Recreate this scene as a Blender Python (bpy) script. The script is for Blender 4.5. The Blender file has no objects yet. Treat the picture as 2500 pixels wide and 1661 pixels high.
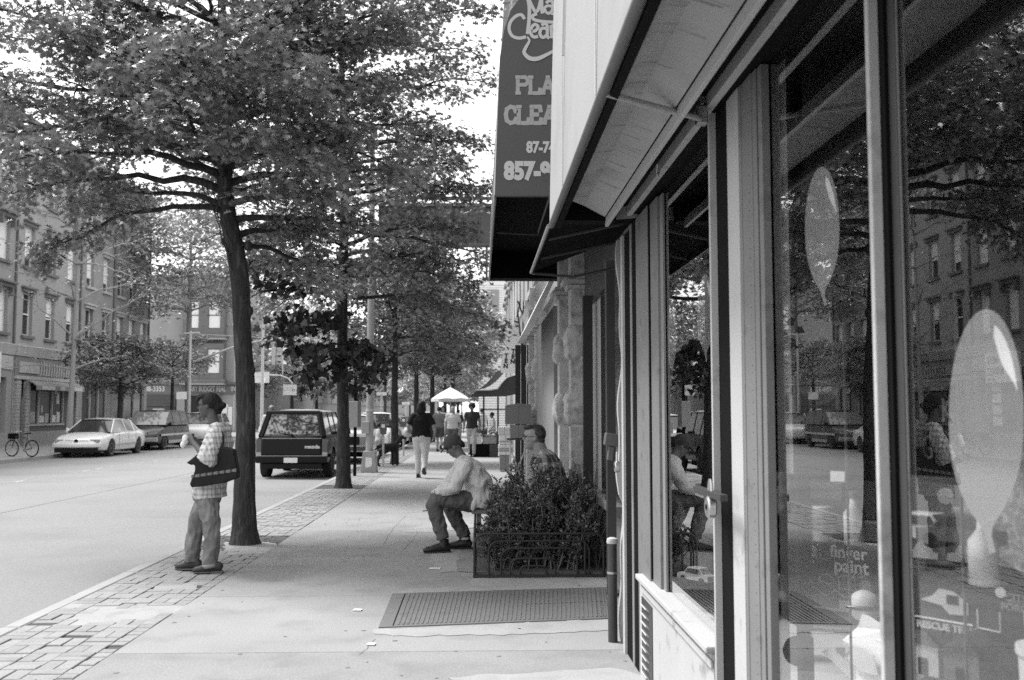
import bpy, bmesh, math, random
import numpy as np
from mathutils import Vector, Matrix, Euler, noise
R = math.radians
PI = math.pi
rnd = random.Random(7)
sc = bpy.context.scene
col = sc.collection

# ------------------------------------------------------------------ camera
F = 2430.6                       # pixels of focal length at 2500 px width (35 mm lens)
H = 1.5
TH = math.atan(174.5 / F)        # pitch up
PS = math.atan(80 / F * math.cos(TH))   # yaw right of the street's direction
cam_d = bpy.data.cameras.new('camera')
cam = bpy.data.objects.new('camera', cam_d)
col.objects.link(cam)
cam_d.lens = 35
cam_d.sensor_width = 36
cam_d.clip_start = 0.05
cam_d.clip_end = 3000
cam.location = (0, 0, H)
cam.rotation_euler = (PI / 2 + TH, 0, -PS)
cam_d.dof.use_dof = True
cam_d.dof.focus_distance = 7.0
cam_d.dof.aperture_fstop = 4.5
sc.camera = cam
RM = Euler((PI / 2 + TH, 0, -PS)).to_matrix()


def at(px, py, Y):
    """world point seen at photograph pixel (px, py) on the plane y = Y"""
    d = RM @ Vector(((px - 1250) / F, -(py - 830.5) / F, -1.0))
    return Vector((0, 0, H)) + d * (Y / d.y)


# ------------------------------------------------------------------ world and sun: a bright overcast day
SUN_EL, SUN_AZ = R(58), R(-62)      # azimuth from +Y towards +X
w = bpy.data.worlds.new('World')
sc.world = w
w.use_nodes = True
nt = w.node_tree
nt.nodes.clear()
sky = nt.nodes.new('ShaderNodeTexSky')
sky.sky_type = 'NISHITA'
sky.sun_disc = False
sky.sun_elevation = SUN_EL
sky.sun_rotation = SUN_AZ
sky.air_density = 1.0
sky.dust_density = 3.0
bw = nt.nodes.new('ShaderNodeRGBToBW')
mx = nt.nodes.new('ShaderNodeMix')
mx.data_type = 'FLOAT'
mx.inputs[0].default_value = 0.85
mx.inputs[3].default_value = 14.0     # even cloud layer
bg = nt.nodes.new('ShaderNodeBackground')
bg.inputs[1].default_value = 0.07
wo = nt.nodes.new('ShaderNodeOutputWorld')
nt.links.new(sky.outputs[0], bw.inputs[0])
nt.links.new(bw.outputs[0], mx.inputs[2])
nt.links.new(mx.outputs[0], bg.inputs[0])
nt.links.new(bg.outputs[0], wo.inputs[0])
sd = bpy.data.lights.new('sun', 'SUN')
sd.energy = 2.7
sd.angle = R(16)
sd.color = (1.0, 1.0, 1.0)
sun = bpy.data.objects.new('sun', sd)
col.objects.link(sun)
sdir = Vector((math.sin(SUN_AZ) * math.cos(SUN_EL), math.cos(SUN_AZ) * math.cos(SUN_EL), math.sin(SUN_EL)))
sun.rotation_euler = sdir.to_track_quat('Z', 'Y').to_euler()
sun.location = (0, 0, 30)
sc.view_settings.view_transform = 'Standard'
sc.view_settings.look = 'None'
sc.view_settings.exposure = 1.02
sc.view_settings.gamma = 1.0
sc.view_settings.use_curve_mapping = False
sc.render.engine = 'CYCLES'
sc.cycles.max_bounces = 8
sc.cycles.transparent_max_bounces = 16
sc.cycles.use_denoising = False
sc.cycles.caustics_reflective = False
sc.cycles.caustics_refractive = False

# ------------------------------------------------------------------ materials (the photograph is black and white)
MATS = {}


def M(name, v, rough=.85, n=.18, ns=6.0, bump=0.0, bs=60.0, metal=0.0, spec=.4, fine=0.0, fs=120.0, stretch=(1, 1, 1), coord='pos', v2=None, thr=None):
    """grey principled material; v base value, n amount of mottling at scale ns, fine = grain, v2/thr = stains of another tone"""
    if name in MATS:
        return MATS[name]
    if name.startswith('ink_'):
        v = min(.85, v * 1.7)
    m = bpy.data.materials.new(name)
    m.use_nodes = True
    t = m.node_tree
    b = t.nodes['Principled BSDF']
    b.inputs['Roughness'].default_value = rough
    b.inputs['Metallic'].default_value = metal
    b.inputs['Specular IOR Level'].default_value = spec
    if coord == 'pos':
        g = t.nodes.new('ShaderNodeNewGeometry')
        src = g.outputs['Position']
    else:
        g = t.nodes.new('ShaderNodeTexCoord')
        src = g.outputs['Object']
    mp = t.nodes.new('ShaderNodeMapping')
    mp.inputs['Scale'].default_value = stretch
    t.links.new(src, mp.inputs[0])
    vec = mp.outputs[0]

    def noise_n(scale, det=4.0):
        q = t.nodes.new('ShaderNodeTexNoise')
        q.inputs['Scale'].default_value = scale
        q.inputs['Detail'].default_value = det
        t.links.new(vec, q.inputs['Vector'])
        return q.outputs['Fac']

    def math_n(op, a, bb, c=None):
        q = t.nodes.new('ShaderNodeMath')
        q.operation = op
        for i, x in enumerate((a, bb, c)):
            if x is None:
                continue
            if hasattr(x, 'default_value') and not isinstance(x, (int, float)):
                t.links.new(x, q.inputs[i])
            else:
                q.inputs[i].default_value = x
        return q.outputs[0]
    val = None
    f1 = noise_n(ns)
    k = math_n('MULTIPLY_ADD', f1, 2 * n, 1 - n)
    val = math_n('MULTIPLY', k, v)
    if fine:
        f2 = noise_n(fs, 2.0)
        k2 = math_n('MULTIPLY_ADD', f2, 2 * fine, 1 - fine)
        val = math_n('MULTIPLY', val, k2)
    if v2 is not None:
        f3 = noise_n(thr[0], 5.0)
        mr = t.nodes.new('ShaderNodeMapRange')
        mr.inputs[1].default_value = thr[1]
        mr.inputs[2].default_value = thr[2]
        t.links.new(f3, mr.inputs[0])
        mm = t.nodes.new('ShaderNodeMix')
        mm.data_type = 'FLOAT'
        t.links.new(mr.outputs[0], mm.inputs[0])
        t.links.new(val, mm.inputs[2])
        mm.inputs[3].default_value = v2
        val = mm.outputs[0]
    t.links.new(val, b.inputs['Base Color'])
    if bump:
        fb = noise_n(bs, 4.0)
        bp = t.nodes.new('ShaderNodeBump')
        bp.inputs['Strength'].default_value = 1.0
        bp.inputs['Distance'].default_value = bump
        t.links.new(fb, bp.inputs['Height'])
        t.links.new(bp.outputs[0], b.inputs['Normal'])
    MATS[name] = m
    return m


def glass_mat(name, tint=.85, ior=1.55, boost=1.0):
    if name in MATS:
        return MATS[name]
    m = bpy.data.materials.new(name)
    m.use_nodes = True
    t = m.node_tree
    t.nodes.clear()
    o = t.nodes.new('ShaderNodeOutputMaterial')
    fr = t.nodes.new('ShaderNodeFresnel')
    fr.inputs[0].default_value = ior
    tr = t.nodes.new('ShaderNodeBsdfTransparent')
    tr.inputs[0].default_value = (tint, tint, tint, 1)
    gl = t.nodes.new('ShaderNodeBsdfGlossy')
    gl.inputs['Roughness'].default_value = 0.0
    gl.inputs[0].default_value = (1, 1, 1, 1)
    q = t.nodes.new('ShaderNodeMath')
    q.operation = 'MULTIPLY'
    q.use_clamp = True
    q.inputs[1].default_value = boost
    mixs = t.nodes.new('ShaderNodeMixShader')
    ge = t.nodes.new('ShaderNodeNewGeometry')
    iv = t.nodes.new('ShaderNodeMath')
    iv.operation = 'MULTIPLY_ADD'
    iv.inputs[1].default_value = -1.0
    iv.inputs[2].default_value = 1.0
    t.links.new(ge.outputs['Backfacing'], iv.inputs[0])
    m2_ = t.nodes.new('ShaderNodeMath')
    m2_.operation = 'MULTIPLY'
    t.links.new(iv.outputs[0], m2_.inputs[0])
    t.links.new(fr.outputs[0], m2_.inputs[1])
    t.links.new(m2_.outputs[0], q.inputs[0])
    t.links.new(q.outputs[0], mixs.inputs[0])
    t.links.new(tr.outputs[0], mixs.inputs[1])
    t.links.new(gl.outputs[0], mixs.inputs[2])
    t.links.new(mixs.outputs[0], o.inputs[0])
    MATS[name] = m
    return m


# ------------------------------------------------------------------ object helpers
def tag(o, label=None, cat=None, group=None, kind=None):
    if label:
        o['label'] = label
    if cat:
        o['category'] = cat
    if group:
        o['group'] = group
    if kind:
        o['kind'] = kind
    return o


def empty(name, loc=(0, 0, 0), rz=0, label=None, cat=None, group=None, kind=None):
    o = bpy.data.objects.new(name, None)
    col.objects.link(o)
    o.location = loc
    o.rotation_euler = (0, 0, rz)
    o.empty_display_size = .1
    return tag(o, label, cat, group, kind)


def link(name, me, mat=None, parent=None, loc=None, rot=None):
    o = bpy.data.objects.new(name, me)
    col.objects.link(o)
    if mat is not None and len(me.materials) == 0:
        me.materials.append(mat)
    if parent is not None:
        o.parent = parent
    if loc is not None:
        o.location = loc
    if rot is not None:
        o.rotation_euler = rot
    return o


def copy_tree(o, parent=None):
    c = o.copy()
    col.objects.link(c)
    c.parent = parent
    for ch in list(o.children):
        copy_tree(ch, c)
    return c


class MB:
    def __init__(s):
        s.v = []
        s.f = []

    def add(s, vs, fs):
        n = len(s.v)
        s.v += [tuple(x) for x in vs]
        s.f += [tuple(i + n for i in f) for f in fs]
        return s

    def box(s, a, b, M_=None, ch=0.0):
        x0, y0, z0 = [min(p, q) for p, q in zip(a, b)]
        x1, y1, z1 = [max(p, q) for p, q in zip(a, b)]
        vs = [(x0, y0, z0), (x1, y0, z0), (x1, y1, z0), (x0, y1, z0), (x0, y0, z1), (x1, y0, z1), (x1, y1, z1), (x0, y1, z1)]
        if ch:
            c = ch   # chamfered top edges
            vs = [(x0, y0, z0), (x1, y0, z0), (x1, y1, z0), (x0, y1, z0), (x0, y0, z1 - c), (x1, y0, z1 - c), (x1, y1, z1 - c), (x0, y1, z1 - c),
                  (x0 + c, y0 + c, z1), (x1 - c, y0 + c, z1), (x1 - c, y1 - c, z1), (x0 + c, y1 - c, z1)]
            fs = [(0, 3, 2, 1), (0, 1, 5, 4), (1, 2, 6, 5), (2, 3, 7, 6), (3, 0, 4, 7), (4, 5, 9, 8), (5, 6, 10, 9), (6, 7, 11, 10), (7, 4, 8, 11), (8, 9, 10, 11)]
        else:
            fs = [(0, 3, 2, 1), (4, 5, 6, 7), (0, 1, 5, 4), (1, 2, 6, 5), (2, 3, 7, 6), (3, 0, 4, 7)]
        if M_ is not None:
            vs = [tuple(M_ @ Vector(q)) for q in vs]
        return s.add(vs, fs)

    def tube(s, pts, r, n=8, cap=True, flat=1.0, up=None):
        """tube along pts; r number or list; flat squashes the second axis"""
        pts = [Vector(p) for p in pts]
        rs = r if isinstance(r, (list, tuple)) else [r] * len(pts)
        rings = []
        ref = Vector(up) if up else None
        u = None
        for i, p in enumerate(pts):
            if i == 0:
                d = pts[1] - p
            elif i == len(pts) - 1:
                d = p - pts[i - 1]
            else:
                d = (pts[i + 1] - p).normalized() + (p - pts[i - 1]).normalized()
            if d.length < 1e-9:
                d = Vector((0, 0, 1))
            d.normalize()
            if u is None:
                a = ref if ref else (Vector((0, 0, 1)) if abs(d.z) < .9 else Vector((1, 0, 0)))
            else:
                a = u
            u = a - d * a.dot(d)
            if u.length < 1e-6:
                u = d.orthogonal()
            u.normalize()
            vv = d.cross(u)
            rr = rs[i]
            ra, rb = (rr if isinstance(rr, (tuple, list)) else (rr, rr * flat))
            rings.append([p + u * (ra * math.cos(2 * PI * k / n)) + vv * (rb * math.sin(2 * PI * k / n)) for k in range(n)])
        vs = [q for rg in rings for q in rg]
        fs = []
        for i in range(len(pts) - 1):
            for k in range(n):
                a, b = i * n + k, i * n + (k + 1) % n
                fs.append((a, b, b + n, a + n))
        if cap:
            fs.append(tuple(reversed(range(n))))
            fs.append(tuple(range((len(pts) - 1) * n, len(pts) * n)))
        return s.add(vs, fs)

    def lathe(s, prof, n=16, c=(0, 0, 0), axis='z', sx=1.0, sy=1.0):
        vs = []
        for (r, h) in prof:
            for k in range(n):
                a = 2 * PI * k / n
                x, y = r * math.cos(a) * sx, r * math.sin(a) * sy
                p = (x, y, h) if axis == 'z' else ((x, h, y) if axis == 'y' else (h, x, y))
                vs.append((p[0] + c[0], p[1] + c[1], p[2] + c[2]))
        fs = []
        for i in range(len(prof) - 1):
            for k in range(n):
                a, b = i * n + k, i * n + (k + 1) % n
                fs.append((a, b, b + n, a + n))
        fs.append(tuple(reversed(range(n))))
        fs.append(tuple(range((len(prof) - 1) * n, len(prof) * n)))
        return s.add(vs, fs)

    def ell(s, c, r, n=12, m=8, M_=None):
        vs = []
        fs = []
        for i in range(m + 1):
            t = PI * i / m
            for k in range(n):
                a = 2 * PI * k / n
                q = Vector((r[0] * math.sin(t) * math.cos(a), r[1] * math.sin(t) * math.sin(a), r[2] * math.cos(t)))
                if M_ is not None:
                    q = M_ @ q
                vs.append(tuple(q + Vector(c)))
        for i in range(m):
            for k in range(n):
                a, b = i * n + k, i * n + (k + 1) % n
                fs.append((a, a + n, b + n, b))
        return s.add(vs, fs)

    def prism(s, poly, t0, t1, axis='y', M_=None):
        """2D polygon extruded; axis is the extrusion axis: 'y' -> poly in (x,z); 'x' -> (y,z); 'z' -> (x,y)"""
        n = len(poly)

        def mk(p, t):
            return (p[0], t, p[1]) if axis == 'y' else ((t, p[0], p[1]) if axis == 'x' else (p[0], p[1], t))
        vs = [mk(p, t0) for p in poly] + [mk(p, t1) for p in poly]
        fs = [tuple(range(n)), tuple(reversed(range(n, 2 * n)))]
        for k in range(n):
            a, b = k, (k + 1) % n
            fs.append((a, a + n, b + n, b))
        if M_ is not None:
            vs = [tuple(M_ @ Vector(q)) for q in vs]
        return s.add(vs, fs)

    def mesh(s, name, smooth=False, fix=True):
        me = bpy.data.meshes.new(name)
        me.from_pydata(s.v, [], s.f)
        if fix:
            bm = bmesh.new()
            bm.from_mesh(me)
            bmesh.ops.recalc_face_normals(bm, faces=bm.faces)
            bm.to_mesh(me)
            bm.free()
        if smooth:
            me.shade_smooth()
            if smooth != 'all':
                try:
                    me.set_sharp_from_angle(angle=R(38))
                except Exception:
                    pass
        me.update()
        return me

    def build(s, name, mat, parent=None, smooth=False, bevel=0.0, loc=None, rot=None, fix=True):
        o = link(name, s.mesh(name, smooth, fix), mat, parent, loc, rot)
        if bevel:
            bv = o.modifiers.new('bevel', 'BEVEL')
            bv.width = bevel
            bv.segments = 2
            bv.limit_method = 'ANGLE'
            bv.angle_limit = R(40)
        return o


def text_mesh(s, size, depth=.002, bold=0.0, align='CENTER', font=None, spacing=1.0):
    cu = bpy.data.curves.new('text', 'FONT')
    cu.body = s
    cu.size = size
    cu.extrude = depth
    cu.offset = bold
    cu.align_x = align
    cu.align_y = 'CENTER'
    cu.space_character = spacing
    cu.resolution_u = 3
    o = bpy.data.objects.new('text', cu)
    col.objects.link(o)
    dg = bpy.context.evaluated_depsgraph_get()
    dg.update()
    me = bpy.data.meshes.new_from_object(o.evaluated_get(dg))
    bpy.data.objects.remove(o)
    return me


def text(name, s, size, mat, parent, loc, rot, depth=.002, bold=0.0, align='CENTER', sx=1.0, spacing=1.0):
    me = text_mesh(s, size, depth, bold, align, spacing=spacing)
    me.materials.clear()
    o = link(name, me, mat, parent, loc, rot)
    o.scale = (sx, 1, 1)
    return o


def np_mesh(name, verts, tris, smooth=False):
    me = bpy.data.meshes.new(name)
    nv, nf = len(verts), len(tris)
    me.vertices.add(nv)
    me.vertices.foreach_set('co', np.ascontiguousarray(verts, dtype=np.float32).ravel())
    me.loops.add(nf * 3)
    me.loops.foreach_set('vertex_index', np.ascontiguousarray(tris, dtype=np.int32).ravel())
    me.polygons.add(nf)
    me.polygons.foreach_set('loop_start', np.arange(0, nf * 3, 3, dtype=np.int32))
    me.polygons.foreach_set('loop_total', np.full(nf, 3, dtype=np.int32))
    me.update(calc_edges=True)
    return me
# ------------------------------------------------------------------ ground, road, pavements
KX = -3.33          # near kerb
BX = -2.28          # inner edge of the brick strip
WX = 1.15           # building line on the near side
FK = -15.2          # far kerb
FX = -20.5          # far building line
m_road = M('worn_asphalt', .225, .9, .13, .5, bump=.006, bs=60, fine=.22, fs=28, v2=.17, thr=(.55, .52, .85))
m_walk = M('pavement_concrete', .285, .9, .16, 1.1, bump=.003, bs=70, fine=.22, fs=70, v2=.21, thr=(2.3, .52, .80))
m_walk2 = M('pavement_concrete_dull', .255, .9, .18, 1.5, bump=.003, bs=70, fine=.26, fs=60, v2=.19, thr=(3.1, .50, .8))
m_patch = M('new_concrete', .33, .9, .12, 3.5, bump=.002, bs=80, fine=.16, fs=70, v2=.26, thr=(4, .5, .75))
m_grout = M('joint_dirt', .08, .95, .3, 9)
m_kerb = M('kerb_stone', .33, .85, .15, 3, bump=.002, bs=80, fine=.12)
m_line = M('worn_road_paint', .37, .9, .2, 6)
m_dirt = M('tree_pit_soil', .09, .95, .4, 12, bump=.01, bs=30, fine=.3, fs=60)

MB().add([(-2500, -300, -.22), (2500, -300, -.22), (2500, 2600, -.22), (-2500, 2600, -.22)], [(0, 1, 2, 3)]).build('ground', M('far_ground', .2, .95, .2, .05))
tag(bpy.data.objects['ground'], kind='structure')
# road sheet with a slight camber
mb = MB()
xs = [FK - .02, -12, -9.3, -6.5, KX + .02]
zs = [-.15, -.115, -.10, -.115, -.15]
ys = [-40, 0, 10, 20, 40, 62, 84, 120, 400]
vs = [(x, y, z) for y in ys for x, z in zip(xs, zs)]
fs = [(j * 5 + i, j * 5 + i + 1, j * 5 + i + 6, j * 5 + i + 5) for j in range(len(ys) - 1) for i in range(4)]
road = tag(mb.add(vs, fs).build('road', m_road, smooth='all'), kind='structure')
MB().box((-120, 62.5, -.30), (FK + .01, 81.5, -.152)).build('side_street', m_road).__setitem__('kind', 'structure')
mb = MB()
y = 8.0
while y < 120:
    for q in range(5):
        xr_ = -10.9 + rnd.uniform(0, .4)
        zr = float(np.interp(xr_, xs, zs))
        mb.box((xr_, y + q * .6, zr - .01), (xr_ + rnd.uniform(.03, .12), y + q * .6 + rnd.uniform(.2, .6), zr + .005))
    y += 3.2
tag(mb.build('lane_line', m_line, road), kind='stuff')
# faint tar seams
mb = MB()
for (pts, wd) in (([(-7.6, 14), (-7.5, 30), (-7.55, 60)], .010),):
    for (a, b) in zip(pts[:-1], pts[1:]):
        a = Vector((a[0], a[1], 0)); b = Vector((b[0], b[1], 0))
        n = (b - a).cross(Vector((0, 0, 1))).normalized() * wd

        def zr(x): return -.094 - .0 if False else float(np.interp(x, xs, zs)) + .004
        vsq = [a - n, a + n, b + n, b - n]
        mb.add([(q.x, q.y, zr(q.x)) for q in vsq], [(0, 1, 2, 3)])
mb.build('tar_seam', M('tar', .24, .85), road)

mb = MB()
y = 3.0
while y < 60:
    x0 = KX - .012
    xw = rnd.uniform(.10, .34)
    z0 = lambda x: float(np.interp(x, xs, zs)) + .004
    y1 = y + .5
    mb.add([(x0, y, z0(x0)), (x0, y1, z0(x0)), (x0 - xw * .5, y1 - .1, z0(x0 - xw * .5)), (x0 - xw, y + .25, z0(x0 - xw)), (x0 - xw * .6, y + .02, z0(x0 - xw * .6))], [(0, 1, 2, 3, 4)])
    y += .5
tag(mb.build('gutter_dirt', M('gutter_dirt', .16, .95, .35, 9, fine=.4, fs=50), road), kind='stuff')
# near pavement: base slab (dark joints show through) with separate flags
walk = MB().box((KX + .13, -12, -.4), (9, 400, -.022)).build('sidewalk', m_grout)
tag(walk, kind='structure')
kerb = MB()
y = -12.0
while y < 150:
    L = 2.4
    kerb.box((KX, y, -.4), (KX + .125, min(y + L - .012, 150), -.002), ch=.012)
    y += L
o = tag(kerb.build('kerb', m_kerb), kind='structure')


def jit(a):
    return rnd.uniform(-a, a)


ycuts = [-6, -4.2, -2.4, -.6, 1.2, 3.0, 4.7, 6.37, 8.28, 10.5, 12.8, 15.0, 17.2, 19.4, 21.6, 24, 26.5, 29, 32, 35, 38, 42, 46, 50, 55, 60, 70, 80, 100, 150]
xcuts = [BX, -.72, WX + .02]
for j in range(len(ycuts) - 1):
    xcuts = [BX, -.72, WX + .02] if j in (3, 4, 12, 15) else [BX, WX + .02]
    for i in range(len(xcuts) - 1):
        g = .006
        z = jit(.003)
        mb = MB()
        nsg = 1
        a = (xcuts[i] + g, ycuts[j] + g)
        b = (xcuts[i + 1] - g, ycuts[j + 1] - g)
        mb.box((a[0], a[1], -.03), (b[0], b[1], z), ch=.006)
        mb.build('slab', m_walk if (i + j) % 3 else m_walk2, walk)
# concrete beyond the building line (recessed entries)
MB().box((WX + .03, -6, -.03), (3, 120, -.001)).build('slab', m_walk2, walk)


def patch(pts, z, mat, name='concrete_patch', parent=walk, th=.0015):
    n = len(pts)
    # roughen outline
    out = []
    for i in range(n):
        a, b = Vector(pts[i]), Vector(pts[(i + 1) % n])
        k = max(2, int((b - a).length / .07))
        for q in range(k):
            p = a.lerp(b, q / k)
            out.append((p.x + jit(.02), p.y + jit(.03)))
    return MB().prism(out, z, z + th, axis='z').build(name, mat, parent)


def g2(px, py, z=0.0):
    """ground point seen at a photograph pixel"""
    d = RM @ Vector(((px - 1250) / F, -(py - 830.5) / F, -1.0))
    t = (z - H) / d.z
    return (d.x * t, d.y * t)


PZ = .004
patch([g2(1165, 1410), g2(1475, 1396), g2(1500, 1436), g2(1480, 1438), g2(958, 1452), g2(1000, 1440), g2(1135, 1432)], PZ, m_patch)
patch([g2(915, 1540), g2(1480, 1514), g2(1500, 1540), g2(1200, 1552), g2(960, 1556), g2(915, 1548)], PZ, m_patch)
patch([g2(980, 1300), g2(1080, 1268), g2(1160, 1275), g2(1155, 1290), g2(1060, 1300)], PZ, m_patch)
patch([g2(1060, 1345), g2(1125, 1345), g2(1118, 1395), g2(1080, 1400), g2(1050, 1375)], PZ, m_patch)
patch([g2(1120, 1350), g2(1158, 1350), g2(1158, 1400), g2(1118, 1398)], PZ + .003, m_walk2)
patch([g2(1100, 1655), g2(1500, 1632), g2(1600, 1661), g2(1700, 1720), g2(1150, 1740)], PZ, m_patch)
# hairline cracks in the flags
mb = MB()
for pl in ([g2(985, 1345), g2(1010, 1318), g2(1020, 1295)], [g2(880, 1600), g2(905, 1575), g2(915, 1560)], 
           [g2(990, 1260), g2(960, 1290), g2(930, 1340)]):
    pts = []
    for a, b in zip(pl[:-1], pl[1:]):
        for q in range(6):
            t = q / 6
            pts.append(Vector((a[0] + (b[0] - a[0]) * t + jit(.012), a[1] + (b[1] - a[1]) * t + jit(.012), .0065)))
    for a, b in zip(pts[:-1], pts[1:]):
        n = (b - a).cross(Vector((0, 0, 1)))
        if n.length < 1e-6:
            continue
        n = n.normalized() * .0018
        mb.add([a - n, a + n, b + n, b - n], [(0, 1, 2, 3)])
mb.build('crack', M('crack_dark', .12, .95), walk)

# brick strip: basket weave of single bricks in a bed
m_br = [M('paver_brick_a', .27, .9, .2, 8, bump=.003, bs=70, fine=.3, fs=60), M('paver_brick_b', .285, .9, .2, 8, bump=.003, bs=70, fine=.3, fs=60), M('paver_brick_c', .25, .9, .2, 8, bump=.003, bs=70, fine=.3, fs=60)]
bed = tag(MB().box((KX + .13, -12, -.021), (BX, 60, -.014)).build('brick_strip', m_grout), kind='structure')
PITS = [(-2.73, 11.75, .50, .62), (-2.73, 20.1, .40, .5), (-2.50, 29.0, .40, .45)]
patches = [([g2(157, 1525), g2(240, 1480), g2(440, 1478), g2(385, 1508), g2(260, 1520)], m_patch), ([g2(380, 1430), g2(480, 1420), g2(475, 1436), g2(400, 1445)], m_patch),
           ([g2(560, 1352), g2(630, 1352), g2(680, 1335), g2(650, 1325), g2(560, 1325)], m_patch), ([g2(110, 1490), g2(170, 1467), g2(215, 1470), g2(130, 1500)], m_patch)]
bmesh_cache = {}


def brick_me(k, L, Wd):
    key = (k, round(L, 3))
    if key not in bmesh_cache:
        me = MB().box((-L / 2, -Wd / 2, -.05), (L / 2, Wd / 2, 0), ch=.004).mesh('brick')
        me.materials.append(m_br[k])
        bmesh_cache[key] = me
    return bmesh_cache[key]


far_b = [MB(), MB(), MB()]
S = (BX - KX - .135) / 4.5
count = 0
j = 0
y = 5.0
cells = []
while y < 40:
    for i in range(5):
        x = KX + .135 + i * S
        wfull = S if i < 4 else S / 2
        cells.append((x, y, wfull, (i + j) % 2))
    y += S
    j += 1
bricks = []


def inside(x, y, poly):
    c = False
    for i in range(len(poly)):
        (x0, y0), (x1, y1) = poly[i], poly[i - 1]
        if (y0 > y) != (y1 > y) and x < (x1 - x0) * (y - y0) / (y1 - y0) + x0:
            c = not c
    return c


for (x, y, wf, o_) in cells:
    for q in range(2):
        if wf < S * .9:
            bx0, bx1, by0, by1 = x, x + wf, y + q * S / 2, y + (q + 1) * S / 2
        elif o_:
            bx0, bx1, by0, by1 = x, x + S, y + q * S / 2, y + (q + 1) * S / 2
        else:
            bx0, bx1, by0, by1 = x + q * S / 2, x + (q + 1) * S / 2, y, y + S
        cx, cy = (bx0 + bx1) / 2, (by0 + by1) / 2
        if any(abs(cx - p[0]) < p[2] + .02 and abs(cy - p[1]) < p[3] for p in PITS):
            continue
        if any(inside(cx, cy, pl[0]) for pl in patches):
            continue
        bricks.append((cx, cy, bx1 - bx0, by1 - by0))
for k, (cx, cy, sx, sy) in enumerate(bricks):
    mi = rnd.choice((0, 0, 1, 1, 2))
    gap = rnd.choice((.004, .006, .010))
    z = rnd.uniform(-.006, .003)
    if k < 298:
        L, Wd = max(sx, sy) - gap, min(sx, sy) - gap
        if rnd.random() < .015:
            continue
        o = link('brick', brick_me(mi, round(L, 3), round(Wd, 3)), None, bed, (cx, cy, z), (R(jit(.8)), R(jit(.8)), (0 if sx >= sy else PI / 2) + R(jit(1.0))))
    else:
        far_b[mi].box((cx - sx / 2 + gap / 2, cy - sy / 2 + gap / 2, -.04), (cx + sx / 2 - gap / 2, cy + sy / 2 - gap / 2, z))
for k in range(3):
    tag(far_b[k].build('far_bricks', m_br[k], bed), kind='stuff')
for pts, mt in patches:
    mx_, my_ = sum(p[0] for p in pts) / len(pts), sum(p[1] for p in pts) / len(pts)
    patch([(mx_ + (p[0] - mx_) * 1.22, my_ + (p[1] - my_) * 1.18) for p in pts], -.0145, mt, 'concrete_patch', bed, th=.0085)
for k, (px_, py_, a, b) in enumerate(PITS):
    mb = MB()
    mb.box((px_ - a, py_ - b, -.03), (px_ + a, py_ + b, -.012))
    o = mb.build('tree_pit', m_dirt, bed)
# soil clods and litter in the first pit
mb = MB()
for _ in range(160):
    a = rnd.uniform(-.47, .47); b = rnd.uniform(-.55, .55)
    r_ = rnd.uniform(.004, .018)
    mb.ell((-2.73 + a, 11.75 + b, -.012), (r_, r_, r_ * .6), 5, 3)
tag(mb.build('soil_clods', m_dirt, bed), kind='stuff')

# far pavement
fw = tag(MB().box((-120, -20, -.3), (FK, 62.4, -.02)).build('far_sidewalk', m_walk), kind='structure')
MB().box((FK + .001, -20, -.3), (FK + .16, 62.38, -.015), ch=.01).build('far_kerb', m_kerb, fw)
fw2 = tag(MB().box((-120, 81.6, -.3), (FK, 400, -.02)).build('far_sidewalk_beyond', m_walk), kind='structure')
# scattered litter / gum spots
mb = MB()
for _ in range(130):
    x, y = rnd.uniform(BX + .1, .95), rnd.uniform(5, 22)
    r_ = rnd.uniform(.006, .02)
    mb.lathe([(r_, .0035), (r_ * .9, .0055)], 7, (x, y, 0.0), sx=rnd.uniform(.7, 1.3))
tag(mb.build('gum_spots', M('gum', .2, .9), walk), kind='stuff')
for (px_, py_, sx, mt, lab) in ((1062, 1390, .06, .75, 'flat white scrap of paper on the pavement left of the planter'), (873, 1492, .035, .75, 'tiny white scrap of paper left of the cellar plate'), (906, 1576, .03, .7, 'small white scrap of paper below the cellar plate')):
    gx, gy = g2(px_, py_)
    o = MB().prism([(gx - sx, gy - .02), (gx + sx * .8, gy - .03), (gx + sx, gy + .015), (gx - sx * .7, gy + .03)], .006, .012, 'z').build('paper_scrap', M('paper_%s' % mt, mt, .9))
    tag(o, lab, 'litter', 'scraps of paper on the pavement')
# ------------------------------------------------------------------ the shop on the right
m_pale = M('cream_paint', .46, .55, .10, 3, bump=.0008, bs=70, spec=.35, v2=.26, thr=(7.0, .60, .74), fine=.08, fs=90)
m_pale2 = M('grey_paint', .23, .5, .14, 4, bump=.0006, bs=80, v2=.2, thr=(6.0, .58, .8))
m_mould = M('moulding_paint', .19, .5, .16, 5, bump=.0008, bs=60, v2=.13, thr=(11.0, .58, .72), fine=.1, fs=90)
m_black = M('black_channel', .005, .8, .2, 6, spec=.1)
m_dkmet = M('dark_painted_metal', .045, .45, .25, 8, metal=.0, spec=.5)
m_glass = glass_mat('shop_glass', .97, 1.55, 1.75)
m_steel = M('galvanised_steel', .42, .38, .15, 20, metal=.8)
shop = empty('toy_shop', (0.92, 3, 0), 0, 'pale painted shopfront with big glass windows and a gate track, at the right edge', 'shop')
SX, SY = .92, 3.0


def sp(a, b, nm, mat, bevel=.002, parent=shop, ch=0):
    """box given in world coordinates as a part of the shop"""
    a = (a[0] - SX, a[1] - SY, a[2]); b = (b[0] - SX, b[1] - SY, b[2])
    return MB().box(a, b, ch=ch).build(nm, mat, parent, bevel=bevel)


def yx(px, X=.92):
    """depth along the shopfront plane X of photograph column px"""
    d = RM @ Vector(((px - 1250) / F, -(1005 - 830.5) / F, -1.0))
    return X * d.y / d.x


ZT = 2.66
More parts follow.
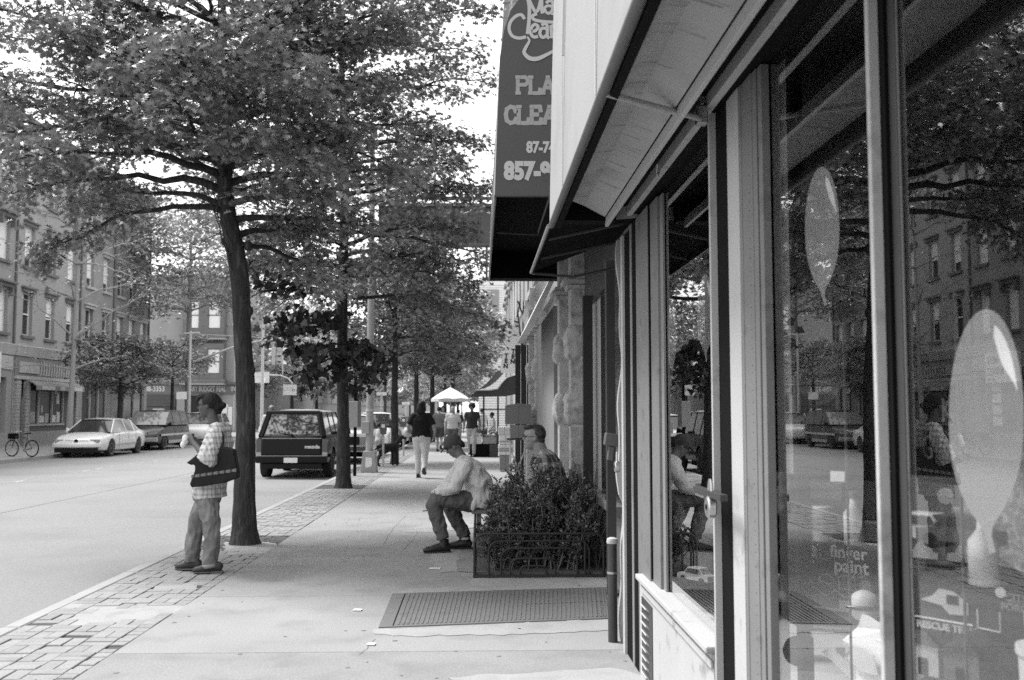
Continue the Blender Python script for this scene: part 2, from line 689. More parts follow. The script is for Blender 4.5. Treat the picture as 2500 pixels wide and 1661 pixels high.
# upper wall and body of the building (behind and above the awning)
sp((1.02, -4, 2.95), (7, 8.0, 9.5), 'wall', m_pale2, 0)
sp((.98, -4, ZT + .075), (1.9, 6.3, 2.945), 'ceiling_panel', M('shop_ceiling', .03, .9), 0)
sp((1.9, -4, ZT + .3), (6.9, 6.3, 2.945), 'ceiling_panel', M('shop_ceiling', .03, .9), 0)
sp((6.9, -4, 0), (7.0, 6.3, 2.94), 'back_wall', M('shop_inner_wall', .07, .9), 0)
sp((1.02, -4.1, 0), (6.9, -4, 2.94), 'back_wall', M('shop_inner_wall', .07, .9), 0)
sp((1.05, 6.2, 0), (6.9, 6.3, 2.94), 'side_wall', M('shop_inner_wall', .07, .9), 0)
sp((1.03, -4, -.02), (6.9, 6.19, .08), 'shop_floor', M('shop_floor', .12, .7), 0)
# header beam of the gate, front face and dark slot
sp((.868, -4, ZT), (.90, yx(1745) + .0, ZT + .07), 'header_beam', m_pale, .003)
sp((.868, yx(1745) + .002, ZT - .005), (.90, 5.86, ZT + .066), 'header_beam', m_pale, .003)
sp((.79, -4, ZT + .05), (.866, 6.2, ZT + .3), 'gate_housing', m_black, 0)
sp((.902, -4, ZT + .005), (.978, 6.15, ZT + .3), 'gate_housing', m_black, 0)


def post(p0, p1, x0, mat, z0=0.0, z1=ZT - .006, nm='post', bevel=.002, x1=.965, nf=None):
    """upright between photograph columns p0 and p1 whose face is at X = x0; nf = nearer end given at another plane"""
    y1, y0 = yx(p0, x0), yx(p1, nf or x0)
    return sp((x0, y0, z0), (x1, max(y1, y0 + .02), z1), nm, mat, bevel)


# end post of the shop front (furthest from the camera)
post(1517, 1527, .905, m_pale, .0, 2.62, 'pilaster_edge', nf=.92)
post(1527, 1540, .921, m_black, .0, 2.62, 'gate_track', 0)
post(1540, 1544, .918, m_pale2, .0, 2.64, 'gate_track_lip')
post(1544, 1554, .923, m_black, .0, 2.64, 'gate_track', 0)
post(1554, 1584, .926, m_mould, .0, 2.64, 'window_frame')
post(1584, 1588, .931, m_black, .6, 2.64, 'window_joint', 0)
post(1588, 1609, .938, m_mould, .58, 2.64, 'window_frame')
post(1609, 1622, .952, m_pale2, .58, 2.64, 'window_bead')
# glass between the two gate posts and the bulkhead below
YA, YB = yx(1622, .968), yx(1737)
sp((.968, YB, .60), (.974, YA, 2.64), 'window_pane', m_glass, 0)
sp((.915, YB + .0, .0), (1.0, yx(1560), .555), 'bulkhead', m_pale, .003)
sp((.885, YB + .0, .556), (1.03, yx(1562), .585), 'window_sill', m_pale, .006)
sp((.903, YB + .0, .50), (.914, yx(1566), .53), 'sill_moulding', m_pale, .003)
for k in range(9):
    z = .07 + k * .045
    Mx = Matrix.Translation((.908 - SX, yx(1577) - SY, z)) @ Matrix.Rotation(R(35), 4, 'Y')
    MB().box((-.018, -.085, -.003), (.018, .085, .003), Mx).build('louvre_slat', m_pale, shop)
sp((.9105, yx(1591), .045), (.9146, yx(1566), .47), 'louvre_backing', m_dkmet, 0)
# big gate post in the middle of the picture
post(1740, 1757, .893, m_pale, .0, ZT + .02, 'gate_post', .003, nf=.92)
post(1757, 1784, .9205, m_black, .0, ZT, 'gate_track', 0)
post(1784, 1812, .9215, m_pale, .0, ZT, 'gate_post', .002)
post(1812, 1820, .925, m_mould, .0, ZT, 'window_frame', .001)
post(1820, 1846, .9275, m_mould, .0, ZT, 'window_frame', .002)
post(1846, 1858, .931, m_mould, .0, ZT, 'window_frame', .002)
post(1858, 1862, .936, m_black, .0, ZT, 'window_joint', 0)
post(1862, 1872, .937, m_mould, .0, ZT, 'window_frame', .002)
post(1872, 1880, .948, m_mould, .0, ZT, 'window_bead', .002)
sp((1.0, yx(1934, 1.0), 1.30), (1.04, yx(1884, 1.0), ZT), 'inner_jamb', m_mould, .003)
sp((1.0, yx(1944, 1.0), .5), (1.04, yx(1934, 1.0) - .001, ZT), 'inner_jamb', m_black, 0)
# middle pane, slim white post, right-hand panes
YC, YD = yx(1881, .968), yx(2139)
sp((.968, YD, .50), (.974, YC, ZT), 'window_pane', m_glass, 0)
post(2141, 2167, .897, m_pale, .0, ZT, 'white_post', .003, nf=.92, x1=.935)
post(2167, 2182, .921, m_black, .0, ZT, 'gate_track', 0, x1=.931)
post(2184, 2208, .930, m_dkmet, .0, ZT, 'window_frame', .002, x1=.938)
post(2208, 2214, .934, m_mould, .0, ZT, 'window_bead', .001, x1=.939)
YE = yx(2214, .940)
sp((.940, -.35, .50), (.946, YE + .05, ZT), 'window_pane', m_glass, 0)
sp((.90, -.5, 0), (1.0, -.36, ZT), 'white_post', m_pale, .003)
sp((.968, -2.6, .50), (.974, -.51, ZT), 'window_pane', m_glass, 0)
sp((.90, -4.0, 0), (1.05, -2.61, ZT), 'pier', m_pale, .003)
sp((.925, -2.6, 0), (1.0, -.51, .47), 'bulkhead', m_pale, .003)
sp((.925, -.35, 0), (1.0, YE - .01, .47), 'bulkhead', m_pale, .003)
sp((.925, YD + .06, 0), (1.0, yx(1882), .47), 'bulkhead', m_pale, .003)
sp((.91, -2.6, .472), (1.03, YE - .01, .498), 'window_sill', m_pale, .005)
sp((.91, YD + .06, .472), (1.03, yx(1882), .498), 'window_sill', m_pale, .005)
for pxs in (2062, 2338):
    yy = yx(pxs, 1.0)
    sp((1.0, yy, .5), (1.006, yy + .004, 1.75), 'shelf_standard', M('dull_rod', .10, .6), 0)
mb = MB()
for k in range(64):
    zz_ = .06 + k * .04 + jit(.012)
    yy = yx(1839, .9275)
    mb.lathe([(.0022, -.0008), (.0022, .0002)], 6, (.9275 - SX, yy - SY, zz_), 'x')
tag(mb.build('nail_heads', m_black, shop), kind='stuff')
# display floor and riser inside
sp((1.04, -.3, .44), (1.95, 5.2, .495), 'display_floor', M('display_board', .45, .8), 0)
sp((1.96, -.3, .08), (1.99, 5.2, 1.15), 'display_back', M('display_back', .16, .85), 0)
# threshold strip
sp((.80, -4, -.0), (.912, 5.3, .012), 'threshold', m_patch, .002)

# gate bolts and padlocks


def padlock(X, Y, Z, s, lab):
    o = empty('padlock', (X, Y, Z), 0, lab, 'padlock', 'round padlocks on the gate posts')
    MB().lathe([(.030 * s, -.014 * s), (.036 * s, -.009 * s), (.036 * s, .009 * s), (.030 * s, .014 * s)], 24, axis='x').build('lock_body', M('brushed_steel', .5, .35, .1, 30, metal=.9), o, smooth=True)
    MB().tube([(0, -.014 * s, .028 * s), (0, -.015 * s, .07 * s), (0, -.006 * s, .085 * s), (0, .008 * s, .085 * s), (0, .016 * s, .068 * s), (0, .015 * s, .028 * s)], .0055 * s, 8).build('shackle', M('brushed_steel', .5), o, smooth=True)
    MB().lathe([(.009 * s, -.016 * s), (.009 * s, -.0145 * s)], 10, axis='x').build('keyhole', m_black, o)
    return o


pp = at(1722, 1235, yx(1735, .86))
padlock(.855, pp.y, 1.5 - (1237 - 1005) / F * pp.y, 1.15, 'round steel padlock hanging on the tall cream gate post')
p2 = at(1506, 1140, 6.0)
padlock(p2.x, 6.0, p2.z, 1.0, 'round steel padlock hanging on the far end post by the box')
hz = 1.5 - (1196 - 1005) / F * yx(1746)
sp((.845, yx(1806), hz - .012), (.873, yx(1735), hz + .012), 'gate_bolt', m_dkmet, .002)
sp((.85, yx(1757), hz - .025), (.868, yx(1737), hz - .013), 'hasp', m_steel, .002)

# ------------------------------------------------------------------ the big box awning above the shop
m_awn = M('awning_vinyl', .32, .7, .06, 1.2, bump=.0006, bs=30, v2=.27, thr=(2.2, .5, .75))
m_awn_in = M('awning_lining', .38, .85, .18, 2.2, v2=.26, thr=(3.0, .5, .8))
aw = empty('box_awning', (0, 0, 2.6), 0, 'pale vinyl box awning over the toy shop, dirt-streaked lining and dark hem', 'awning')
AY0, AY1 = -2.5, 5.80
prof = [(.412, .0), (.425, .7), (.44, 1.30), (.455, 1.8), (.49, 2.1), (.56, 2.32), (.68, 2.5), (1.0, 2.62)]
mb = MB()
vs = []
for yy in (AY0, AY1):
    vs += [(x, yy, z) for x, z in prof]
n_ = len(prof)
mb.add(vs, [(i, i + 1, i + 1 + n_, i + n_) for i in range(n_ - 1)])
# thickness: inner sheet
vs2 = []
for yy in (AY0 + .004, AY1 - .004):
    vs2 += [(x + .006, yy, z + .001) for x, z in prof]
mb.build('front_panel', m_awn, aw, smooth=True, fix=False)
for (yy) in (AY1, AY0):
    poly = [(x, z) for x, z in prof] + [(1.0, .05)]
    MB().prism(poly, yy - .004, yy + .003, 'y').build('end_panel', m_awn, aw)
for yy in (yx(1380, .42), yx(1466, .42), 1.9, .4):
    MB().box((.408, yy - .006, .02), (.4115, yy + .006, .0 + .68)).build('panel_seam', M('seam', .5), aw)
    MB().prism([(.4085, .68), (.4215, .68), (.436, 1.3), (.4235, 1.3)], yy - .006, yy + .006, 'y').build('panel_seam', M('seam', .5), aw)
MB().tube([(.425, AY0, -.005), (.425, AY1, -.005)], .020, 10).build('hem_tube', M('dark_hem', .10, .5), aw, smooth=True)
MB().box((.446, AY0, -.02), (.478, AY1, .10)).build('inner_hem', m_black, aw)
# lining: two slopes meeting in a crease, cut at the end
mb = MB()
lx = [(.480, .03), (.60, .075), (.722, .02)]
ya, yb = AY0, 5.62
mb.add([(lx[0][0], ya, lx[0][1]), (lx[1][0], ya, lx[1][1]), (lx[2][0], ya, lx[2][1]), (lx[0][0], 5.25, lx[0][1]), (lx[1][0], 5.62, lx[1][1]), (lx[2][0], 5.66, lx[2][1])], [(0, 1, 4, 3), (1, 2, 5, 4)])
lin = mb.build('lining', m_awn_in, aw)
# dirt streaks: runs from the outer slope to the crease
mb = MB()
rs_ = random.Random(3)
for k in range(90):
    y0 = 1.8 + 3.6 * rs_.random()
    t0, t1 = sorted((rs_.random(), rs_.random()))
    side = rs_.random() < .6
    if side:
        xa, xb = .50 + .08 * t0, .60
        za = lambda x: .03 + (x - .48) / .12 * .045
    else:
        xa, xb = .60, .62 + .09 * t1
        za = lambda x: .075 - (x - .60) / .122 * .055
    wdt = rs_.uniform(.0005, .0018)
    sk = -.10 * (xb - xa) / .1 if side else .02
    mb.add([(xa, y0 + sk * 0, za(xa) - .003), (xb, y0 - sk, za(xb) - .003), (xb, y0 - sk + wdt * 2, za(xb) - .003), (xa, y0 + wdt, za(xa) - .003)], [(0, 1, 2, 3)])
tag(mb.build('dirt_runs', M('dirt_run', .10, .95, .4, 30), aw), kind='stuff')
MB().box((.728, AY0, -.03), (.747, 5.70, .02)).build('lining_trim', m_pale, aw, bevel=.002)
MB().box((.48, 5.67, .0), (.79, 5.79, .10)).build('end_cap', m_black, aw)
MB().box((.48, AY0, .11), (.99, AY1 - .01, .13)).build('awning_frame', m_black, aw)
a_, b_ = at(1480, 197, .425 / ((1480 - 1170) / F) ), at(1742, 292, yx(1742, .88))
MB().tube([(.43, a_.y, -.012), (.86, b_.y, b_.z - 2.6)], .012, 10).build('stay_rod', M('rod_paint', .42, .5, .2, 20), aw, smooth=True)
MB().box((.83, b_.y - .02, b_.z - 2.6 - .02), (.872, b_.y + .03, b_.z - 2.6 + .05)).build('rod_bracket', m_steel, aw, bevel=.004)
MB().box((.845, b_.y + .0, b_.z - 2.6 + .055), (.868, b_.y + .05, b_.z - 2.6 + .10)).build('rod_bracket', m_steel, aw, bevel=.008)
# small wire hook under the slot
MB().tube([(.82, 4.5, .04), (.825, 4.55, .015), (.84, 4.6, .01), (.85, 4.62, .03)], .003, 6).build('wire_hook', m_steel, aw)

# ------------------------------------------------------------------ dark canopy next door
cn = empty('dark_canopy', (0, 0, 2.6), 0, 'low dark canopy with a pale worn edge beyond the pale box awning', 'canopy')
mb = MB()
mb.prism([(.405, .0), (.44, .05), (1.1, .30), (1.1, .27), (.45, .02), (.42, -.02)], 5.83, 7.85, 'y').build('canopy_sheet', M('black_cloth', .008, .9, spec=.1), cn)
MB().tube([(.408, 5.83, -.004), (.408, 7.8, -.004), (.43, 7.84, -.006)], .013, 8).build('front_edge', M('worn_edge', .30, .7, .3, 12), cn, smooth=True)
MB().tube([(.43, 7.84, -.006), (.75, 7.86, -.03), (1.1, 7.8, .04)], .010, 8).build('end_edge', M('dark_edge', .07, .7), cn, smooth=True)
MB().box((.46, 5.83, .29), (1.1, 7.8, .33)).build('canopy_top', M('black_cloth', .02), cn)
for yy in (6.3, 7.1):
    MB().tube([(.44, yy, .0), (1.08, yy, .14)], .012, 6).build('strut', m_dkmet, cn)

# ------------------------------------------------------------------ cleaner's dome awning facing the camera
m_cl = M('cleaner_vinyl', .085, .75, .08, 2.0, bump=.0008, bs=50, fine=.10, fs=260)
m_cl_let = M('cleaner_lettering', .50, .7, .05)
m_cl_dk = M('cleaner_inside', .006, .9, spec=.1)
ca = empty('cleaner_awning', (0, 8.0, 3.25), 0, 'tall dark dome awning of the cleaners, large pale lettering on its end', 'awning')
cx0 = (1207 - 1170) / F * 8.0
prof = [(cx0, 0), (cx0 + .018, .55), (cx0 + .04, 1.15), (cx0 + .075, 1.38), (cx0 + .13, 1.55), (cx0 + .24, 1.70), (cx0 + .42, 1.80), (1.1, 1.95)]
MB().prism(prof + [(1.1, 0)], -.01, .0, 'y').build('end_panel', m_cl, ca)
MB().prism(prof + [(1.1, 0)], 5.30, 5.31, 'y').build('end_panel', m_cl, ca)
for side in (0, 1):
    n_ = len(prof)
    e = .004 * side
    vs = [(x + e, yy, z) for yy in (.0, 5.3) for x, z in prof]
    MB().add(vs, [(i, i + 1, i + 1 + n_, i + n_) for i in range(n_ - 1)]).build('front_panel' if not side else 'front_lining', M('cleaner_face', .30, .7) if not side else m_cl_dk, ca, smooth=True, fix=False)
MB().tube([(cx0 + .004, 0, 0), (cx0 + .004, 5.3, 0)], .012, 8).build('hem_tube', M('worn_edge', .3), ca)
MB().tube([(cx0, -.004, 0), (1.1, -.004, 0)], .012, 8).build('hem_tube', m_dkmet, ca)
MB().box((cx0 + .02, .01, .36), (1.1, 5.29, .38)).build('inner_cloth', m_cl_dk, ca)
MB().box((cx0 + .02, 5.0, -.002), (1.1, 5.02, .36)).build('inner_cloth', m_cl_dk, ca)
MB().tube([(cx0 + .04, 2.2, .10), (.62, 2.5, .13)], .010, 6).build('cross_rod', M('dull_rod', .10, .6), ca)
MB().tube([(cx0 + .02, 2.6, .02), (cx0 + .02, 2.6, .36)], .010, 6).build('frame_rod', m_dkmet, ca)


def cpt(px, py, dz=0.0):
    p = at(px, py, 8.0)
    return (p.x, -.012 - dz, p.z - 3.25)


def ribbon(mb, pxs, wd, th=.003, closed=False):
    """flat stroke through photograph-traced points on the awning end; wd in photo pixels (number or list)"""
    P_ = [Vector(cpt(*p)) for p in pxs]
    # smooth (Catmull-Rom)
    out = []
    ww = wd if isinstance(wd, list) else [wd] * len(P_)
    wo_ = []
    for i in range(len(P_) - 1):
        p0, p1, p2, p3 = P_[max(i - 1, 0)], P_[i], P_[i + 1], P_[min(i + 2, len(P_) - 1)]
        for q in range(6):
            t = q / 6
            out.append(.5 * ((2 * p1) + (p2 - p0) * t + (2 * p0 - 5 * p1 + 4 * p2 - p3) * t * t + (3 * p1 - p0 - 3 * p2 + p3) * t ** 3))
            wo_.append(ww[i] * (1 - t) + ww[i + 1] * t)
    out.append(P_[-1]); wo_.append(ww[-1])
    vs = []
    for i, p in enumerate(out):
        d = (out[min(i + 1, len(out) - 1)] - out[max(i - 1, 0)]).normalized()
        n = Vector((-d.z, 0, d.x)) * wo_[i] * 8.0 / F / 2
        vs += [p + n, p - n]
    mb.add(vs, [(2 * i, 2 * i + 1, 2 * i + 3, 2 * i + 2) for i in range(len(out) - 1)])


# ornamental first two lines: "Ma..." / "Clea..."
def c2(cx, cy):
    return (1150 + cx / 2.239, cy / 2.239)


def trace(pts, w):
    mb = MB()
    ribbon(mb, [c2(*p) for p in pts], w)
    return mb


orn = [
    ([(292, 108), (275, 85), (245, 92), (215, 125), (208, 165), (225, 200), (262, 212), (300, 205)], 8),          # C
    ([(305, -30), (318, 40), (316, 120), (308, 190)], 9),                                                         # shared stem
    ([(318, 6), (345, 60), (360, 66), (372, 40), (380, 0), (384, -20)], 8), ([(384, -20), (386, 50), (392, 78)], 9),   # M
    ([(408, 70), (402, 48), (420, 36), (444, 44), (440, 76), (455, 80)], 7), ([(408, 70), (424, 78), (440, 66)], 7), ([(410, 22), (428, 8), (446, 18), (445, 48)], 8),   # a
    ([(360, 80), (335, 92), (345, 112), (390, 122), (450, 126), (480, 130)], 8),                                  # bar under Ma
    ([(330, 176), (352, 172), (366, 152), (350, 138), (332, 152), (326, 184), (340, 206), (366, 204)], 8),        # e
    ([(410, 160), (384, 162), (376, 190), (392, 210), (414, 196)], 8), ([(384, 142), (404, 134), (416, 150), (416, 200), (428, 214)], 8),   # a
    ([(436, 142), (440, 214)], 8), ([(436, 160), (452, 140), (480, 146)], 8),                                     # n
    ([(306, 205), (318, 228), (300, 262), (290, 292), (318, 322), (360, 326), (410, 305), (456, 280), (500, 262)], [4, 6, 8, 9, 11, 11, 9, 7, 6]),   # swash
]
for k, (pts, wd) in enumerate(orn):
    mb = MB()
    ribbon(mb, [c2(*p) for p in pts], wd)
    mb.v = [(v[0], v[1] - .0004 * k, v[2]) for v in mb.v]
    mb.build('letter_stroke', m_cl_let, ca, fix=False)

# slab-serif capitals
GL = {
    'P': ([[(0, 0), (0, 1)], [(0, 1), (.45, 1), (.62, .88), (.62, .64), (.45, .52), (0, .52)]], [(-.16, .2, 0), (-.16, .12, 1)]),
    'L': ([[(0, 1), (0, 0), (.55, 0), (.6, .26)]], [(-.16, .18, 1), (-.16, .1, 0)]),
    'A': ([[(-.02, 0), (.3, 1), (.62, 0)], [(.12, .34), (.5, .34)]], [(-.16, .14, 0), (.46, .78, 0), (.15, .42, 1)]),
    'C': ([[(.6, .7), (.5, .95), (.28, 1), (.06, .85), (0, .5), (.06, .15), (.28, 0), (.5, .05), (.62, .28)]], []),
    'E': ([[(0, 0), (0, 1)], [(0, 1), (.5, 1), (.54, .74)], [(0, .52), (.36, .52)], [(0, 0), (.52, 0), (.58, .26)]], [(-.14, .1, 1), (-.14, .1, 0)]),
    'T': ([[(.3, 0), (.3, 1)], [(-.04, .74), (0, 1), (.6, 1), (.64, .74)]], [(.14, .46, 0)]),
    'N': ([[(0, 0), (0, 1), (.62, 0), (.62, 1)]], [(-.16, .16, 0), (.46, .8, 1), (-.16, .1, 1)]),
}


def slab(word, px0, py0, py1, adv, wpx):
    hgt = py0 - py1
    x = px0
    for ch in word:
        st, se = GL[ch]
        mb = MB()
        for s_ in st:
            for a, b in zip(s_[:-1], s_[1:]):
                pa = Vector(cpt(x + a[0] * hgt, py0 - a[1] * hgt)); pb = Vector(cpt(x + b[0] * hgt, py0 - b[1] * hgt))
                d = (pb - pa).normalized()
                n = Vector((-d.z, 0, d.x)) * wpx * 8 / F / 2
                pa -= d * wpx * 8 / F * .35; pb += d * wpx * 8 / F * .35
                mb.add([pa + n, pa - n, pb - n, pb + n], [(0, 1, 2, 3)])
                for v_i in range(len(mb.v) - 4, len(mb.v)):
                    q = mb.v[v_i]
                    mb.v[v_i] = (q[0], q[1] - .0003 * (len(mb.v) // 4), q[2])
        for (s0, s1, zz) in se:
            ya_ = py0 - zz * hgt
            A = cpt(x + s0 * hgt, ya_ + 4); B_ = cpt(x + s1 * hgt, ya_ - 4)
            yq = A[1] - .0035
            mb.add([(A[0], yq, A[2]), (B_[0], yq, A[2]), (B_[0], yq, B_[2]), (A[0], yq, B_[2])], [(0, 1, 2, 3)])
        mb.build('letter', M('cleaner_lettering_dull', .34, .7, .05), ca, fix=False)
        x += adv


slab('PLANT', 1264, 229, 190, 31, 9.5)
slab('CLEAN', 1235, 302, 262, 31.5, 10.5)


def ctext(s_, pxl, pyc, hpx, bold, sx=1.0):
    p = cpt(pxl, pyc)
    o = text('number', s_, hpx / F * 8.0 / .70, m_cl_let, ca, (p[0], -.014, p[2]), (PI / 2, 0, 0), .001, bold, 'LEFT', sx=sx)
    return o


ctext('87-74', 1285, 362, 27, .006, .80)
ctext('857-9090', 1231, 420, 42, .012, .82)
# wall behind the awning, the fence of the next fronts
# ------------------------------------------------------------------ buildings
m_sash = M('sash_paint', .75, .6, .08)
m_blind = M('window_blind', .78, .8, .05)
m_pane = glass_mat('window_glass', .35, 1.55, 1.2)
m_dark = M('room_dark', .03, .9)
m_pane_far = M('dark_glass', .035, .12, .05, spec=.6)


def window_set(w_, h_, hood, m_trim, blind, depth=.22, style=0):
    """window part (sashes) and its sub-parts; origin at the bottom centre on the wall plane, facing -y"""
    parts = []
    mb = MB()
    t = .06
    y0, y1 = depth - .06, depth - .01
    mb.box((-w_ / 2, y0, 0), (-w_ / 2 + t, y1, h_)).box((w_ / 2 - t, y0, 0), (w_ / 2, y1, h_)).box((-w_ / 2 + t, y0, h_ - t), (w_ / 2 - t, y1, h_)).box((-w_ / 2 + t, y0, 0), (w_ / 2 - t, y1, t))
    mb.box((-w_ / 2 + t, y0 - .02, h_ * .5 - .03), (w_ / 2 - t, y1, h_ * .5 + .03))
    me0 = mb.mesh('window'); me0.materials.append(m_sash)
    mb = MB().box((-w_ / 2 + .03, y1 + .002, .03), (w_ / 2 - .03, y1 + .012, h_ - .03))
    me1 = mb.mesh('pane'); me1.materials.append(m_pane_far)
    mb = MB().box((-w_ / 2 - .12, -.12, -.14), (w_ / 2 + .12, depth - .002, -.002), ch=.02)
    me2 = mb.mesh('sill'); me2.materials.append(m_trim)
    subs = [('pane', me1), ('sill', me2)]
    if hood:
        mb = MB().box((-w_ / 2 - .16, -.10 if hood == 1 else -.2, h_ + .002), (w_ / 2 + .16, -.002, h_ + .16)).box((-w_ / 2 - .22, -.18 if hood == 1 else -.34, h_ + .162), (w_ / 2 + .22, -.002, h_ + .26), ch=.03)
        if hood == 2:
            for s_ in (-1, 1):
                mb.box((s_ * (w_ / 2 + .08) - .07, -.2, h_ - .35), (s_ * (w_ / 2 + .08) + .07, -.002, h_ + .001))
        me3 = mb.mesh('hood'); me3.materials.append(m_trim)
        subs.append(('hood', me3))
    if blind:
        mb = MB().box((-w_ / 2 + .075, y0 + .005, h_ * (1 - blind)), (w_ / 2 - .075, y0 + .016, h_ - .065))
        me4 = mb.mesh('blind'); me4.materials.append(m_blind)
        subs.append(('blind', me4))
    return me0, subs


WS = {}


def put_window(bld, s, z, w_, h_, hood, m_trim, blind):
    key = (w_, h_, hood, m_trim.name, blind)
    if key not in WS:
        WS[key] = window_set(w_, h_, hood, m_trim, blind)
    me0, subs = WS[key]
    o = link('window', me0, None, bld, (s, 0, z))
    for nm, me in subs:
        link(nm, me, None, o)
    return o


def facade(W, Hh, D, rects, rec=.22):
    """building mass with real recesses at rects (s0,z0,s1,z1); front face on y=0 facing -y"""
    xs_ = sorted(set([0, W] + [r_[0] for r_ in rects] + [r_[2] for r_ in rects]))
    zs_ = sorted(set([0, Hh] + [r_[1] for r_ in rects] + [r_[3] for r_ in rects]))
    mb = MB()
    for i in range(len(xs_) - 1):
        for k in range(len(zs_) - 1):
            cx, cz = (xs_[i] + xs_[i + 1]) / 2, (zs_[k] + zs_[k + 1]) / 2
            if any(r_[0] < cx < r_[2] and r_[1] < cz < r_[3] for r_ in rects):
                continue
            mb.add([(xs_[i], 0, zs_[k]), (xs_[i + 1], 0, zs_[k]), (xs_[i + 1], 0, zs_[k + 1]), (xs_[i], 0, zs_[k + 1])], [(0, 1, 2, 3)])
    for (a, b, c, d) in rects:
        mb.add([(a, 0, b), (c, 0, b), (c, 0, d), (a, 0, d), (a, rec, b), (c, rec, b), (c, rec, d), (a, rec, d)], [(0, 4, 5, 1), (1, 5, 6, 2), (2, 6, 7, 3), (3, 7, 4, 0), (4, 7, 6, 5)])
    mb.add([(0, 0, 0), (0, D, 0), (0, D, Hh), (0, 0, Hh), (W, 0, 0), (W, D, 0), (W, D, Hh), (W, 0, Hh)], [(0, 1, 2, 3), (5, 4, 7, 6), (1, 5, 6, 2), (3, 2, 6, 7)])
    return mb


stones = [M('brownstone_a', .30, .9, .14, .8, bump=.004, bs=14, fine=.08, v2=.22, thr=(.9, .5, .8)), M('brownstone_b', .33, .9, .14, .7, bump=.004, bs=14, fine=.08), M('brownstone_c', .27, .9, .14, .9, bump=.004, bs=14, fine=.08),
          M('brick_wall_far', .30, .9, .14, 1.1, bump=.004, bs=20, fine=.1)]
trims = [M('brownstone_trim', .15, .85, .2, 2), M('pale_trim', .44, .85, .15, 2), M('dark_trim', .10, .8, .2, 2)]


def rowhouse(loc, rz, W, floors, nwin, stone, trim, lab, hood=1, group=None, shop=True, base_h=4.1, fh=3.12, wh=1.95, ww=.98, D=12, cornice=True, far=False, blinds=(.5, .6, .45, 0, .75, .4, 1.0)):
    b = empty('row_house', loc, rz, lab, 'building', group)
    Hh = base_h + floors * fh + .9
    rects = []
    ws = []
    for f_ in range(floors):
        for k in range(nwin):
            s = W * (k + .5) / nwin
            z = base_h + .85 + f_ * fh
            h_ = wh * (1.0, .95, .85, .8)[min(f_, 3)]
            h_ = round(h_, 2)
            ws.append((s, z, h_))
            rects.append((s - ww / 2, z, s + ww / 2, z + h_))
    facade(W - .02, Hh, D, rects + ([(.55, .6, W - .55, 3.0)] if shop else [])).build('wall', stone, b, fix=False)
    for (s, z, h_) in ws:
        put_window(b, s, z, ww, h_, hood, trim, rnd.choice(blinds))
    if cornice:
        mb = MB().prism([(-.55, Hh + .25), (-.55, Hh + .05), (-.40, Hh - .05), (-.32, Hh - .25), (-.12, Hh - .35), (-.08, Hh - .85), (-.003, Hh - .9), (-.003, Hh + .25)], .0, W - .02, axis='x')
        mb.build('cornice', trim, b)
        bk_ = ('bracket', trim.name)
        if bk_ not in WS:
            WS[bk_] = MB().box((-.08, -.36, -.75), (.08, -.081, -.26)).mesh('cornice_bracket')
            WS[bk_].materials.append(trim)
        k = .3
        while k < W - .2 and loc[1] < 120:
            link('cornice_bracket', WS[bk_], None, b, (k, 0, Hh))
            k += .75
    MB().prism([(-.16, base_h + .18), (-.22, base_h + .34), (-.003, base_h + .40), (-.003, base_h - .1), (-.08, base_h - .1)], .0, W - .02, axis='x').build('shop_cornice', trims[1], b)
    return b


def shopfront_basic(b, W, sign_v, stone, lights=2):
    MB().box((.10, -.10, 3.05), (W - .12, -.003, 3.95)).build('fascia', M('fascia_%s' % sign_v, sign_v, .7, .2, 2), b)
    MB().box((.6, .12, .9), (W - .6, .16, 2.98)).build('shop_window', m_pane_far, b)
    n = 3
    for k in range(n + 1):
        x = .6 + (W - 1.2) * k / n
        MB().box((x - .04, .04, .6), (x + .04, .118, 2.98)).build('mullion', trims[1], b)
    MB().box((.57, .03, .02), (W - .57, .115, .88)).build('stall_riser', trims[2], b)


G1 = 'brownstone row houses across the street'
ROW = [   # y0, W, floors, windows, stone, trim, hood, label
    (27.0, 8.0, 3, 4, 2, 0, 1, 'brownstone at the near end of the row across the street, past the left edge'),
    (35.05, 9.4, 3, 4, 0, 0, 2, 'grey brownstone with heavy bracketed window hoods above the meat market sign'),
    (44.5, 7.1, 3, 3, 1, 0, 1, 'brownstone above the brick shopfront with the bicycle outside'),
    (51.65, 4.6, 3, 2, 0, 1, 1, 'narrow pale row house behind the bare tree across the street'),
    (56.3, 5.9, 3, 3, 2, 1, 1, 'row house at the far end of the row, before the side street'),
]
blds = []
for (y0, W, fl, nw, st, tr, hd, lab) in ROW:
    b = rowhouse((FX, y0, -.02), PI / 2, W, fl, nw, stones[st], trims[tr], lab, hood=hd, group=G1)
    blds.append(b)
shopfront_basic(blds[0], 8.0, .3, None)
shopfront_basic(blds[3], 4.6, .14, None)
shopfront_basic(blds[4], 5.9, .22, None)
for b, W in zip(blds, [r_[1] for r_ in ROW]):     # drainpipes between the houses
    MB().tube([(W - .1, -.06, 4.5), (W - .1, -.06, 13.2)], .05, 6).build('drainpipe', trims[0], b)

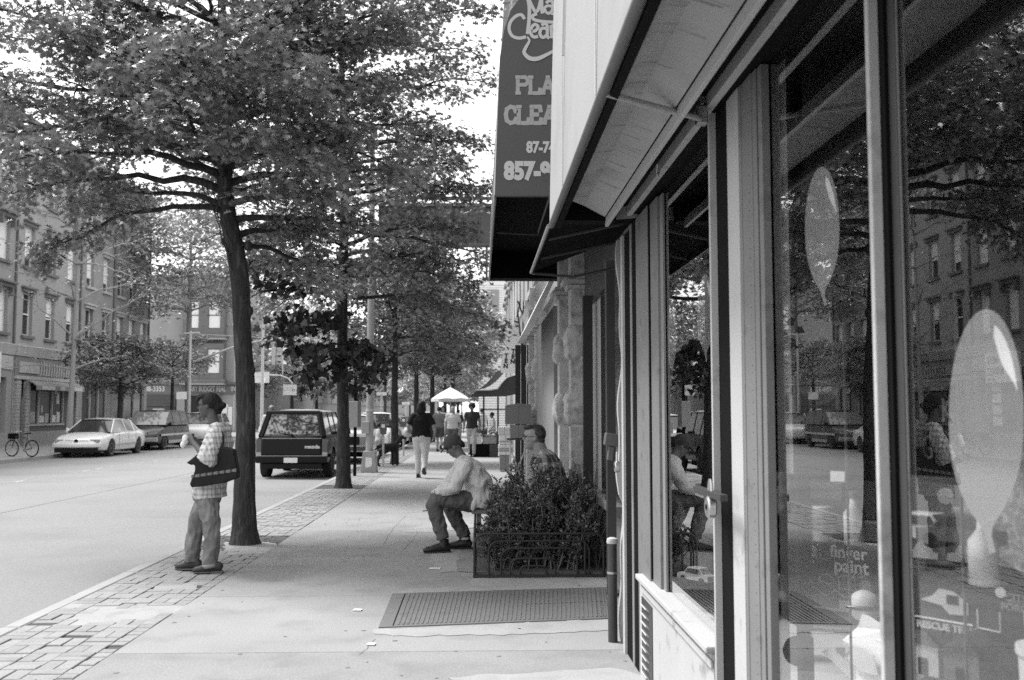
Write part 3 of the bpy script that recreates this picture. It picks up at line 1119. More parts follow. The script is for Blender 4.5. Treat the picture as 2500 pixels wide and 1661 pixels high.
# --- meat market front (house 1): white sign, glazed door with panels
b = blds[1]
W = 9.4
MB().box((.1, -.05, 3.35), (W - .1, -.003, 3.95)).build('fascia', trims[1], b)
MB().box((W - 4.2, -.22, 2.75), (W - 1.55, -.06, 4.05)).build('sign_board', M('sign_white', .74, .6, .05), b)
for (s_, z, hgt) in (('MEAT', 3.72, .46), ('MARKET', 3.22, .46), ('BEEF PORK', 2.88, .17)):
    text('sign_lettering', s_, hgt, M('sign_black', .04, .7), b, (W - 1.72, -.226, z), (PI / 2, 0, 0), .003, .008 if hgt > .3 else 0, 'RIGHT', sx=.78)
MB().box((.6, .12, .6), (W - 2.6, .16, 2.6)).build('shop_window', m_pane_far, b)
for k in range(4):
    MB().box((W - 2.5 + .3, .08, .9 + k * .5), (W - 2.5 + 1.0, .115, 1.28 + k * .5)).build('door_panel', m_blind, b)
MB().box((W - 2.6, .116, .1), (W - 1.1, .15, 2.9)).build('door', trims[2], b)
MB().box((.5, .03, .02), (W - 2.6, .115, .6)).build('stall_riser', trims[2], b)
# --- shop with brick piers, lattice fascia and rolled awning (house 2)
b = blds[2]
W = 7.1
m_ybrick = M('pale_brick', .36, .9, .2, 5, bump=.003, bs=30)
yb = []


def brick_pier(x0, x1, z0, z1, y0, y1):
    """pier of separate brick courses"""
    z = z0
    k = 0
    key = ('course', round(x1 - x0, 3), round(y1 - y0, 3))
    if key not in bmesh_cache:
        bmesh_cache[key] = MB().box((0, y0, 0), (x1 - x0, y1, .145), ch=.01).mesh('brick_course')
        bmesh_cache[key].materials.append(m_ybrick)
    MB().box((x0 + .01, y0 + .012, z0), (x1 - .01, y1, z1)).build('pier_core', trims[0], b)
    while z < z1 - .1:
        link('brick_course', bmesh_cache[key], None, b, (x0, 0, z))
        z += .16


brick_pier(.12, .52, .0, 2.95, -.14, -.003)
brick_pier(1.02, 1.45, .0, 2.95, -.14, -.003)
brick_pier(6.6, 6.95, .0, 2.95, -.14, -.003)
MB().box((.06, -.12, 2.96), (W - .08, -.003, 3.12)).build('lintel_beam', trims[1], b)
MB().box((.06, -.05, 3.13), (W - .08, -.003, 3.95)).build('fascia', M('fascia_0.2', .2, .8, .3, 3), b)
k = 2.6
while k < W - .3:
    o = MB().prism([(-.05, 0), (.05, 0), (.12, .3), (.05, .62), (-.05, .62), (.02, .3)], -.09, -.052, 'y').build('lattice_slat', trims[1], b, loc=(k, 0, 3.18))
    k += .28
MB().box((.4, -.10, 3.25), (2.4, -.052, 3.75)).build('faded_sign', M('faded_sign', .42, .8, .3, 3), b)
MB().prism([(0, 2.98), (-.35, 2.85), (-.55, 2.70), (-.55, 2.50), (-.5, 2.50), (-.5, 2.66), (-.33, 2.80), (0, 2.93)], 1.2, 6.6, 'x').build('rolled_awning', M('awning_grey', .28, .8, .1), b)
for (a, c) in ((1.7, 3.1), (3.7, 4.2), (5.0, 6.3)):
    MB().box((a, -.56, 2.52), (c, -.551, 2.69)).build('awning_stripe', M('awning_cream', .62, .8), b)
MB().box((1.5, .10, .95), (6.55, .14, 2.95)).build('shop_window', m_pane_far, b)
for x in (1.55, 2.75, 4.2, 5.45):
    MB().box((x - .035, .02, .92), (x + .035, .098, 2.9)).build('mullion', trims[1], b)
MB().box((5.5, .02, .05), (6.5, .097, 2.9)).build('side_door', trims[2], b)
MB().box((1.5, .01, .02), (5.45, .096, .86)).build('stall_riser', M('stall_brick', .13, .9, .35, 6, bump=.004, bs=40), b)
MB().box((1.45, -.05, .862), (5.5, .099, .94)).build('window_sill', trims[1], b)
for k, (x, z, w_, h_, v) in enumerate([(2.95, 1.0, .5, .32, .62), (3.55, 1.0, .4, .42, .4), (4.3, 1.0, .45, .34, .66), (4.85, 1.0, .38, .5, .55), (4.8, 1.9, .3, .5, .6), (4.6, 2.4, .25, .3, .62), (2.0, 1.0, .5, .5, .35), (3.1, 1.5, .2, .3, .5)]):
    o = MB().box((x, .085, z), (x + w_, .0985, z + h_)).build('display_card', M('card_%s' % v, v, .8), b)
# bricks of the neighbouring pier / drain bend
MB().tube([(.75, -.3, 2.9), (.72, -.25, 2.5), (.5, -.2, 1.9), (.62, -.15, .1)], .045, 6).build('drainpipe', trims[0], b)

# --- end wall details on the last house: low dark front with air conditioner and poster
b = blds[4]
o = tag(MB().box((-.25, -.35, 0), (.25, .35, .6)).box((-.30, -.40, .6), (.30, .40, .68)).build('vent_box', M('pale_metal', .55, .6), None, loc=(FX + .42, 58.2, 2.55)), 'pale box vent on the wall of the last row house', 'vent')

# ------------------------------------------------------------------ corner building beyond the side street
m_cw = M('stucco_side_wall', .33, .9, .10, .6, v2=.27, thr=(.6, .5, .8))
m_bay = M('bay_dark_metal', .15, .7, .2, 3)
cb = empty('corner_building', (-30, 84, -.02), 0, 'corner building with a dark bay window and plain side wall beyond the side street', 'building')
CW = 9.5
rects = [(CW - .75 - .0, 5.2, CW - .35, 7.4)]
facade(CW - .02, 12.6, 40, [(.8, .6, 4.8, 2.6)], rec=.3).build('wall', m_cw, cb, fix=False)
# windows of its street side
for k in range(10):
    for f_ in range(2):
        o = put_window(cb, 0, 0, .98, 1.95, 1, trims[1], (.5, .6, 0)[(k + f_) % 3])
        o.location = (CW - .02, 1.8 + k * 3.6, 4.9 + f_ * 3.7)
        o.rotation_euler = (0, 0, PI / 2)
MB().box((CW - .02, -.02, .0), (CW + .10, .5, 12.6)).build('corner_pilaster', M('pilaster_pale', .46, .85, .1), cb)
mb = MB().prism([(-.5, 12.9), (-.5, 12.7), (-.3, 12.5), (-.2, 12.2), (-.003, 12.1), (-.003, 12.9)], -.0, CW + .1, 'x')
mb.build('cornice', m_bay, cb)
# bay: projecting box with two windows per floor
bx0, bx1, bd = CW - 4.1, CW - .7, .9
for (z0, z1) in ((4.15, 7.15), (7.9, 11.1)):
    fr = MB()
    fr.box((bx0, -bd, z0), (bx1, -.003, z0 + .5)).box((bx0, -bd, z1 - .45), (bx1, -.003, z1))
    ww_ = .98
    xs_ = [bx0, bx0 + .32, bx0 + .32 + ww_, bx1 - .32 - ww_, bx1 - .32, bx1]
    for a, c in ((0, 1), (2, 3), (4, 5)):
        fr.box((xs_[a], -bd, z0 + .5), (xs_[c], -bd + .3, z1 - .45))
    fr.box((bx0, -bd + .3, z0 + .5), (bx0 + .12, -.003, z1 - .45)).box((bx1 - .12, -bd + .3, z0 + .5), (bx1, -.003, z1 - .45))
    fr.build('bay', m_bay, cb)
    MB().box((bx0 - .2, -bd - .22, z0 - .26), (bx1 + .2, -.003, z0 - .002), ch=.06).build('bay_ledge', m_bay, cb)
    MB().box((bx0 - .12, -bd - .14, z0 - .42), (bx1 + .12, -.003, z0 - .262)).build('bay_ledge', trims[1], cb)
    for x in (xs_[1], xs_[3]):
        o = link('window', MB().box((x, -bd + .12, z0 + .5), (x + ww_, -bd + .14, z1 - .45)).mesh('window'), m_pane_far, cb)
        MB().box((x + .03, -bd + .10, z0 + .55), (x + ww_ - .03, -bd + .118, z1 - .5)).build('blind', m_blind, o)
        MB().box((x, -bd + .07, (z0 + z1) / 2 - .04), (x + ww_, -bd + .098, (z0 + z1) / 2 + .04)).build('meeting_rail', trims[0], o)
MB().box((bx0 - .2, -bd - .25, 11.11), (bx1 + .2, -.003, 11.4), ch=.06).build('bay_cornice', m_bay, cb)
MB().box((bx0, -bd, 11.41), (bx1, -.003, 12.3)).build('bay_top', trims[0], cb)
# ground floor: sign band with lettering, dark entrance, striped shutter
MB().box((.4, -.16, 3.0), (CW + .1, -.003, 3.75)).build('fascia', m_bay, cb)
MB().box((-.0, -.3, 3.76), (CW + .25, -.003, 3.95)).build('fascia_ledge', m_bay, cb)
text('sign_lettering', '788-3353', .62, M('sign_cream', .60, .7), cb, (2.9, -.17, 3.38), (PI / 2, 0, 0), .004, .012, 'CENTER', sx=.8)
text('sign_lettering', 'BERRY BUDGET REAL', .62, M('sign_cream', .60, .7), cb, (7.2, -.17, 3.38), (PI / 2, 0, 0), .004, .014, 'CENTER', sx=.56)
text('sign_lettering', 'ESTATE', .5, M('sign_cream', .60, .7), cb, (9.55, -.17, 3.38), (PI / 2, 0, 0), .004, .01, 'CENTER', sx=.3)
for k in range(8):
    MB().box((.8, -.05, 1.95 + k * .12), (4.7, -.004, 2.05 + k * .12)).build('shutter_slat', trims[2], cb)
MB().box((1.0, -.06, 0), (4.7, -.004, 1.9)).build('shop_window', m_pane_far, cb)
MB().box((.8, -.12, 0), (.98, -.004, 1.9)).build('door_frame', m_blind, cb)
MB().box((5.6, -.06, 0), (8.2, -.004, 2.85)).build('entrance', m_dark, cb)
MB().box((3.0, -.5, 1.15), (3.9, -.07, 1.75)).build('air_conditioner', M('pale_metal', .55, .6), cb)
for (x, z, wd, hh) in ((8.5, .9, .55, 1.2), (9.0, .4, .4, 1.5)):
    MB().box((x, -.03, z), (x + wd, -.004, z + hh)).build('poster', m_blind, cb)
MB().prism([(8.2, 3.0), (8.0, 2.4), (8.15, 2.4), (8.5, 3.0)], -.4, -.1, 'y').build('bracket', m_bay, cb)

# rows beyond, both sides
G2 = 'row houses further down the street'
yy = 124.0
k = 0
while yy < 235:
    W = rnd.choice((6.2, 6.8, 7.4))
    b = rowhouse((FX, yy, -.02), PI / 2, W, rnd.choice((2, 3, 3)), 3, stones[k % 4], trims[k % 3], 'hazy distant row house on the left side of the street, beyond the corner building', hood=1, group=G2, shop=False, far=True, base_h=3.4 + .3 * (k % 2))
    b['label'] = 'distant row house down the far side of the street, number %d' % k if False else b['label']
    MB().box((.3, -.15, 2.6), (W - .3, -.003, 3.3)).build('fascia', M('fascia_0.3', .3), b)
    yy += W + .02
    k += 1
# right-hand row beyond the cleaners (seen at a grazing angle)
RX = WX + .12
m_rs = [M('pale_stone_front', .38, .85, .12, 1.2, bump=.003, bs=25, v2=.3, thr=(2, .55, .8)), M('pale_stone_front_b', .33, .85, .12, 1.2, bump=.003, bs=25), stones[1]]
G3 = 'terrace fronts along the near pavement'
labs = ['pale stone front with rusticated pilasters just behind the planter', 'pale stone front behind the dark folding shutter', 'pale stone front with long vertical mouldings above the striped canopy sign', 'stone front next to the produce stall', 'stone front beyond the white market umbrella']
y0 = 8.0
for k, W in enumerate((9.0, 7.5, 7.5, 8.0, 8.0)):
    rowhouse((RX, y0 + W, 0), -PI / 2, W, 3, 3, m_rs[k % 3], trims[1], labs[k], hood=1, group=G3, shop=False, base_h=3.5, D=10)
    y0 += W + .02
wb = empty('clapboard_building', (-.05, 74, 0), 0, 'bright white clapboard building end seen between the leaves and the dark awning', 'building')
MB().box((0, 0, 0), (8, 9, 11.4)).build('wall', M('white_clapboard', .80, .8, .04), wb)
for k in range(60):
    MB().box((-.02, -.03, .3 + k * .18), (8, -.001, .32 + k * .18)).build('clapboard', M('clapboard_edge', .55, .8), wb)
MB().box((-.2, -.3, 6.9), (3, -.031, 7.3)).build('dark_ledge', trims[2], wb)
MB().box((.55, -.06, 7.31), (1.5, -.031, 10.6)).build('side_strip', M('brick_wall_far', .2), wb)
# row further along right side
for k in range(4):
    rowhouse((RX + .6, 84 + 10 + k * 9, 0), -PI / 2, 9, 2, 3, stones[k % 3], trims[1], 'distant terrace front at the end of the near pavement', hood=1, group='distant terraces on the near side', shop=False, D=10)
# closing mass of low buildings at the very end
for k, (x, wd, h_, v) in enumerate(((-30, 9, 9, .3), (-20.5, 8, 11, .26), (1.5, 9, 9, .3), (11, 9, 11, .25))):
    b = rowhouse((x, 300, 0), 0, wd, 2 + k % 2, 3, stones[k], trims[1], 'hazy flat-roofed house closing the far end of the street', hood=0, group='houses at the far end of the street', shop=False, D=8)

# ------------------------------------------------------------------ elevated railway
ev = empty('elevated_railway', (0, 98, 0), 0, 'dark steel girder of an elevated railway high above the street, behind the trees', 'viaduct')
m_el = M('el_steel', .055, .7, .2, .6)


def zpx(py, Y):
    return at(1130, py, Y).z


zt, zb = zpx(508, 98), zpx(602, 98)
MB().box((-10, -.3, zb + .25), (14, .3, zt)).build('girder', m_el, ev)
MB().box((-10, -.7, zb), (14, .7, zb + .24)).build('bottom_flange', m_el, ev)
MB().box((-10, -.8, zt + .001), (14, .8, zt + .3)).build('deck', m_el, ev)
MB().box((-10, -.75, zpx(492, 98)), (14, -.6, zpx(484, 98))).build('handrail', m_el, ev)
x = -9.5
while x < 14:
    MB().box((x - .08, -.72, zt + .3), (x + .08, -.62, zpx(486, 98))).build('rail_post', m_el, ev)
    x += 2.4
x = -9.0
while x < 14:
    MB().box((x - .06, -.4, zb + .25), (x + .06, -.301, zt)).build('web_stiffener', m_el, ev)
    x += 1.5
for x in (-3.4, .7, 8.5, -9.2):
    MB().box((x - .12, -.2, 0), (x + .12, .2, zb)).build('column', m_el, ev)
for k in range(9):
    MB().tube([(-3.0 + k * .05, -.4, zt - .3 - k * .01), (-2.2 + k * .3, -.42, zb + .3)], .03, 4).build('girder_brace', m_el, ev)
# ------------------------------------------------------------------ street furniture
m_galv = M('galvanised_pole', .50, .5, .12, 3, metal=.2)
m_plate = M('cellar_plate', .20, .55, .15, 5, bump=.0006, bs=60, metal=.35, v2=.13, thr=(5, .55, .8))
# cellar doors of ribbed steel
gx = [g2(924, 1535), g2(958, 1452), g2(1490, 1436), g2(1500, 1512)]
P0, P1, P2, P3 = [Vector((a[0], a[1], 0)) for a in gx]
cg = empty('cellar_plate', (P0.x, P0.y, 0), 0, 'dark ribbed steel cellar plate set flush in the pavement before the planter', 'grate')


def lp(u, v):
    p = (P0 * (1 - v) + P1 * v) * (1 - u) + (P3 * (1 - v) + P2 * v) * u
    return (p.x - P0.x, p.y - P0.y)


mb = MB()
mb.prism([lp(0, 0), lp(1, 0), lp(1, 1), lp(0, 1)], -.01, .010, 'z')
mb.build('plate', m_plate, cg)
MB().prism([lp(.055, .02), lp(.06, .02), lp(.06, .98), lp(.055, .98)], .0102, .0112, 'z').build('plate_joint', m_black, cg)
MB().prism([lp(.6, .49), lp(.97, .49), lp(.97, .495), lp(.6, .495)], .0102, .0112, 'z').build('plate_joint', m_black, cg)
for k in range(46):
    u = .075 + k * .0196
    MB().prism([lp(u, .04), lp(u + .007, .04), lp(u + .007, .96), lp(u, .96)], .0102, .0145, 'z').build('rib', m_plate, cg)
mb = MB()
for k in range(4):
    for q in range(24):
        u = .905 + k * .024
        v = .06 + q * .037
        a = lp(u, v)
        mb.lathe([(.006, .0103), (.006, .0108)], 6, (a[0], a[1], 0))
tag(mb.build('vent_holes', m_black, cg), kind='stuff')

# pipe bollard by the shop corner
bp = g2(1497, 1568)
bo = empty('pipe_bollard', (.875, bp[1], 0), 0, 'short dark steel pipe post with a pale worn cap beside the shop corner', 'bollard')
MB().lathe([(.031, 0), (.031, .635)], 20).build('pipe', m_dkmet, bo, smooth=True)
MB().lathe([(.036, .636), (.038, .65), (.034, .668), (.015, .676)], 20).build('cap', M('worn_cap', .45, .5, .3, 30), bo, smooth=True)
MB().lathe([(.036, .44), (.036, .455)], 16).build('collar', m_steel, bo, smooth=True)

# dark posts of the neighbouring front
nf = empty('neighbour_front', (1.0, 9.5, 0), 0, 'dark recessed shopfront with black gate posts between the toy shop and the planter', 'shopfront')


def nb(a, b, nm, mat, bevel=0.0):
    return MB().box((a[0] - 1.0, a[1] - 9.5, a[2]), (b[0] - 1.0, b[1] - 9.5, b[2])).build(nm, mat, nf, bevel=bevel)


ya_ = yx(1448, 1.22)
nb((1.12, ya_, .0), (1.22, ya_ + .1, 2.75), 'gate_post', M('black_post', .018, .6))
ya_ = yx(1503, 1.12); yb_ = ya_ + .1
nb((1.05, ya_, .0), (1.12, yb_, 2.75), 'gate_post', M('dark_grey_post', .05, .5))
nb((1.065, yb_ + .02, .0), (1.10, yb_ + .10, 2.75), 'gate_rail', M('dark_grey_post', .05, .5))
nb((1.22, 6.4, .0), (1.26, 12.3, .62), 'stall_riser', M('grey_wall', .20, .9, .2, 3))
nb((1.16, 8.6, .60), (1.30, 12.3, .68), 'window_sill', M('sill_grey', .22, .9, .2, 3))
nb((1.25, 6.4, .68), (1.262, 10.2, 2.7), 'window_pane', m_pane_far)
nb((1.22, 6.4, 2.7), (1.3, 12.3, 3.4), 'fascia', m_dkmet)
nb((1.3, 6.4, 0), (2.2, 12.3, 3.4), 'inner_wall', M('shop_inner_wall', .06))
# bracket box on the gate post, drain with pale edge
q = at(1495, 1075, 6.9)
lb = tag(MB().box((-.055, -.05, -.04), (.05, .05, .045)).box((-.02, -.03, -.14), (.02, .03, -.041)).build('gate_box', M('dark_grey_box', .10, .5, .2, 20), None, bevel=.006, loc=(q.x, 6.9, q.z), rot=(0, R(8), 0)), 'dark grey metal box on the post above the small padlock', 'box')
# pale scalloped edge of the old cast pilaster
prof = []
for k in range(0, 54):
    z = k * .05
    off = .012 * math.sin(z * 5.3 + .6) + .018 * (1 if .95 < z < 1.12 else 0) + .008 * math.sin(z * 13)
    prof.append((.955 - .02 - off, z))
prof += [(1.05, 2.65), (1.05, 0)]
cp = tag(MB().prism(prof, 6.60, 6.66, 'y').build('old_pilaster_edge', m_pale, None), 'pale wavy edge of an old pilaster beside the black gate track', 'pilaster')

# rusticated stone pilasters further on
m_ru = M('pale_rustic_stone', .42, .9, .16, 4, bump=.012, bs=22, v2=.2, thr=(9, .5, .75), fine=.2, fs=40)


def pilaster(X, Y, wd, dp, zb, zt, lab, lvls, capz):
    o = empty('stone_pilaster', (X, Y, 0), 0, lab, 'pilaster', 'pilasters of the pale stone front')
    MB().box((-.03, -dp / 2, 0), (wd, dp / 2, zt)).build('shaft', m_ru, o, bevel=.01)
    for (za, zb_) in lvls:
        bm = bmesh.new()
        bmesh.ops.create_cube(bm, size=1.0)
        bmesh.ops.subdivide_edges(bm, edges=bm.edges, cuts=12, use_grid_fill=True)
        for v in bm.verts:
            p = v.co * 2
            r_ = (1 - .30 * p.z ** 4) * (1 - .12 * (p.x * p.y) ** 2)
            nn = noise.noise(Vector((v.co.x * 3 + X, v.co.y * 3 + Y, v.co.z * 3 + za))) * .16 + noise.noise(v.co * 11 + Vector((X, Y, za))) * .07
            v.co = Vector((v.co.x * (wd + .12) * (r_ + nn) + wd / 2 - .03, v.co.y * (dp + .08) * (r_ + nn), za + (v.co.z + .5) * (zb_ - za)))
        me = bpy.data.meshes.new('rustic_block')
        bm.to_mesh(me); bm.free()
        me.shade_smooth()
        link('rustic_block', me, m_ru, o)
    for k, e in enumerate((.04, .09, .05)):
        MB().box((-.03 - e, -dp / 2 - e, capz + k * .055), (wd, dp / 2 + e, capz + k * .055 + .05)).build('capital', m_ru, o, bevel=.006)
    MB().box((-.08, -dp / 2 - .05, 0), (wd, dp / 2 + .05, .75)).build('pedestal', m_ru, o, bevel=.01)
    return o


for (px_, Y, lab) in ((1388, 12.7, 'pale rusticated stone pilaster nearest the planter, left one of the close pair'), (1418, 11.6, 'greyer rusticated stone pilaster right of its twin, next to the black post'), (1322, 18.6, 'rusticated stone pilaster behind the old seated man'), (1306, 20.6, 'slim rusticated stone pilaster beside the dark folding shutter')):
    X = (px_ - 1170) / F * Y - .10
    pilaster(X, Y, .22, .26, 0, 3.6, lab, [(1.33, 1.74), (2.10, 2.50)] if Y < 14 else [(1.15, 1.62), (2.05, 2.5)], 2.92 if Y < 14 else 3.0)
# stone jambs between them (doorway wall)
sj = tag(MB().box((1.02, 13.6, 0), (1.35, 17.6, 2.95)).build('door_jamb', M('grey_wall', .2), None), 'plain grey doorway wall between the two pairs of stone pilasters', 'wall')
# sloping pale awning edge by the pilasters
se = tag(MB().prism([(.62, 2.62), (.98, 3.35), (1.05, 3.35), (.72, 2.62)], 13.4, 16.4, 'y').build('sloping_hood', M('hood_white', .6, .8), None), 'small sloping pale hood between the stone pilasters', 'hood')

# dark folding shutter with bracket lamp above
fs_ = empty('folding_shutter', (1.0, 21, 0), 0, 'tall dark folding shutter standing out from the stone front', 'shutter')
X0, X1 = (1257 - 1170) / F * 21, (1300 - 1170) / F * 21
zt_, zb2 = at(1275, 843, 21).z, .0
w3 = (X1 - X0) / 3
for k in range(3):
    MB().box((X0 - 1 + k * w3 + .005, -.03 + .02 * (k % 2), 0), (X0 - 1 + (k + 1) * w3 - .005, .03 + .02 * (k % 2), zt_)).build('shutter_leaf', M('shutter_dark', .03, .7, .3, 8), fs_)
q = at(1300, 815, 21)
MB().lathe([(.07, -.16), (.10, -.02), (.10, .10), (.05, .16)], 12).build('bracket_lamp', m_black, None, smooth=True, loc=q, rot=(R(25), R(35), 0))
tag(bpy.data.objects['bracket_lamp'], 'black hooded lamp leaning over the dark folding shutter', 'lamp')

# white canvas sign "TEN"
tn = empty('canvas_sign', (.6, 25, 0), 0, 'white pointed canvas sign reading TEN above the produce stall', 'sign')
pts = [at(a, b, 25) for a, b in ((1223, 911), (1223, 885), (1240, 830), (1262, 768), (1274, 820), (1262, 845), (1262, 911))]
MB().prism([(p.x - .6, p.z) for p in pts], 0, .03, 'y').build('canvas', M('canvas_white', .82, .8, .03), tn)
for wpx, x_, y_ in ((0, 1236, 882), (1, 1253, 871)):
    for i, ch in enumerate('TEN'):
        p = at(x_ + i * -.7, y_ + (i - 1) * 12.5, 25)
        text('letter', ch, .15, M('sign_black', .04), tn, (p.x - .6, -.006, p.z), (PI / 2, R(4), 0), .002, .008)
# bare steel supports above it
for (a, b) in (((1264, 760), (1274, 850)), ((1264, 735), (1288, 800)), ((1278, 735), (1276, 850)), ((1290, 730), (1291, 810)), ((1262, 775), (1270, 735))):
    p, q2 = at(a[0], a[1], 24.8), at(b[0], b[1], 24.8)
    MB().tube([(p.x - .6, -.2, p.z), (q2.x - .6, -.2, q2.z)], .018, 6).build('sign_strut', m_dkmet, tn)

# ------------------------------------------------------------------ hoop fence round the planter
fe = empty('hoop_fence', (-.04, 9.1, 0), 0, 'low dark hooped wire fence around the shrub bed', 'fence')
m_fe = M('fence_iron', .022, .55, .3, 20)


def hoop(p0, p1, h, r, inset, nm='hoop'):
    d = (p1 - p0)
    L = d.length
    d.normalize()
    a, b = p0 + d * inset, p1 - d * inset
    rad = min(.09, h * .45)
    pts = [a + Vector((0, 0, 0))]
    pts += [a + Vector((0, 0, h - rad))]
    for k in range(1, 5):
        t = k / 5 * PI / 2
        pts.append(a + d * rad * (1 - math.cos(t)) + Vector((0, 0, h - rad + rad * math.sin(t))))
    pts.append(a + d * rad + Vector((0, 0, h)))
    pts.append(b - d * rad + Vector((0, 0, h)))
    for k in range(1, 5):
        t = k / 5 * PI / 2
        pts.append(b - d * rad * (1 - math.sin(t)) + Vector((0, 0, h - rad + rad * math.cos(t))))
    pts.append(b + Vector((0, 0, h - rad)))
    pts.append(b)
    MB().tube(pts, r, 8).build(nm, m_fe, fe, smooth=True)


V = Vector
fa, fb = V((0, 0, 0)), V((1.17, .02, 0))
hoop(fa, fb, .395, .011, .0)
hoop(fa, fb, .33, .009, .13)
hoop(fa, fb, .265, .009, .24)
hoop(V((.30, 0, 0)), V((.75, 0, 0)), .175, .009, .02)
hoop(V((.36, 0, 0)), V((.70, 0, 0)), .11, .008, .05)
MB().box((-.01, -.012, .012), (1.18, .012, .030)).build('base_rail', m_fe, fe)
MB().tube([(1.0, .01, 0), (1.0, .01, .33)], .010, 8).build('upright', m_fe, fe)
for y0, y1 in ((.0, 1.25), (1.25, 2.5)):
    hoop(V((0, y0, 0)), V((0, y1, 0)), .395, .011, .0)
    hoop(V((0, y0, 0)), V((0, y1, 0)), .33, .009, .13)
    hoop(V((0, y0, 0)), V((0, y1, 0)), .265, .009, .24)
MB().box((-.012, .0, .012), (.012, 2.5, .030)).build('base_rail', m_fe, fe)
tag(MB().box((-.02, 9.13, -.02), (1.2, 11.7, .05)).build('planting_bed', m_dirt, None), kind='structure')
# timber edge the man sits on
be = empty('bench', (-.12, 11.0, 0), 0, 'low wooden bench hidden under the man in the pale shirt', 'bench')
MB().box((.04, -.28, .41), (.55, .30, .455)).build('seat', M('bench_wood', .16, .8, .25, 5), be, bevel=.006)
for sx_ in (.12, .50):
    for sy_ in (-.22, .24):
        MB().box((sx_ - .025, sy_ - .025, 0), (sx_ + .025, sy_ + .025, .408)).build('leg', M('bench_wood', .16), be)

# ------------------------------------------------------------------ poles
# traffic mast (left, near the side street)
def mast(X, Y, top, lab, arm_pts, r=.085):
    o = empty('traffic_mast', (X, Y, -.02), 0, lab, 'traffic mast', 'pale traffic masts at the side street')
    MB().tube([(0, 0, 0), (0, 0, top)], [r * 1.25, r * .8], 10).build('pole', m_galv, o, smooth=True)
    MB().lathe([(r * 2.2, 0), (r * 2.0, .25), (r * 1.4, .45)], 10).build('pole_base', m_galv, o, smooth=True)
    for pts, rr in arm_pts:
        MB().tube([(p.x - X, p.y - Y, p.z + .02) for p in pts], rr, 8).build('arm', m_galv, o, smooth=True)
    return o


X = -15.75
Y = 15.75 * F / (1170 - 470)
tp = at(470, 808, Y)
m1 = mast(X, Y, tp.z, 'pale traffic mast left of the big tree trunk, with a long signal arm', [
    ([at(472, 884, Y), at(520, 866, Y - .3), at(578, 845, Y - .8), at(640, 832, Y - 1.2), at(686, 827, Y - 1.6)], .055),
    ([at(448, 815, Y), at(487, 813, Y)], .05),
    ([at(485, 816, Y), at(580, 822, Y - .8), at(690, 826, Y - 1.6)], .012)])
Y2 = 15.9 * F / (1170 - 645)
tp = at(646, 787, Y2)
m2 = mast(-15.9, Y2, tp.z, 'pale street pole right of the big trunk, with bracket frame and curved lamp arm', [
    ([at(648, 795, Y2), at(693, 780, Y2)], .07), ([at(693, 780, Y2), at(690, 915, Y2)], .035),
    ([at(655, 916, Y2), at(685, 917, Y2), at(703, 924, Y2), at(714, 936, Y2)], .05)], r=.11)


def signal(p, lab, flip=0):
    o = empty('traffic_signal', p, 0, lab, 'traffic light', 'traffic light heads on the long arm')
    MB().box((-.15, -.10, -.95), (.15, .10, 0)).build('housing', M('signal_pale', .50, .6), o, bevel=.02)
    MB().tube([(0, 0, 0), (0, 0, .42)], .03, 6).build('hanger', m_galv, o)
    for k, (z, v) in enumerate(((-.17, .85), (-.48, .05), (-.79, .05))):
        MB().lathe([(.09, -.115), (.09, -.101)], 12, (0, 0, z), 'y').build('lens', M('lens_%s' % v, v, .3, .02), o)
        MB().prism([(.11 * math.cos(t), z + .11 * math.sin(t)) for t in [PI * q / 8 for q in range(9)]], -.24, -.103, 'y').build('visor', M('signal_pale', .5), o)
    return o


pA = at(683, 846, Y - 1.6)
signal(pA, 'pale traffic light with a lit top lens, right one of the pair on the arm')
pB = at(668, 848, Y - 1.6)
sB = signal(pB, 'pale traffic light seen side-on, left one of the pair on the arm')
sB.rotation_euler = (0, 0, R(-75))


def board(nm, px0, py0, px1, py1, Yb, lab, mat, lines=(), cat='sign', th=.05):
    a, b = at(px0, py0, Yb), at(px1, py1, Yb)
    cx = (a.x + b.x) / 2
    o = empty(nm, (cx, Yb, (a.z + b.z) / 2), 0, lab, cat)
    hw, hh = (b.x - a.x) / 2, (a.z - b.z) / 2
    MB().box((-hw, 0, -hh), (hw, th, hh)).build('board', mat, o)
    for (s_, sz, x, z, v) in lines:
        text('sign_lettering', s_, sz, M('ink_%s' % v, v, .8), o, (x * hw, -.004, z * hh), (PI / 2, 0, 0), .002, .003)
    return o


m_sw = M('sign_white', .74)
board('wall_sign', 691, 939, 724, 965, 86, 'white rectangular projecting sign with a small dark dot, below the curved lamp arm', m_sw, [('CAFE', .42, -.2, .1, .35), ('o', .5, .55, 0, .1)])
board('wall_sign', 619, 908, 657, 935, 83, 'white sign with a grey blot on the pole right of the big trunk', m_sw, [('OPEN', .3, -.3, 0, .35)])
board('street_sign', 431, 957, 455, 975, 45, 'pale one-way plate with a dark end on the left mast', m_sw)
a = at(455, 957, 45)
# bright shopfront building behind pole
kb = board('shop_facade', 622, 937, 668, 1040, 124, 'bright white shopfront with an arched fanlight beyond the side street', M('white_front', .7, .8, .1, 1), cat='shopfront', th=1)
MB().lathe([(.45, -.06), (.45, -.02)], 16, (-.75, 0, 1.6), 'y').build('fanlight', trims[2], kb)
MB().box((-.1, -.04, -2.6), (.35, -.003, 2.6)).build('dark_strip', trims[2], kb)
MB().box((-1.3, -.04, -2.6), (-.6, -.003, .4)).build('doorway', trims[1], kb)
# crossing shop awning behind it
board('shop_canopy', 668, 935, 700, 975, 123, 'dark shop awning beside the bright white shopfront', trims[2], cat='awning', th=1.2)

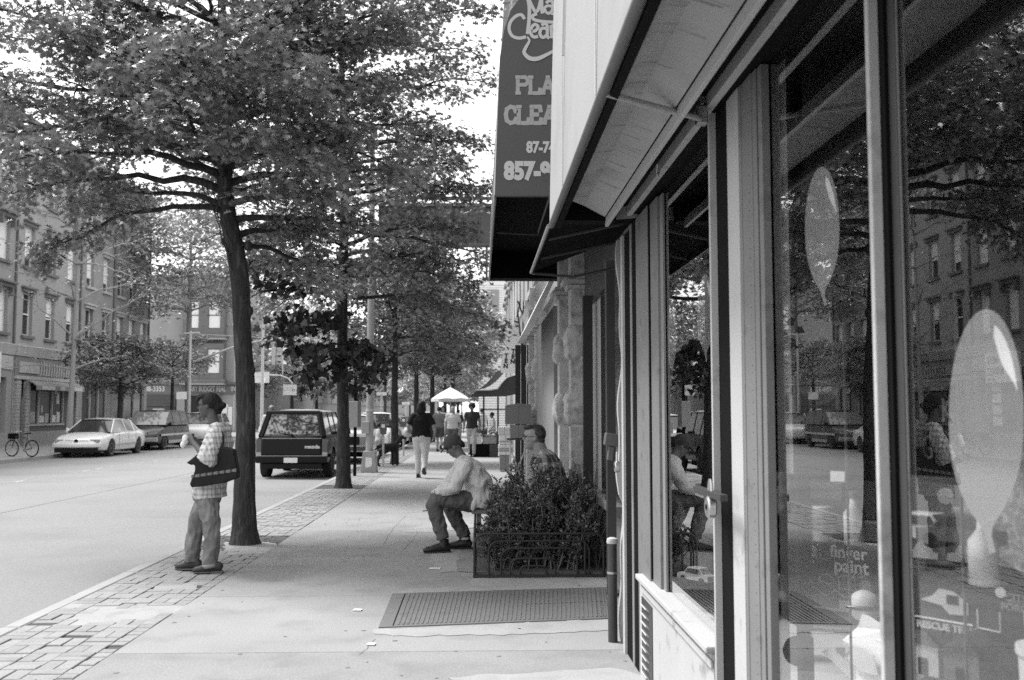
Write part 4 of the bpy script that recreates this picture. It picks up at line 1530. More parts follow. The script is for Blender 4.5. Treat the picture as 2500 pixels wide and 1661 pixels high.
# tall bus stop post (dark) with lollipop and timetable box
Yp = 1.5 * F / (1160 - 1005)
X = (870 - 1170) / F * Yp
bs = empty('bus_stop_post', (X, Yp, 0), 0, 'dark bus stop post with a pale timetable box and a dark flag sign', 'bus stop')
MB().box((-.035, -.02, 0), (.035, .02, at(870, 905, Yp).z)).build('post', m_black, bs)
za, zb_ = at(870, 980, Yp).z, at(870, 1043, Yp).z
MB().box((-.15, -.10, zb_), (.07, .05, za)).build('timetable_box', M('box_pale_grey', .34, .5, .1, 10), bs, bevel=.01)
MB().box((.072, -.10, zb_), (.13, .05, za)).build('timetable_side', M('box_dark_grey', .12, .5), bs)
za, zb_ = at(870, 862, Yp).z, at(870, 905, Yp).z
MB().box((-.06, -.03, zb_), (.08, -.021, za)).build('flag_sign', M('flag_grey', .16, .6), bs)
MB().lathe([(.05, -.036), (.05, -.031)], 12, (.01, 0, za - .1), 'y').build('flag_disc', m_sw, bs)
# wide lamp pole with flared base and poster
Yl = 1.5 * F / (1151 - 1005)
X = (905 - 1170) / F * Yl
lpz = at(905, 780, Yl).z
lo = empty('lamp_pole', (X, Yl, 0), 0, 'thick grey lamp pole on a flared base with a pale sticker', 'lamp post')
MB().tube([(0, 0, .5), (0, 0, 4.2), (0, 0, 8.5)], [.095, .085, .06], 12).build('pole', M('pole_grey', .33, .7, .2, 6), lo, smooth=True)
MB().prism([(-.20, 0), (.20, 0), (.15, .52), (-.14, .52)], -.2, .2, 'y').build('flared_base', M('pole_grey', .33), lo, bevel=.01)
MB().prism([(-.07, .12), (.06, .14), (.09, .2), (.08, .36), (-.07, .38), (-.08, .2)], -.206, -.203, 'y').build('sticker', m_sw, lo)
for z in (1.5, 2.35, 2.6):
    MB().lathe([(.104, z), (.104, z + .06)], 12).build('band', M('band_pale', .48, .6), lo, smooth=True)
MB().box((-.19, -.14, .95), (.0, .12, 1.25)).build('notice_box', M('box_pale_grey', .34), lo, bevel=.01)


def meter(px, pyb, pyt, lab):
    Ym = 1.5 * F / (pyb - 1005)
    Xm = (px - 1170) / F * Ym
    o = empty('parking_meter', (Xm, Ym, 0), 0, lab, 'parking meter', 'parking meters along the kerb')
    zt_ = at(px, pyt, Ym).z
    MB().tube([(0, 0, 0), (0, 0, zt_ - .34)], .03, 8).build('post', m_galv, o, smooth=True)
    MB().prism([(-.075, zt_ - .34), (.075, zt_ - .34), (.09, zt_ - .2), (.085, zt_ - .08), (.04, zt_), (-.04, zt_), (-.085, zt_ - .08), (-.09, zt_ - .2)], -.06, .06, 'y').build('meter_head', M('meter_dark', .10, .5), o, bevel=.012)
    MB().box((-.045, -.064, zt_ - .16), (.045, -.0605, zt_ - .07)).build('meter_window', m_sash, o)
    return o


meter(938, 1140, 1030, 'dark-headed parking meter just left of the black dog')
meter(987, 1113, 1018, 'parking meter in front of the walking woman in black')
meter(925, 1098, 1040, 'small parking meter beside the thick lamp pole, further off')
# distant poles and globe lamps
for (px_, pyt, Yd, lab) in ((933, 962, 60, 'slim white pole with a cross arm, far down the kerb'), (992, 985, 75, 'faint distant sign pole beside the walking woman')):
    Xd = (px_ - 1170) / F * Yd
    o = empty('far_pole', (Xd, Yd, 0), 0, lab, 'pole')
    z = at(px_, pyt, Yd).z
    MB().tube([(0, 0, 0), (0, 0, z)], .06, 8).build('pole', m_galv, o)
    MB().box((-.3, -.02, z - .1), (.3, .02, z + .1)).build('sign_plate', m_sw, o)

# overhead cables
ca1 = []
for k in range(2):
    a, b = at(150 + k * 26, -40, 13), at(372 + k * 4, 318, 26)
    pts = []
    for q in range(13):
        t = q / 12
        p = a.lerp(b, t)
        pts.append((p.x, p.y, p.z - .9 * math.sin(PI * t) * .3))
    o = tag(MB().tube(pts, .014, 5).build('overhead_cable', m_black, None), ('left' if k == 0 else 'right') + ' one of the twin dark cables slanting down through the treetop', 'cable')

# ------------------------------------------------------------------ bicycle leaning by the kerb
bk = empty('bicycle', (-15.42, 34.3, -.02), R(160), 'dark bicycle parked on the far pavement outside the brick shopfront', 'bicycle')
bk.scale = (.82, .82, .82)
for xw in (-.52, .52):
    mbt = MB()
    mbt.tube([(xw + .33 * math.cos(a), 0, .34 + .33 * math.sin(a)) for a in [2 * PI * q / 28 for q in range(29)]], .022, 6, cap=False)
    wh = mbt.build('wheel', m_black, bk)
    mbt = MB()
    mbt.tube([(xw + .30 * math.cos(a), 0, .34 + .30 * math.sin(a)) for a in [2 * PI * q / 28 for q in range(29)]], .010, 5, cap=False)
    mbt.build('rim', m_steel, wh)
    mbt = MB()
    for q in range(14):
        a = 2 * PI * q / 14
        mbt.tube([(xw, 0, .34), (xw + .3 * math.cos(a), 0, .34 + .3 * math.sin(a))], .0025, 4)
    mbt.build('spokes', m_steel, wh)
mbt = MB()
for a, b in (((-.15, 0, .28), (.35, 0, .80)), ((-.15, 0, .28), (-.26, 0, .92)), ((-.22, 0, .78), (.36, 0, .84)), ((-.52, 0, .34), (-.15, 0, .28)), ((-.52, 0, .34), (-.23, 0, .78)), ((.52, 0, .34), (.36, 0, .90))):
    mbt.tube([a, b], .017, 6)
mbt.build('frame', m_dkmet, bk)
MB().prism([(-.40, .93), (-.12, .93), (-.12, .96), (-.40, .99)], -.07, .07, 'y').build('saddle', m_black, bk, bevel=.01)
MB().tube([(.30, -.26, 1.02), (.38, -.20, 1.04), (.37, 0, 1.0), (.38, .20, 1.04), (.30, .26, 1.02)], .014, 6).build('handlebar', m_steel, bk)
MB().lathe([(.09, -.02), (.09, .02)], 14, (-.15, 0, .28), 'y').build('chainring', m_steel, bk)
MB().box((.35, -.16, .72), (.60, .16, .95)).build('front_basket', m_black, bk)
# ------------------------------------------------------------------ vehicles
m_tyre = M('tyre', .022, .85, .2, 30)
m_rim = M('wheel_rim', .45, .4, .1, 10, metal=.0)
m_trimk = M('black_trim', .008, .6, spec=.2)
m_glk = M('car_glass', .03, .05, .05, spec=.9)
m_glk_b = M('car_glass_reflection_tone', .16, .06, .05, spec=1.0)  # paler base colour stands in for reflections on the minivan windows
m_lampw = M('headlamp', .28, .15, .3, 30)
m_lampr = M('tail_lamp', .09, .2, .2, 20)
m_chrome = M('chrome', .6, .15, .05, 5, metal=.9)


def paint(name, v):
    m = M(name, v, .28, .03, 2, spec=.5)
    m.node_tree.nodes['Principled BSDF'].inputs['Coat Weight'].default_value = .6 if v > .1 else .08
    m.node_tree.nodes['Principled BSDF'].inputs['Coat Roughness'].default_value = .08
    return m


def wheel(o, x, y, r, rimv, side):
    mb = MB()
    mb.lathe([(r * .62, -.10), (r * .9, -.105), (r, -.075), (r, .075), (r * .9, .105), (r * .62, .10)], 24, axis='y')
    w_ = mb.build('wheel', m_tyre, o, smooth=True, loc=(x, y, r))
    s_ = 1 if side > 0 else -1
    MB().lathe([(.03, s_ * .100), (r * .30, s_ * .085), (r * .52, s_ * .09), (r * .63, s_ * .104), (r * .63, -s_ * .05)][::1], 20, axis='y').build('rim', rimv, w_, smooth=True)
    for q in range(8):
        a = 2 * PI * q / 8
        MB().lathe([(.028, s_ * .094), (.028, s_ * .100)], 6, (r * .45 * math.cos(a), 0, r * .45 * math.sin(a)), 'y').build('rim_hole', m_trimk, w_)
    return w_


def car(name, lab, loc, rz, pm, L, wd, st, gh, wheels, r, group=None, cat='car', details=None, roofm=None, glassm=None, rimm=None):
    """st: stations (x, zb, zbelt, ztop, half width) rear to front; gh: (x0,x1,x2,x3, zbelt, zroof, wbelt, wroof)"""
    o = empty(name, loc, rz, lab, cat, group)
    rows = []
    for (x, zb, zs, zt, hw) in st:
        half = [(0, zb), (hw * .80, zb), (hw * .95, zb + .05), (hw, zb + (zs - zb) * .40), (hw * .995, zb + (zs - zb) * .72), (hw * .965, zs - .03), (hw * .90, zs + (zt - zs) * .35), (hw * .55, zt - .005), (0, zt)]
        ring = [(x, y, z) for y, z in half] + [(x, -y, z) for y, z in reversed(half[1:-1])]
        rows.append(ring)
    n = len(rows[0])
    mb = MB()
    vs = [p for rg in rows for p in rg]
    fs = []
    for i in range(len(rows) - 1):
        for k in range(n):
            a, b = i * n + k, i * n + (k + 1) % n
            fs.append((a, b, b + n, a + n))
    fs.append(tuple(reversed(range(n))))
    fs.append(tuple(range((len(rows) - 1) * n, len(rows) * n)))
    mb.add(vs, fs)
    me = mb.mesh('body')
    body = link('body', me, pm, o)
    # wheel arches
    cut = MB()
    for (x) in wheels:
        for s_ in (-1, 1):
            cut.lathe([(r * 1.16, s_ * (wd / 2 - .26)), (r * 1.16, s_ * (wd / 2 + .2))], 24, (x, 0, r * 1.0), 'y')
    cm = cut.mesh('cut')
    co = bpy.data.objects.new('cut', cm)
    col.objects.link(co)
    md = body.modifiers.new('b', 'BOOLEAN')
    md.operation = 'DIFFERENCE'
    md.solver = 'EXACT'
    md.object = co
    co.parent = o
    dg = bpy.context.evaluated_depsgraph_get()
    dg.update()
    nm = bpy.data.meshes.new_from_object(body.evaluated_get(dg))
    body.modifiers.clear()
    body.data = nm
    nm.shade_smooth()
    nm.set_sharp_from_angle(angle=R(33))
    if not nm.materials:
        nm.materials.append(pm)
    bpy.data.objects.remove(co)
    for x in wheels:
        for s_ in (-1, 1):
            MB().lathe([(r * 1.14, s_ * (wd / 2 - .28)), (r * 1.14, s_ * (wd / 2 - .03))], 20, (x, 0, r), 'y').build('wheel_well', m_trimk, o) if False else None
            wheel(o, x, s_ * (wd / 2 - .125), r, rimm or m_rim, s_)
    MB().box((wheels[0] + r * 1.2, -wd / 2 + .3, .18), (wheels[1] - r * 1.2, wd / 2 - .3, .4)).build('underbody', m_trimk, o)
    x0, x1, x2, x3, zb, zr, wb, wr = gh
    gm = glassm or m_glk
    e = .012
    base = [(x0, -wb, zb), (x3, -wb, zb), (x3, wb, zb), (x0, wb, zb)]
    top = [(x1, -wr, zr), (x2, -wr, zr), (x2, wr, zr), (x1, wr, zr)]
    MB().add(base + top, [(0, 1, 5, 4), (1, 2, 6, 5), (2, 3, 7, 6), (3, 0, 4, 7), (4, 5, 6, 7)]).build('windows', gm, o)
    # roof
    rf = MB()
    m_ = 7
    vs = []
    for i in range(m_ + 1):
        x = x1 - .03 + (x2 - x1 + .06) * i / m_
        cr = .045 * math.sin(PI * i / m_)
        for (yf, zf) in ((-1.02, -.05), (-1.0, .0), (-.85, .028), (-.4, .045), (.4, .045), (.85, .028), (1.0, 0), (1.02, -.05)):
            vs.append((x, wr * yf, zr + zf + cr * (1 - abs(yf)) + (-.02 if i in (0, m_) else 0)))
    fs = [(i * 8 + k, i * 8 + k + 1, i * 8 + k + 9, i * 8 + k + 8) for i in range(m_) for k in range(7)]
    rf.add(vs, fs)
    rf.add([(x1 - .02, -wr, zr - .05), (x2 + .02, -wr, zr - .05), (x2 + .02, wr, zr - .05), (x1 - .02, wr, zr - .05)], [(0, 1, 2, 3)])
    rf.build('roof', roofm or pm, o, smooth=True)
    # pillars
    for s_ in (-1, 1):
        for (a, b, wdt) in (((x0, s_ * wb, zb - .02), (x1, s_ * wr, zr), .05), ((x3, s_ * wb, zb - .02), (x2, s_ * wr, zr), .03)):
            MB().tube([a, b], [(wdt, .02), (wdt * .8, .02)], 6, up=(1, 0, 0)).build('pillar', pm, o)
        MB().tube([(x0, s_ * (wb + .006), zb - .01), (x3, s_ * (wb + .006), zb - .01)], .018, 6).build('belt_moulding', pm, o)
    return o


def side_pillars(o, pm, xs_, zb, zr, wb, wr, wdt=.03):
    for x in xs_:
        for s_ in (-1, 1):
            MB().tube([(x, s_ * wb, zb - .02), (x - .02, s_ * wr, zr)], [(wdt, .018), (wdt, .018)], 6, up=(1, 0, 0)).build('pillar', pm, o)


def door_seams(o, xs_, zb, zt, hw):
    for x in xs_:
        for s_ in (-1, 1):
            MB().box((x - .004, s_ * (hw + .001) - .002, zb), (x + .004, s_ * (hw + .001) + .002, zt)).build('door_gap', m_trimk, o)


# --- white sedan, parked at the far kerb, nose towards the camera
pw = paint('white_car_paint', .70)
L, wd = 4.95, 1.80
st = [(-2.46, .42, .72, .80, .60), (-2.42, .30, .80, .92, .78), (-2.2, .24, .84, 1.00, .86), (-1.5, .21, .86, 1.02, .895), (-.6, .20, .87, .93, .90), (.6, .20, .85, .90, .90), (1.2, .21, .82, .92, .89), (1.8, .22, .76, .85, .875), (2.2, .24, .70, .77, .85), (2.40, .28, .62, .69, .78), (2.48, .36, .56, .62, .62)]
sed = car('sedan', 'shiny white four-door sedan parked at the far kerb, nose towards the camera', (-14.25, 38.35, -.15), R(-90), pw, L, wd, st, (-1.75, -.95, .55, 1.35, .90, 1.34, .80, .60), (-1.42, 1.42), .315, 'cars parked at the far kerb')
side_pillars(sed, pw, (-.25,), .9, 1.34, .80, .60)
side_pillars(sed, pw, (-1.12,), .9, 1.30, .80, .62, .06)
door_seams(sed, (-1.05, -.2, .75), .28, .86, .896)
for s_ in (-1, 1):
    MB().box((2.30, s_ * .46, .56), (2.455, s_ * .78, .66)).build('headlight', m_lampw, sed, bevel=.01)
    MB().box((2.28, s_ * .70, .43), (2.43, s_ * .80, .48)).build('indicator', m_lampw, sed)
    MB().box((-.95, s_ * .885, .42), (.98, s_ * .905, .47)).build('side_strip', M('strip_grey', .4), sed)
    MB().tube([(.92, s_ * .84, .93), (.95, s_ * .98, .97)], [(.04, .03), (.09, .06)], 8).build('mirror', pw, sed, smooth=True)
MB().box((2.35, -.40, .565), (2.475, .40, .645)).build('grille', m_chrome, sed)
MB().lathe([(.07, 0), (.07, .012)], 12, (2.478, 0, .60), 'x').build('badge', m_trimk, sed)
MB().tube([(2.36, -.82, .46), (2.52, -.6, .46), (2.56, 0, .46), (2.52, .6, .46), (2.36, .82, .46)], [(.09, .06)] * 5, 8, up=(0, 0, 1)).build('bumper', pw, sed, smooth=True)
MB().box((2.40, -.75, .20), (2.50, .75, .36)).build('air_dam', m_trimk, sed)

# --- dark minivan behind it, window reflections put into a paler glass colour
pdv = paint('dark_van_paint', .03)
st = [(-2.35, .45, .95, 1.0, .70), (-2.30, .30, 1.02, 1.08, .84), (-1.6, .24, 1.03, 1.09, .90), (0, .23, 1.03, 1.09, .91), (.9, .23, 1.01, 1.08, .91), (1.5, .24, .95, 1.02, .89), (2.0, .26, .84, .91, .86), (2.25, .32, .72, .78, .80), (2.32, .40, .62, .66, .66)]
van = car('minivan', 'dark minivan with wood-tone sides parked behind the white sedan', (-14.3, 44.6, -.15), R(-90), pdv, 4.7, 1.84, st, (-2.28, -2.05, .25, 1.25, 1.08, 1.66, .86, .70), (-1.45, 1.45), .33, 'cars parked at the far kerb', cat='van', glassm=m_glk_b)
side_pillars(van, pdv, (-1.0, .1), 1.08, 1.66, .86, .70)
side_pillars(van, M('chrome', .6), (.9,), 1.08, 1.40, .86, .76, .02)
door_seams(van, (-.95, .1, 1.0), .3, 1.0, .912)
for s_ in (-1, 1):
    MB().box((-1.9, s_ * .905, .62), (2.0, s_ * .93, .70)).build('side_strip', m_chrome, van)
    MB().box((-1.0, s_ * .905, .28), (1.0, s_ * .925, .42)).build('rocker_panel', M('strip_grey', .4), van)
    MB().box((2.12, s_ * .45, .68), (2.30, s_ * .78, .80)).build('headlight', m_lampw, van)
    MB().tube([(.95, s_ * .86, 1.1), (.98, s_ * 1.02, 1.14)], [(.04, .03), (.10, .07)], 8).build('mirror', pdv, van, smooth=True)
MB().box((2.2, -.42, .66), (2.33, .42, .80)).build('grille', m_chrome, van)
MB().box((2.26, -.86, .38), (2.40, .86, .56)).build('bumper', m_chrome, van, bevel=.02)
MB().box((2.4, -.25, .42), (2.405, .25, .54)).build('number_plate', m_sw, van)

# --- white van-like cars behind
st2 = [(x, a, b, c, d) for (x, a, b, c, d) in st]
pw2 = paint('white_van_paint', .72)
v2 = car('hatchback', 'white boxy car half hidden behind the woman and the minivan', (-14.2, 51.8, -.15), R(-90), pw2, 4.7, 1.84, st2, (-2.2, -1.9, .5, 1.3, 1.07, 1.55, .86, .72), (-1.45, 1.45), .32, 'cars parked at the far kerb')
side_pillars(v2, pw2, (-.8, .2), 1.07, 1.55, .86, .72)
v3 = car('hatchback', 'pale car crossing beyond the side street, seen between mast and tree trunk', (-13.2, 70, -.15), R(-90), paint('silver_paint', .45), 4.7, 1.84, st2, (-2.2, -1.9, .5, 1.3, 1.07, 1.5, .86, .72), (-1.45, 1.45), .32, None)

# --- dark SUV at the near kerb, tail towards the camera
pds = paint('dark_suv_paint', .006)
pds.node_tree.nodes['Principled BSDF'].inputs['Specular IOR Level'].default_value = .18
st = [(-2.20, .46, .98, 1.00, .80), (-2.16, .40, 1.02, 1.05, .87), (-1.9, .34, 1.03, 1.06, .89), (-1.0, .32, 1.03, 1.06, .90), (.5, .32, 1.02, 1.06, .90), (1.0, .33, 1.0, 1.06, .89), (1.8, .36, .98, 1.04, .87), (2.1, .42, .92, .98, .84), (2.16, .50, .80, .86, .78)]
SXc = (-5.47 - 3.66) / 2
suv = car('suv', 'dark four-wheel-drive wagon with mazda on its tailgate, parked at the near kerb', (SXc, 26.75, -.15), R(90), pds, 4.3, 1.80, st, (-2.14, -1.88, .45, 1.05, 1.05, 1.64, .80, .66), (-1.35, 1.35), .36, None, cat='suv', roofm=M('suv_roof', .03, .25, .03, 2, spec=.9))
side_pillars(suv, pds, (-1.05, -.2), 1.05, 1.64, .80, .66, .045)
door_seams(suv, (-.95, -.1, .85), .45, 1.0, .896)
MATS['rear_glass'] = M('rear_glass', .02, .03, .02, spec=1.0)
MATS['rear_glass'].node_tree.nodes['Principled BSDF'].inputs['IOR'].default_value = 2.0
# tail: frame round the rear window, glass pane, wiper, lamps, bumper, plate


def tailbox(y0, y1, z0, z1, x0, x1, nm, mat, bevel=0.0):
    return MB().box((x0, y0, z0), (x1, y1, z1)).build(nm, mat, suv, bevel=bevel)


def tx(z):   # slope of the rear window
    return -2.14 + (z - 1.05) / (1.64 - 1.05) * .26


for s_ in (-1, 1):
    MB().tube([(tx(1.05) - .01, s_ * .76, 1.04), (tx(1.64) + .0, s_ * .61, 1.63)], [(.07, .03), (.065, .03)], 6, up=(0, 1, 0)).build('rear_pillar', pds, suv)
MB().tube([(tx(1.62) - .005, -.63, 1.63), (tx(1.62) - .005, .63, 1.63)], [(.045, .03)] * 2, 6, up=(0, 0, 1)).build('rear_header', pds, suv)
g = MB()
g.add([(tx(1.09) - .016, -.66, 1.09), (tx(1.09) - .016, .66, 1.09), (tx(1.56) - .016, .555, 1.56), (tx(1.56) - .016, -.555, 1.56)], [(0, 1, 2, 3)])
g.build('rear_window', M('rear_glass', .02, .03, .02, spec=1.0), suv)
tailbox(-.03, .03, 1.07, 1.10, -2.20, -2.15, 'wiper_motor', m_trimk)
MB().tube([(-2.17, 0, 1.085), (-2.13, .35, 1.13)], .008, 5).build('wiper', m_trimk, suv)
tailbox(-.72, .72, .985, 1.0, -2.215, -2.18, 'tailgate_trim', M('strip_dark_chrome', .30, .3), .003)
tailbox(-.70, .70, .60, .975, -2.212, -2.19, 'tailgate', pds, .006)
for s_ in (-1, 1):
    lm = tailbox(s_ * .735, s_ * .865, .56, .98, -2.205, -2.12, 'tail_light', m_lampr, .006)
    MB().box((-2.209, s_ * .74, .56), (-2.2055, s_ * .86, .66)).build('reverse_lens', M('lens_pale', .38, .2), lm)
tailbox(-.86, .86, .40, .56, -2.30, -2.14, 'bumper', m_trimk, .03)
tailbox(-.84, .84, .565, .58, -2.29, -2.2, 'bumper_trim', M('strip_dark_chrome', .30), .003)
tailbox(-.16, .17, .41, .53, -2.306, -2.301, 'number_plate', m_sw)
tailbox(-.74, .74, .26, .395, -2.24, -2.16, 'valance', m_trimk, .02)
text('badge_lettering', 'mazda', .115, M('badge_pale', .60, .4), suv, (-2.216, -.50, .79), (PI / 2, 0, R(-90)), .003, .005, 'CENTER', sx=1.25)
for s_ in (-1, 1):
    MB().tube([(.75, s_ * .86, 1.1), (.78, s_ * 1.03, 1.14)], [(.04, .03), (.10, .08)], 8).build('mirror', m_trimk, suv, smooth=True)
    MB().box((-2.0, s_ * .895, .52), (2.0, s_ * .915, .60)).build('side_strip', m_trimk, suv)
    for x in (-1.3, .35):
        pass
MB().tube([(-1.9, -.45, .32), (-2.15, -.45, .30)], .03, 8).build('exhaust', m_steel, suv)

# --- pale pickup / car ahead of it
ppk = paint('pale_truck_paint', .58)
tr = car('parked_car', 'pale square-nosed car parked ahead of the dark wagon, behind the lamp pole', (-4.35, 33.6, -.15), R(-90), ppk, 4.3, 1.80, [(x, a, b, c, d) for (x, a, b, c, d) in st], (-2.0, -1.5, .2, .9, 1.05, 1.50, .78, .62), (-1.35, 1.35), .34, None)
MB().box((2.1, -.6, .62), (2.2, .6, .86)).build('grille', m_trimk, tr)
for s_ in (-1, 1):
    MB().box((2.12, s_ * .62, .66), (2.21, s_ * .82, .86)).build('headlight', m_lampw, tr)
MB().box((2.12, -.88, .40), (2.3, .88, .58)).build('bumper', m_chrome, tr, bevel=.02)

# --- distant cars: copies of the two masters with their parts
def dcopy(src, X, Y, rz, lab, grp='small distant cars along the street', pm=None):
    c = copy_tree(src)
    c.location = (X, Y, -.15)
    c.rotation_euler = (0, 0, rz)
    c['label'] = lab
    c['group'] = grp
    if pm:
        for ch in c.children:
            if ch.name.split('.')[0] in ('body', 'roof', 'pillar', 'belt_moulding'):
                ch.data = ch.data.copy()
                ch.data.materials.clear()
                ch.data.materials.append(pm)
    return c


pg = paint('grey_car_paint', .2)
LB = 'small distant parked car in the hazy line of cars down the street'
for k, (X, Y) in enumerate(((-4.3, 41), (-4.3, 48), (-4.35, 55), (-4.3, 90), (-4.3, 97), (-4.3, 104), (-4.3, 111), (-4.3, 118), (-14.2, 92), (-14.2, 99), (-14.2, 106), (-14.2, 113), (-14.2, 120), (-14.2, 128), (-7.5, 84), (-11.3, 96), (-7.6, 125), (-11.2, 140))):
    dcopy(sed if k % 3 else v2, X, Y, R(90 if k % 2 else -90), LB, pm=(None, pg, pdv)[k % 3])
# ------------------------------------------------------------------ trees
def leaf_mat(name, v, tr, rough=.38, spec=.6):
    if name in MATS:
        return MATS[name]
    m = bpy.data.materials.new(name)
    m.use_nodes = True
    t = m.node_tree
    b = t.nodes['Principled BSDF']
    out = t.nodes['Material Output']
    b.inputs['Roughness'].default_value = rough
    b.inputs['Specular IOR Level'].default_value = spec
    g = t.nodes.new('ShaderNodeNewGeometry')
    pw_ = t.nodes.new('ShaderNodeMath'); pw_.operation = 'POWER'
    pw_.inputs[1].default_value = 2.6
    ri = t.nodes.new('ShaderNodeMath'); ri.operation = 'MULTIPLY_ADD'
    ri.inputs[1].default_value = 2.0 * v; ri.inputs[2].default_value = .38 * v
    t.links.new(g.outputs['Random Per Island'], pw_.inputs[0])
    t.links.new(pw_.outputs[0], ri.inputs[0])
    t.links.new(ri.outputs[0], b.inputs['Base Color'])
    tl = t.nodes.new('ShaderNodeBsdfTranslucent')
    tl.inputs[0].default_value = (tr, tr, tr, 1)
    ms = t.nodes.new('ShaderNodeAddShader')
    t.links.new(b.outputs[0], ms.inputs[0])
    t.links.new(tl.outputs[0], ms.inputs[1])
    t.links.new(ms.outputs[0], out.inputs[0])
    MATS[name] = m
    return m


m_leaf = leaf_mat('oak_leaf', .125, .06)
m_leaf2 = leaf_mat('oak_leaf_b', .105, .05)
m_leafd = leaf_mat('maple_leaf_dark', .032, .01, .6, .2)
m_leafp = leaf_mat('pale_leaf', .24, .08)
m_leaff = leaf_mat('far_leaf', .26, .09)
m_bark = M('bark', .045, .95, .45, 9, bump=.02, bs=16, stretch=(2.5, 2.5, .5), fine=.5, fs=22, spec=.15, v2=.10, thr=(7, .52, .7))
m_bark2 = M('bark_pale', .30, .95, .2, 4, bump=.006, bs=20, stretch=(2, 2, .6))

OAK = np.array([(0, 0), (.10, .22), (.36, .16), (.14, .42), (.52, .50), (.16, .62), (.34, .86), (.06, .80), (0, 1.05), (-.06, .80), (-.34, .86), (-.16, .62), (-.52, .50), (-.14, .42), (-.36, .16), (-.10, .22)], dtype=np.float32)
OAK_C = (0, .5)
MAP = np.array([(0, 0), (.2, .12), (.5, .1), (.42, .34), (.66, .58), (.34, .62), (.22, .8), (0, 1.0), (-.22, .8), (-.34, .62), (-.66, .58), (-.42, .34), (-.5, .1), (-.2, .12)], dtype=np.float32)
SIM = np.array([(0, 0), (.26, .35), (.2, .75), (0, 1), (-.2, .75), (-.26, .35)], dtype=np.float32)
DIA = np.array([(0, 0), (.32, .5), (0, 1), (-.32, .5)], dtype=np.float32)


def leaves_mesh(name, pos, dirs, size, shape, nr, droop=.35, up=.75, fan=True):
    """one mesh of individual leaves: pos (N,3) stalk ends, dirs (N,3) pointing directions"""
    N = len(pos)
    pos = np.asarray(pos, dtype=np.float32)
    d = np.asarray(dirs, dtype=np.float32)
    d = d + nr.normal(0, .35, d.shape)
    d[:, 2] -= droop * nr.random(N)
    d /= np.linalg.norm(d, axis=1)[:, None] + 1e-9
    nrm = nr.normal(0, .42, (N, 3))
    nrm[:, 2] += up
    side = np.cross(nrm, d)
    side /= np.linalg.norm(side, axis=1)[:, None] + 1e-9
    n2 = np.cross(d, side)
    sz = size * (.65 + .6 * nr.random(N))
    k = len(shape)
    P_ = shape
    if fan:
        c = np.array([OAK_C], dtype=np.float32)
        P_ = np.vstack([shape, c])
    fold = np.abs(P_[:, 0]) * .35
    bend = -(P_[:, 1] ** 2) * .22
    V = (pos[:, None, :] + side[:, None, :] * (P_[None, :, 0, None] * sz[:, None, None]) + d[:, None, :] * (P_[None, :, 1, None] * sz[:, None, None])
         + n2[:, None, :] * ((fold + bend)[None, :, None] * sz[:, None, None]))
    m_ = len(P_)
    if fan:
        tri = np.array([(i, (i + 1) % k, k) for i in range(k)], dtype=np.int32)
    else:
        tri = np.array([(0, i, i + 1) for i in range(1, k - 1)], dtype=np.int32)
    T = (tri[None] + (np.arange(N, dtype=np.int32) * m_)[:, None, None]).reshape(-1, 3)
    return np_mesh(name, V.reshape(-1, 3), T)


def bez(a, b, sag, n, rr, wob=.05):
    """curved branch path from a to b; starts steeper, levels out"""
    a = Vector(a); b = Vector(b)
    L = (b - a).length
    c = a.lerp(b, .45) + Vector((0, 0, sag * L))
    pts = []
    for i in range(n + 1):
        t = i / n
        p = a * (1 - t) ** 2 + c * 2 * t * (1 - t) + b * t * t
        if 0 < i < n:
            p += Vector((rr.uniform(-1, 1), rr.uniform(-1, 1), rr.uniform(-1, 1))) * wob * L * .35
        pts.append(p)
    return pts


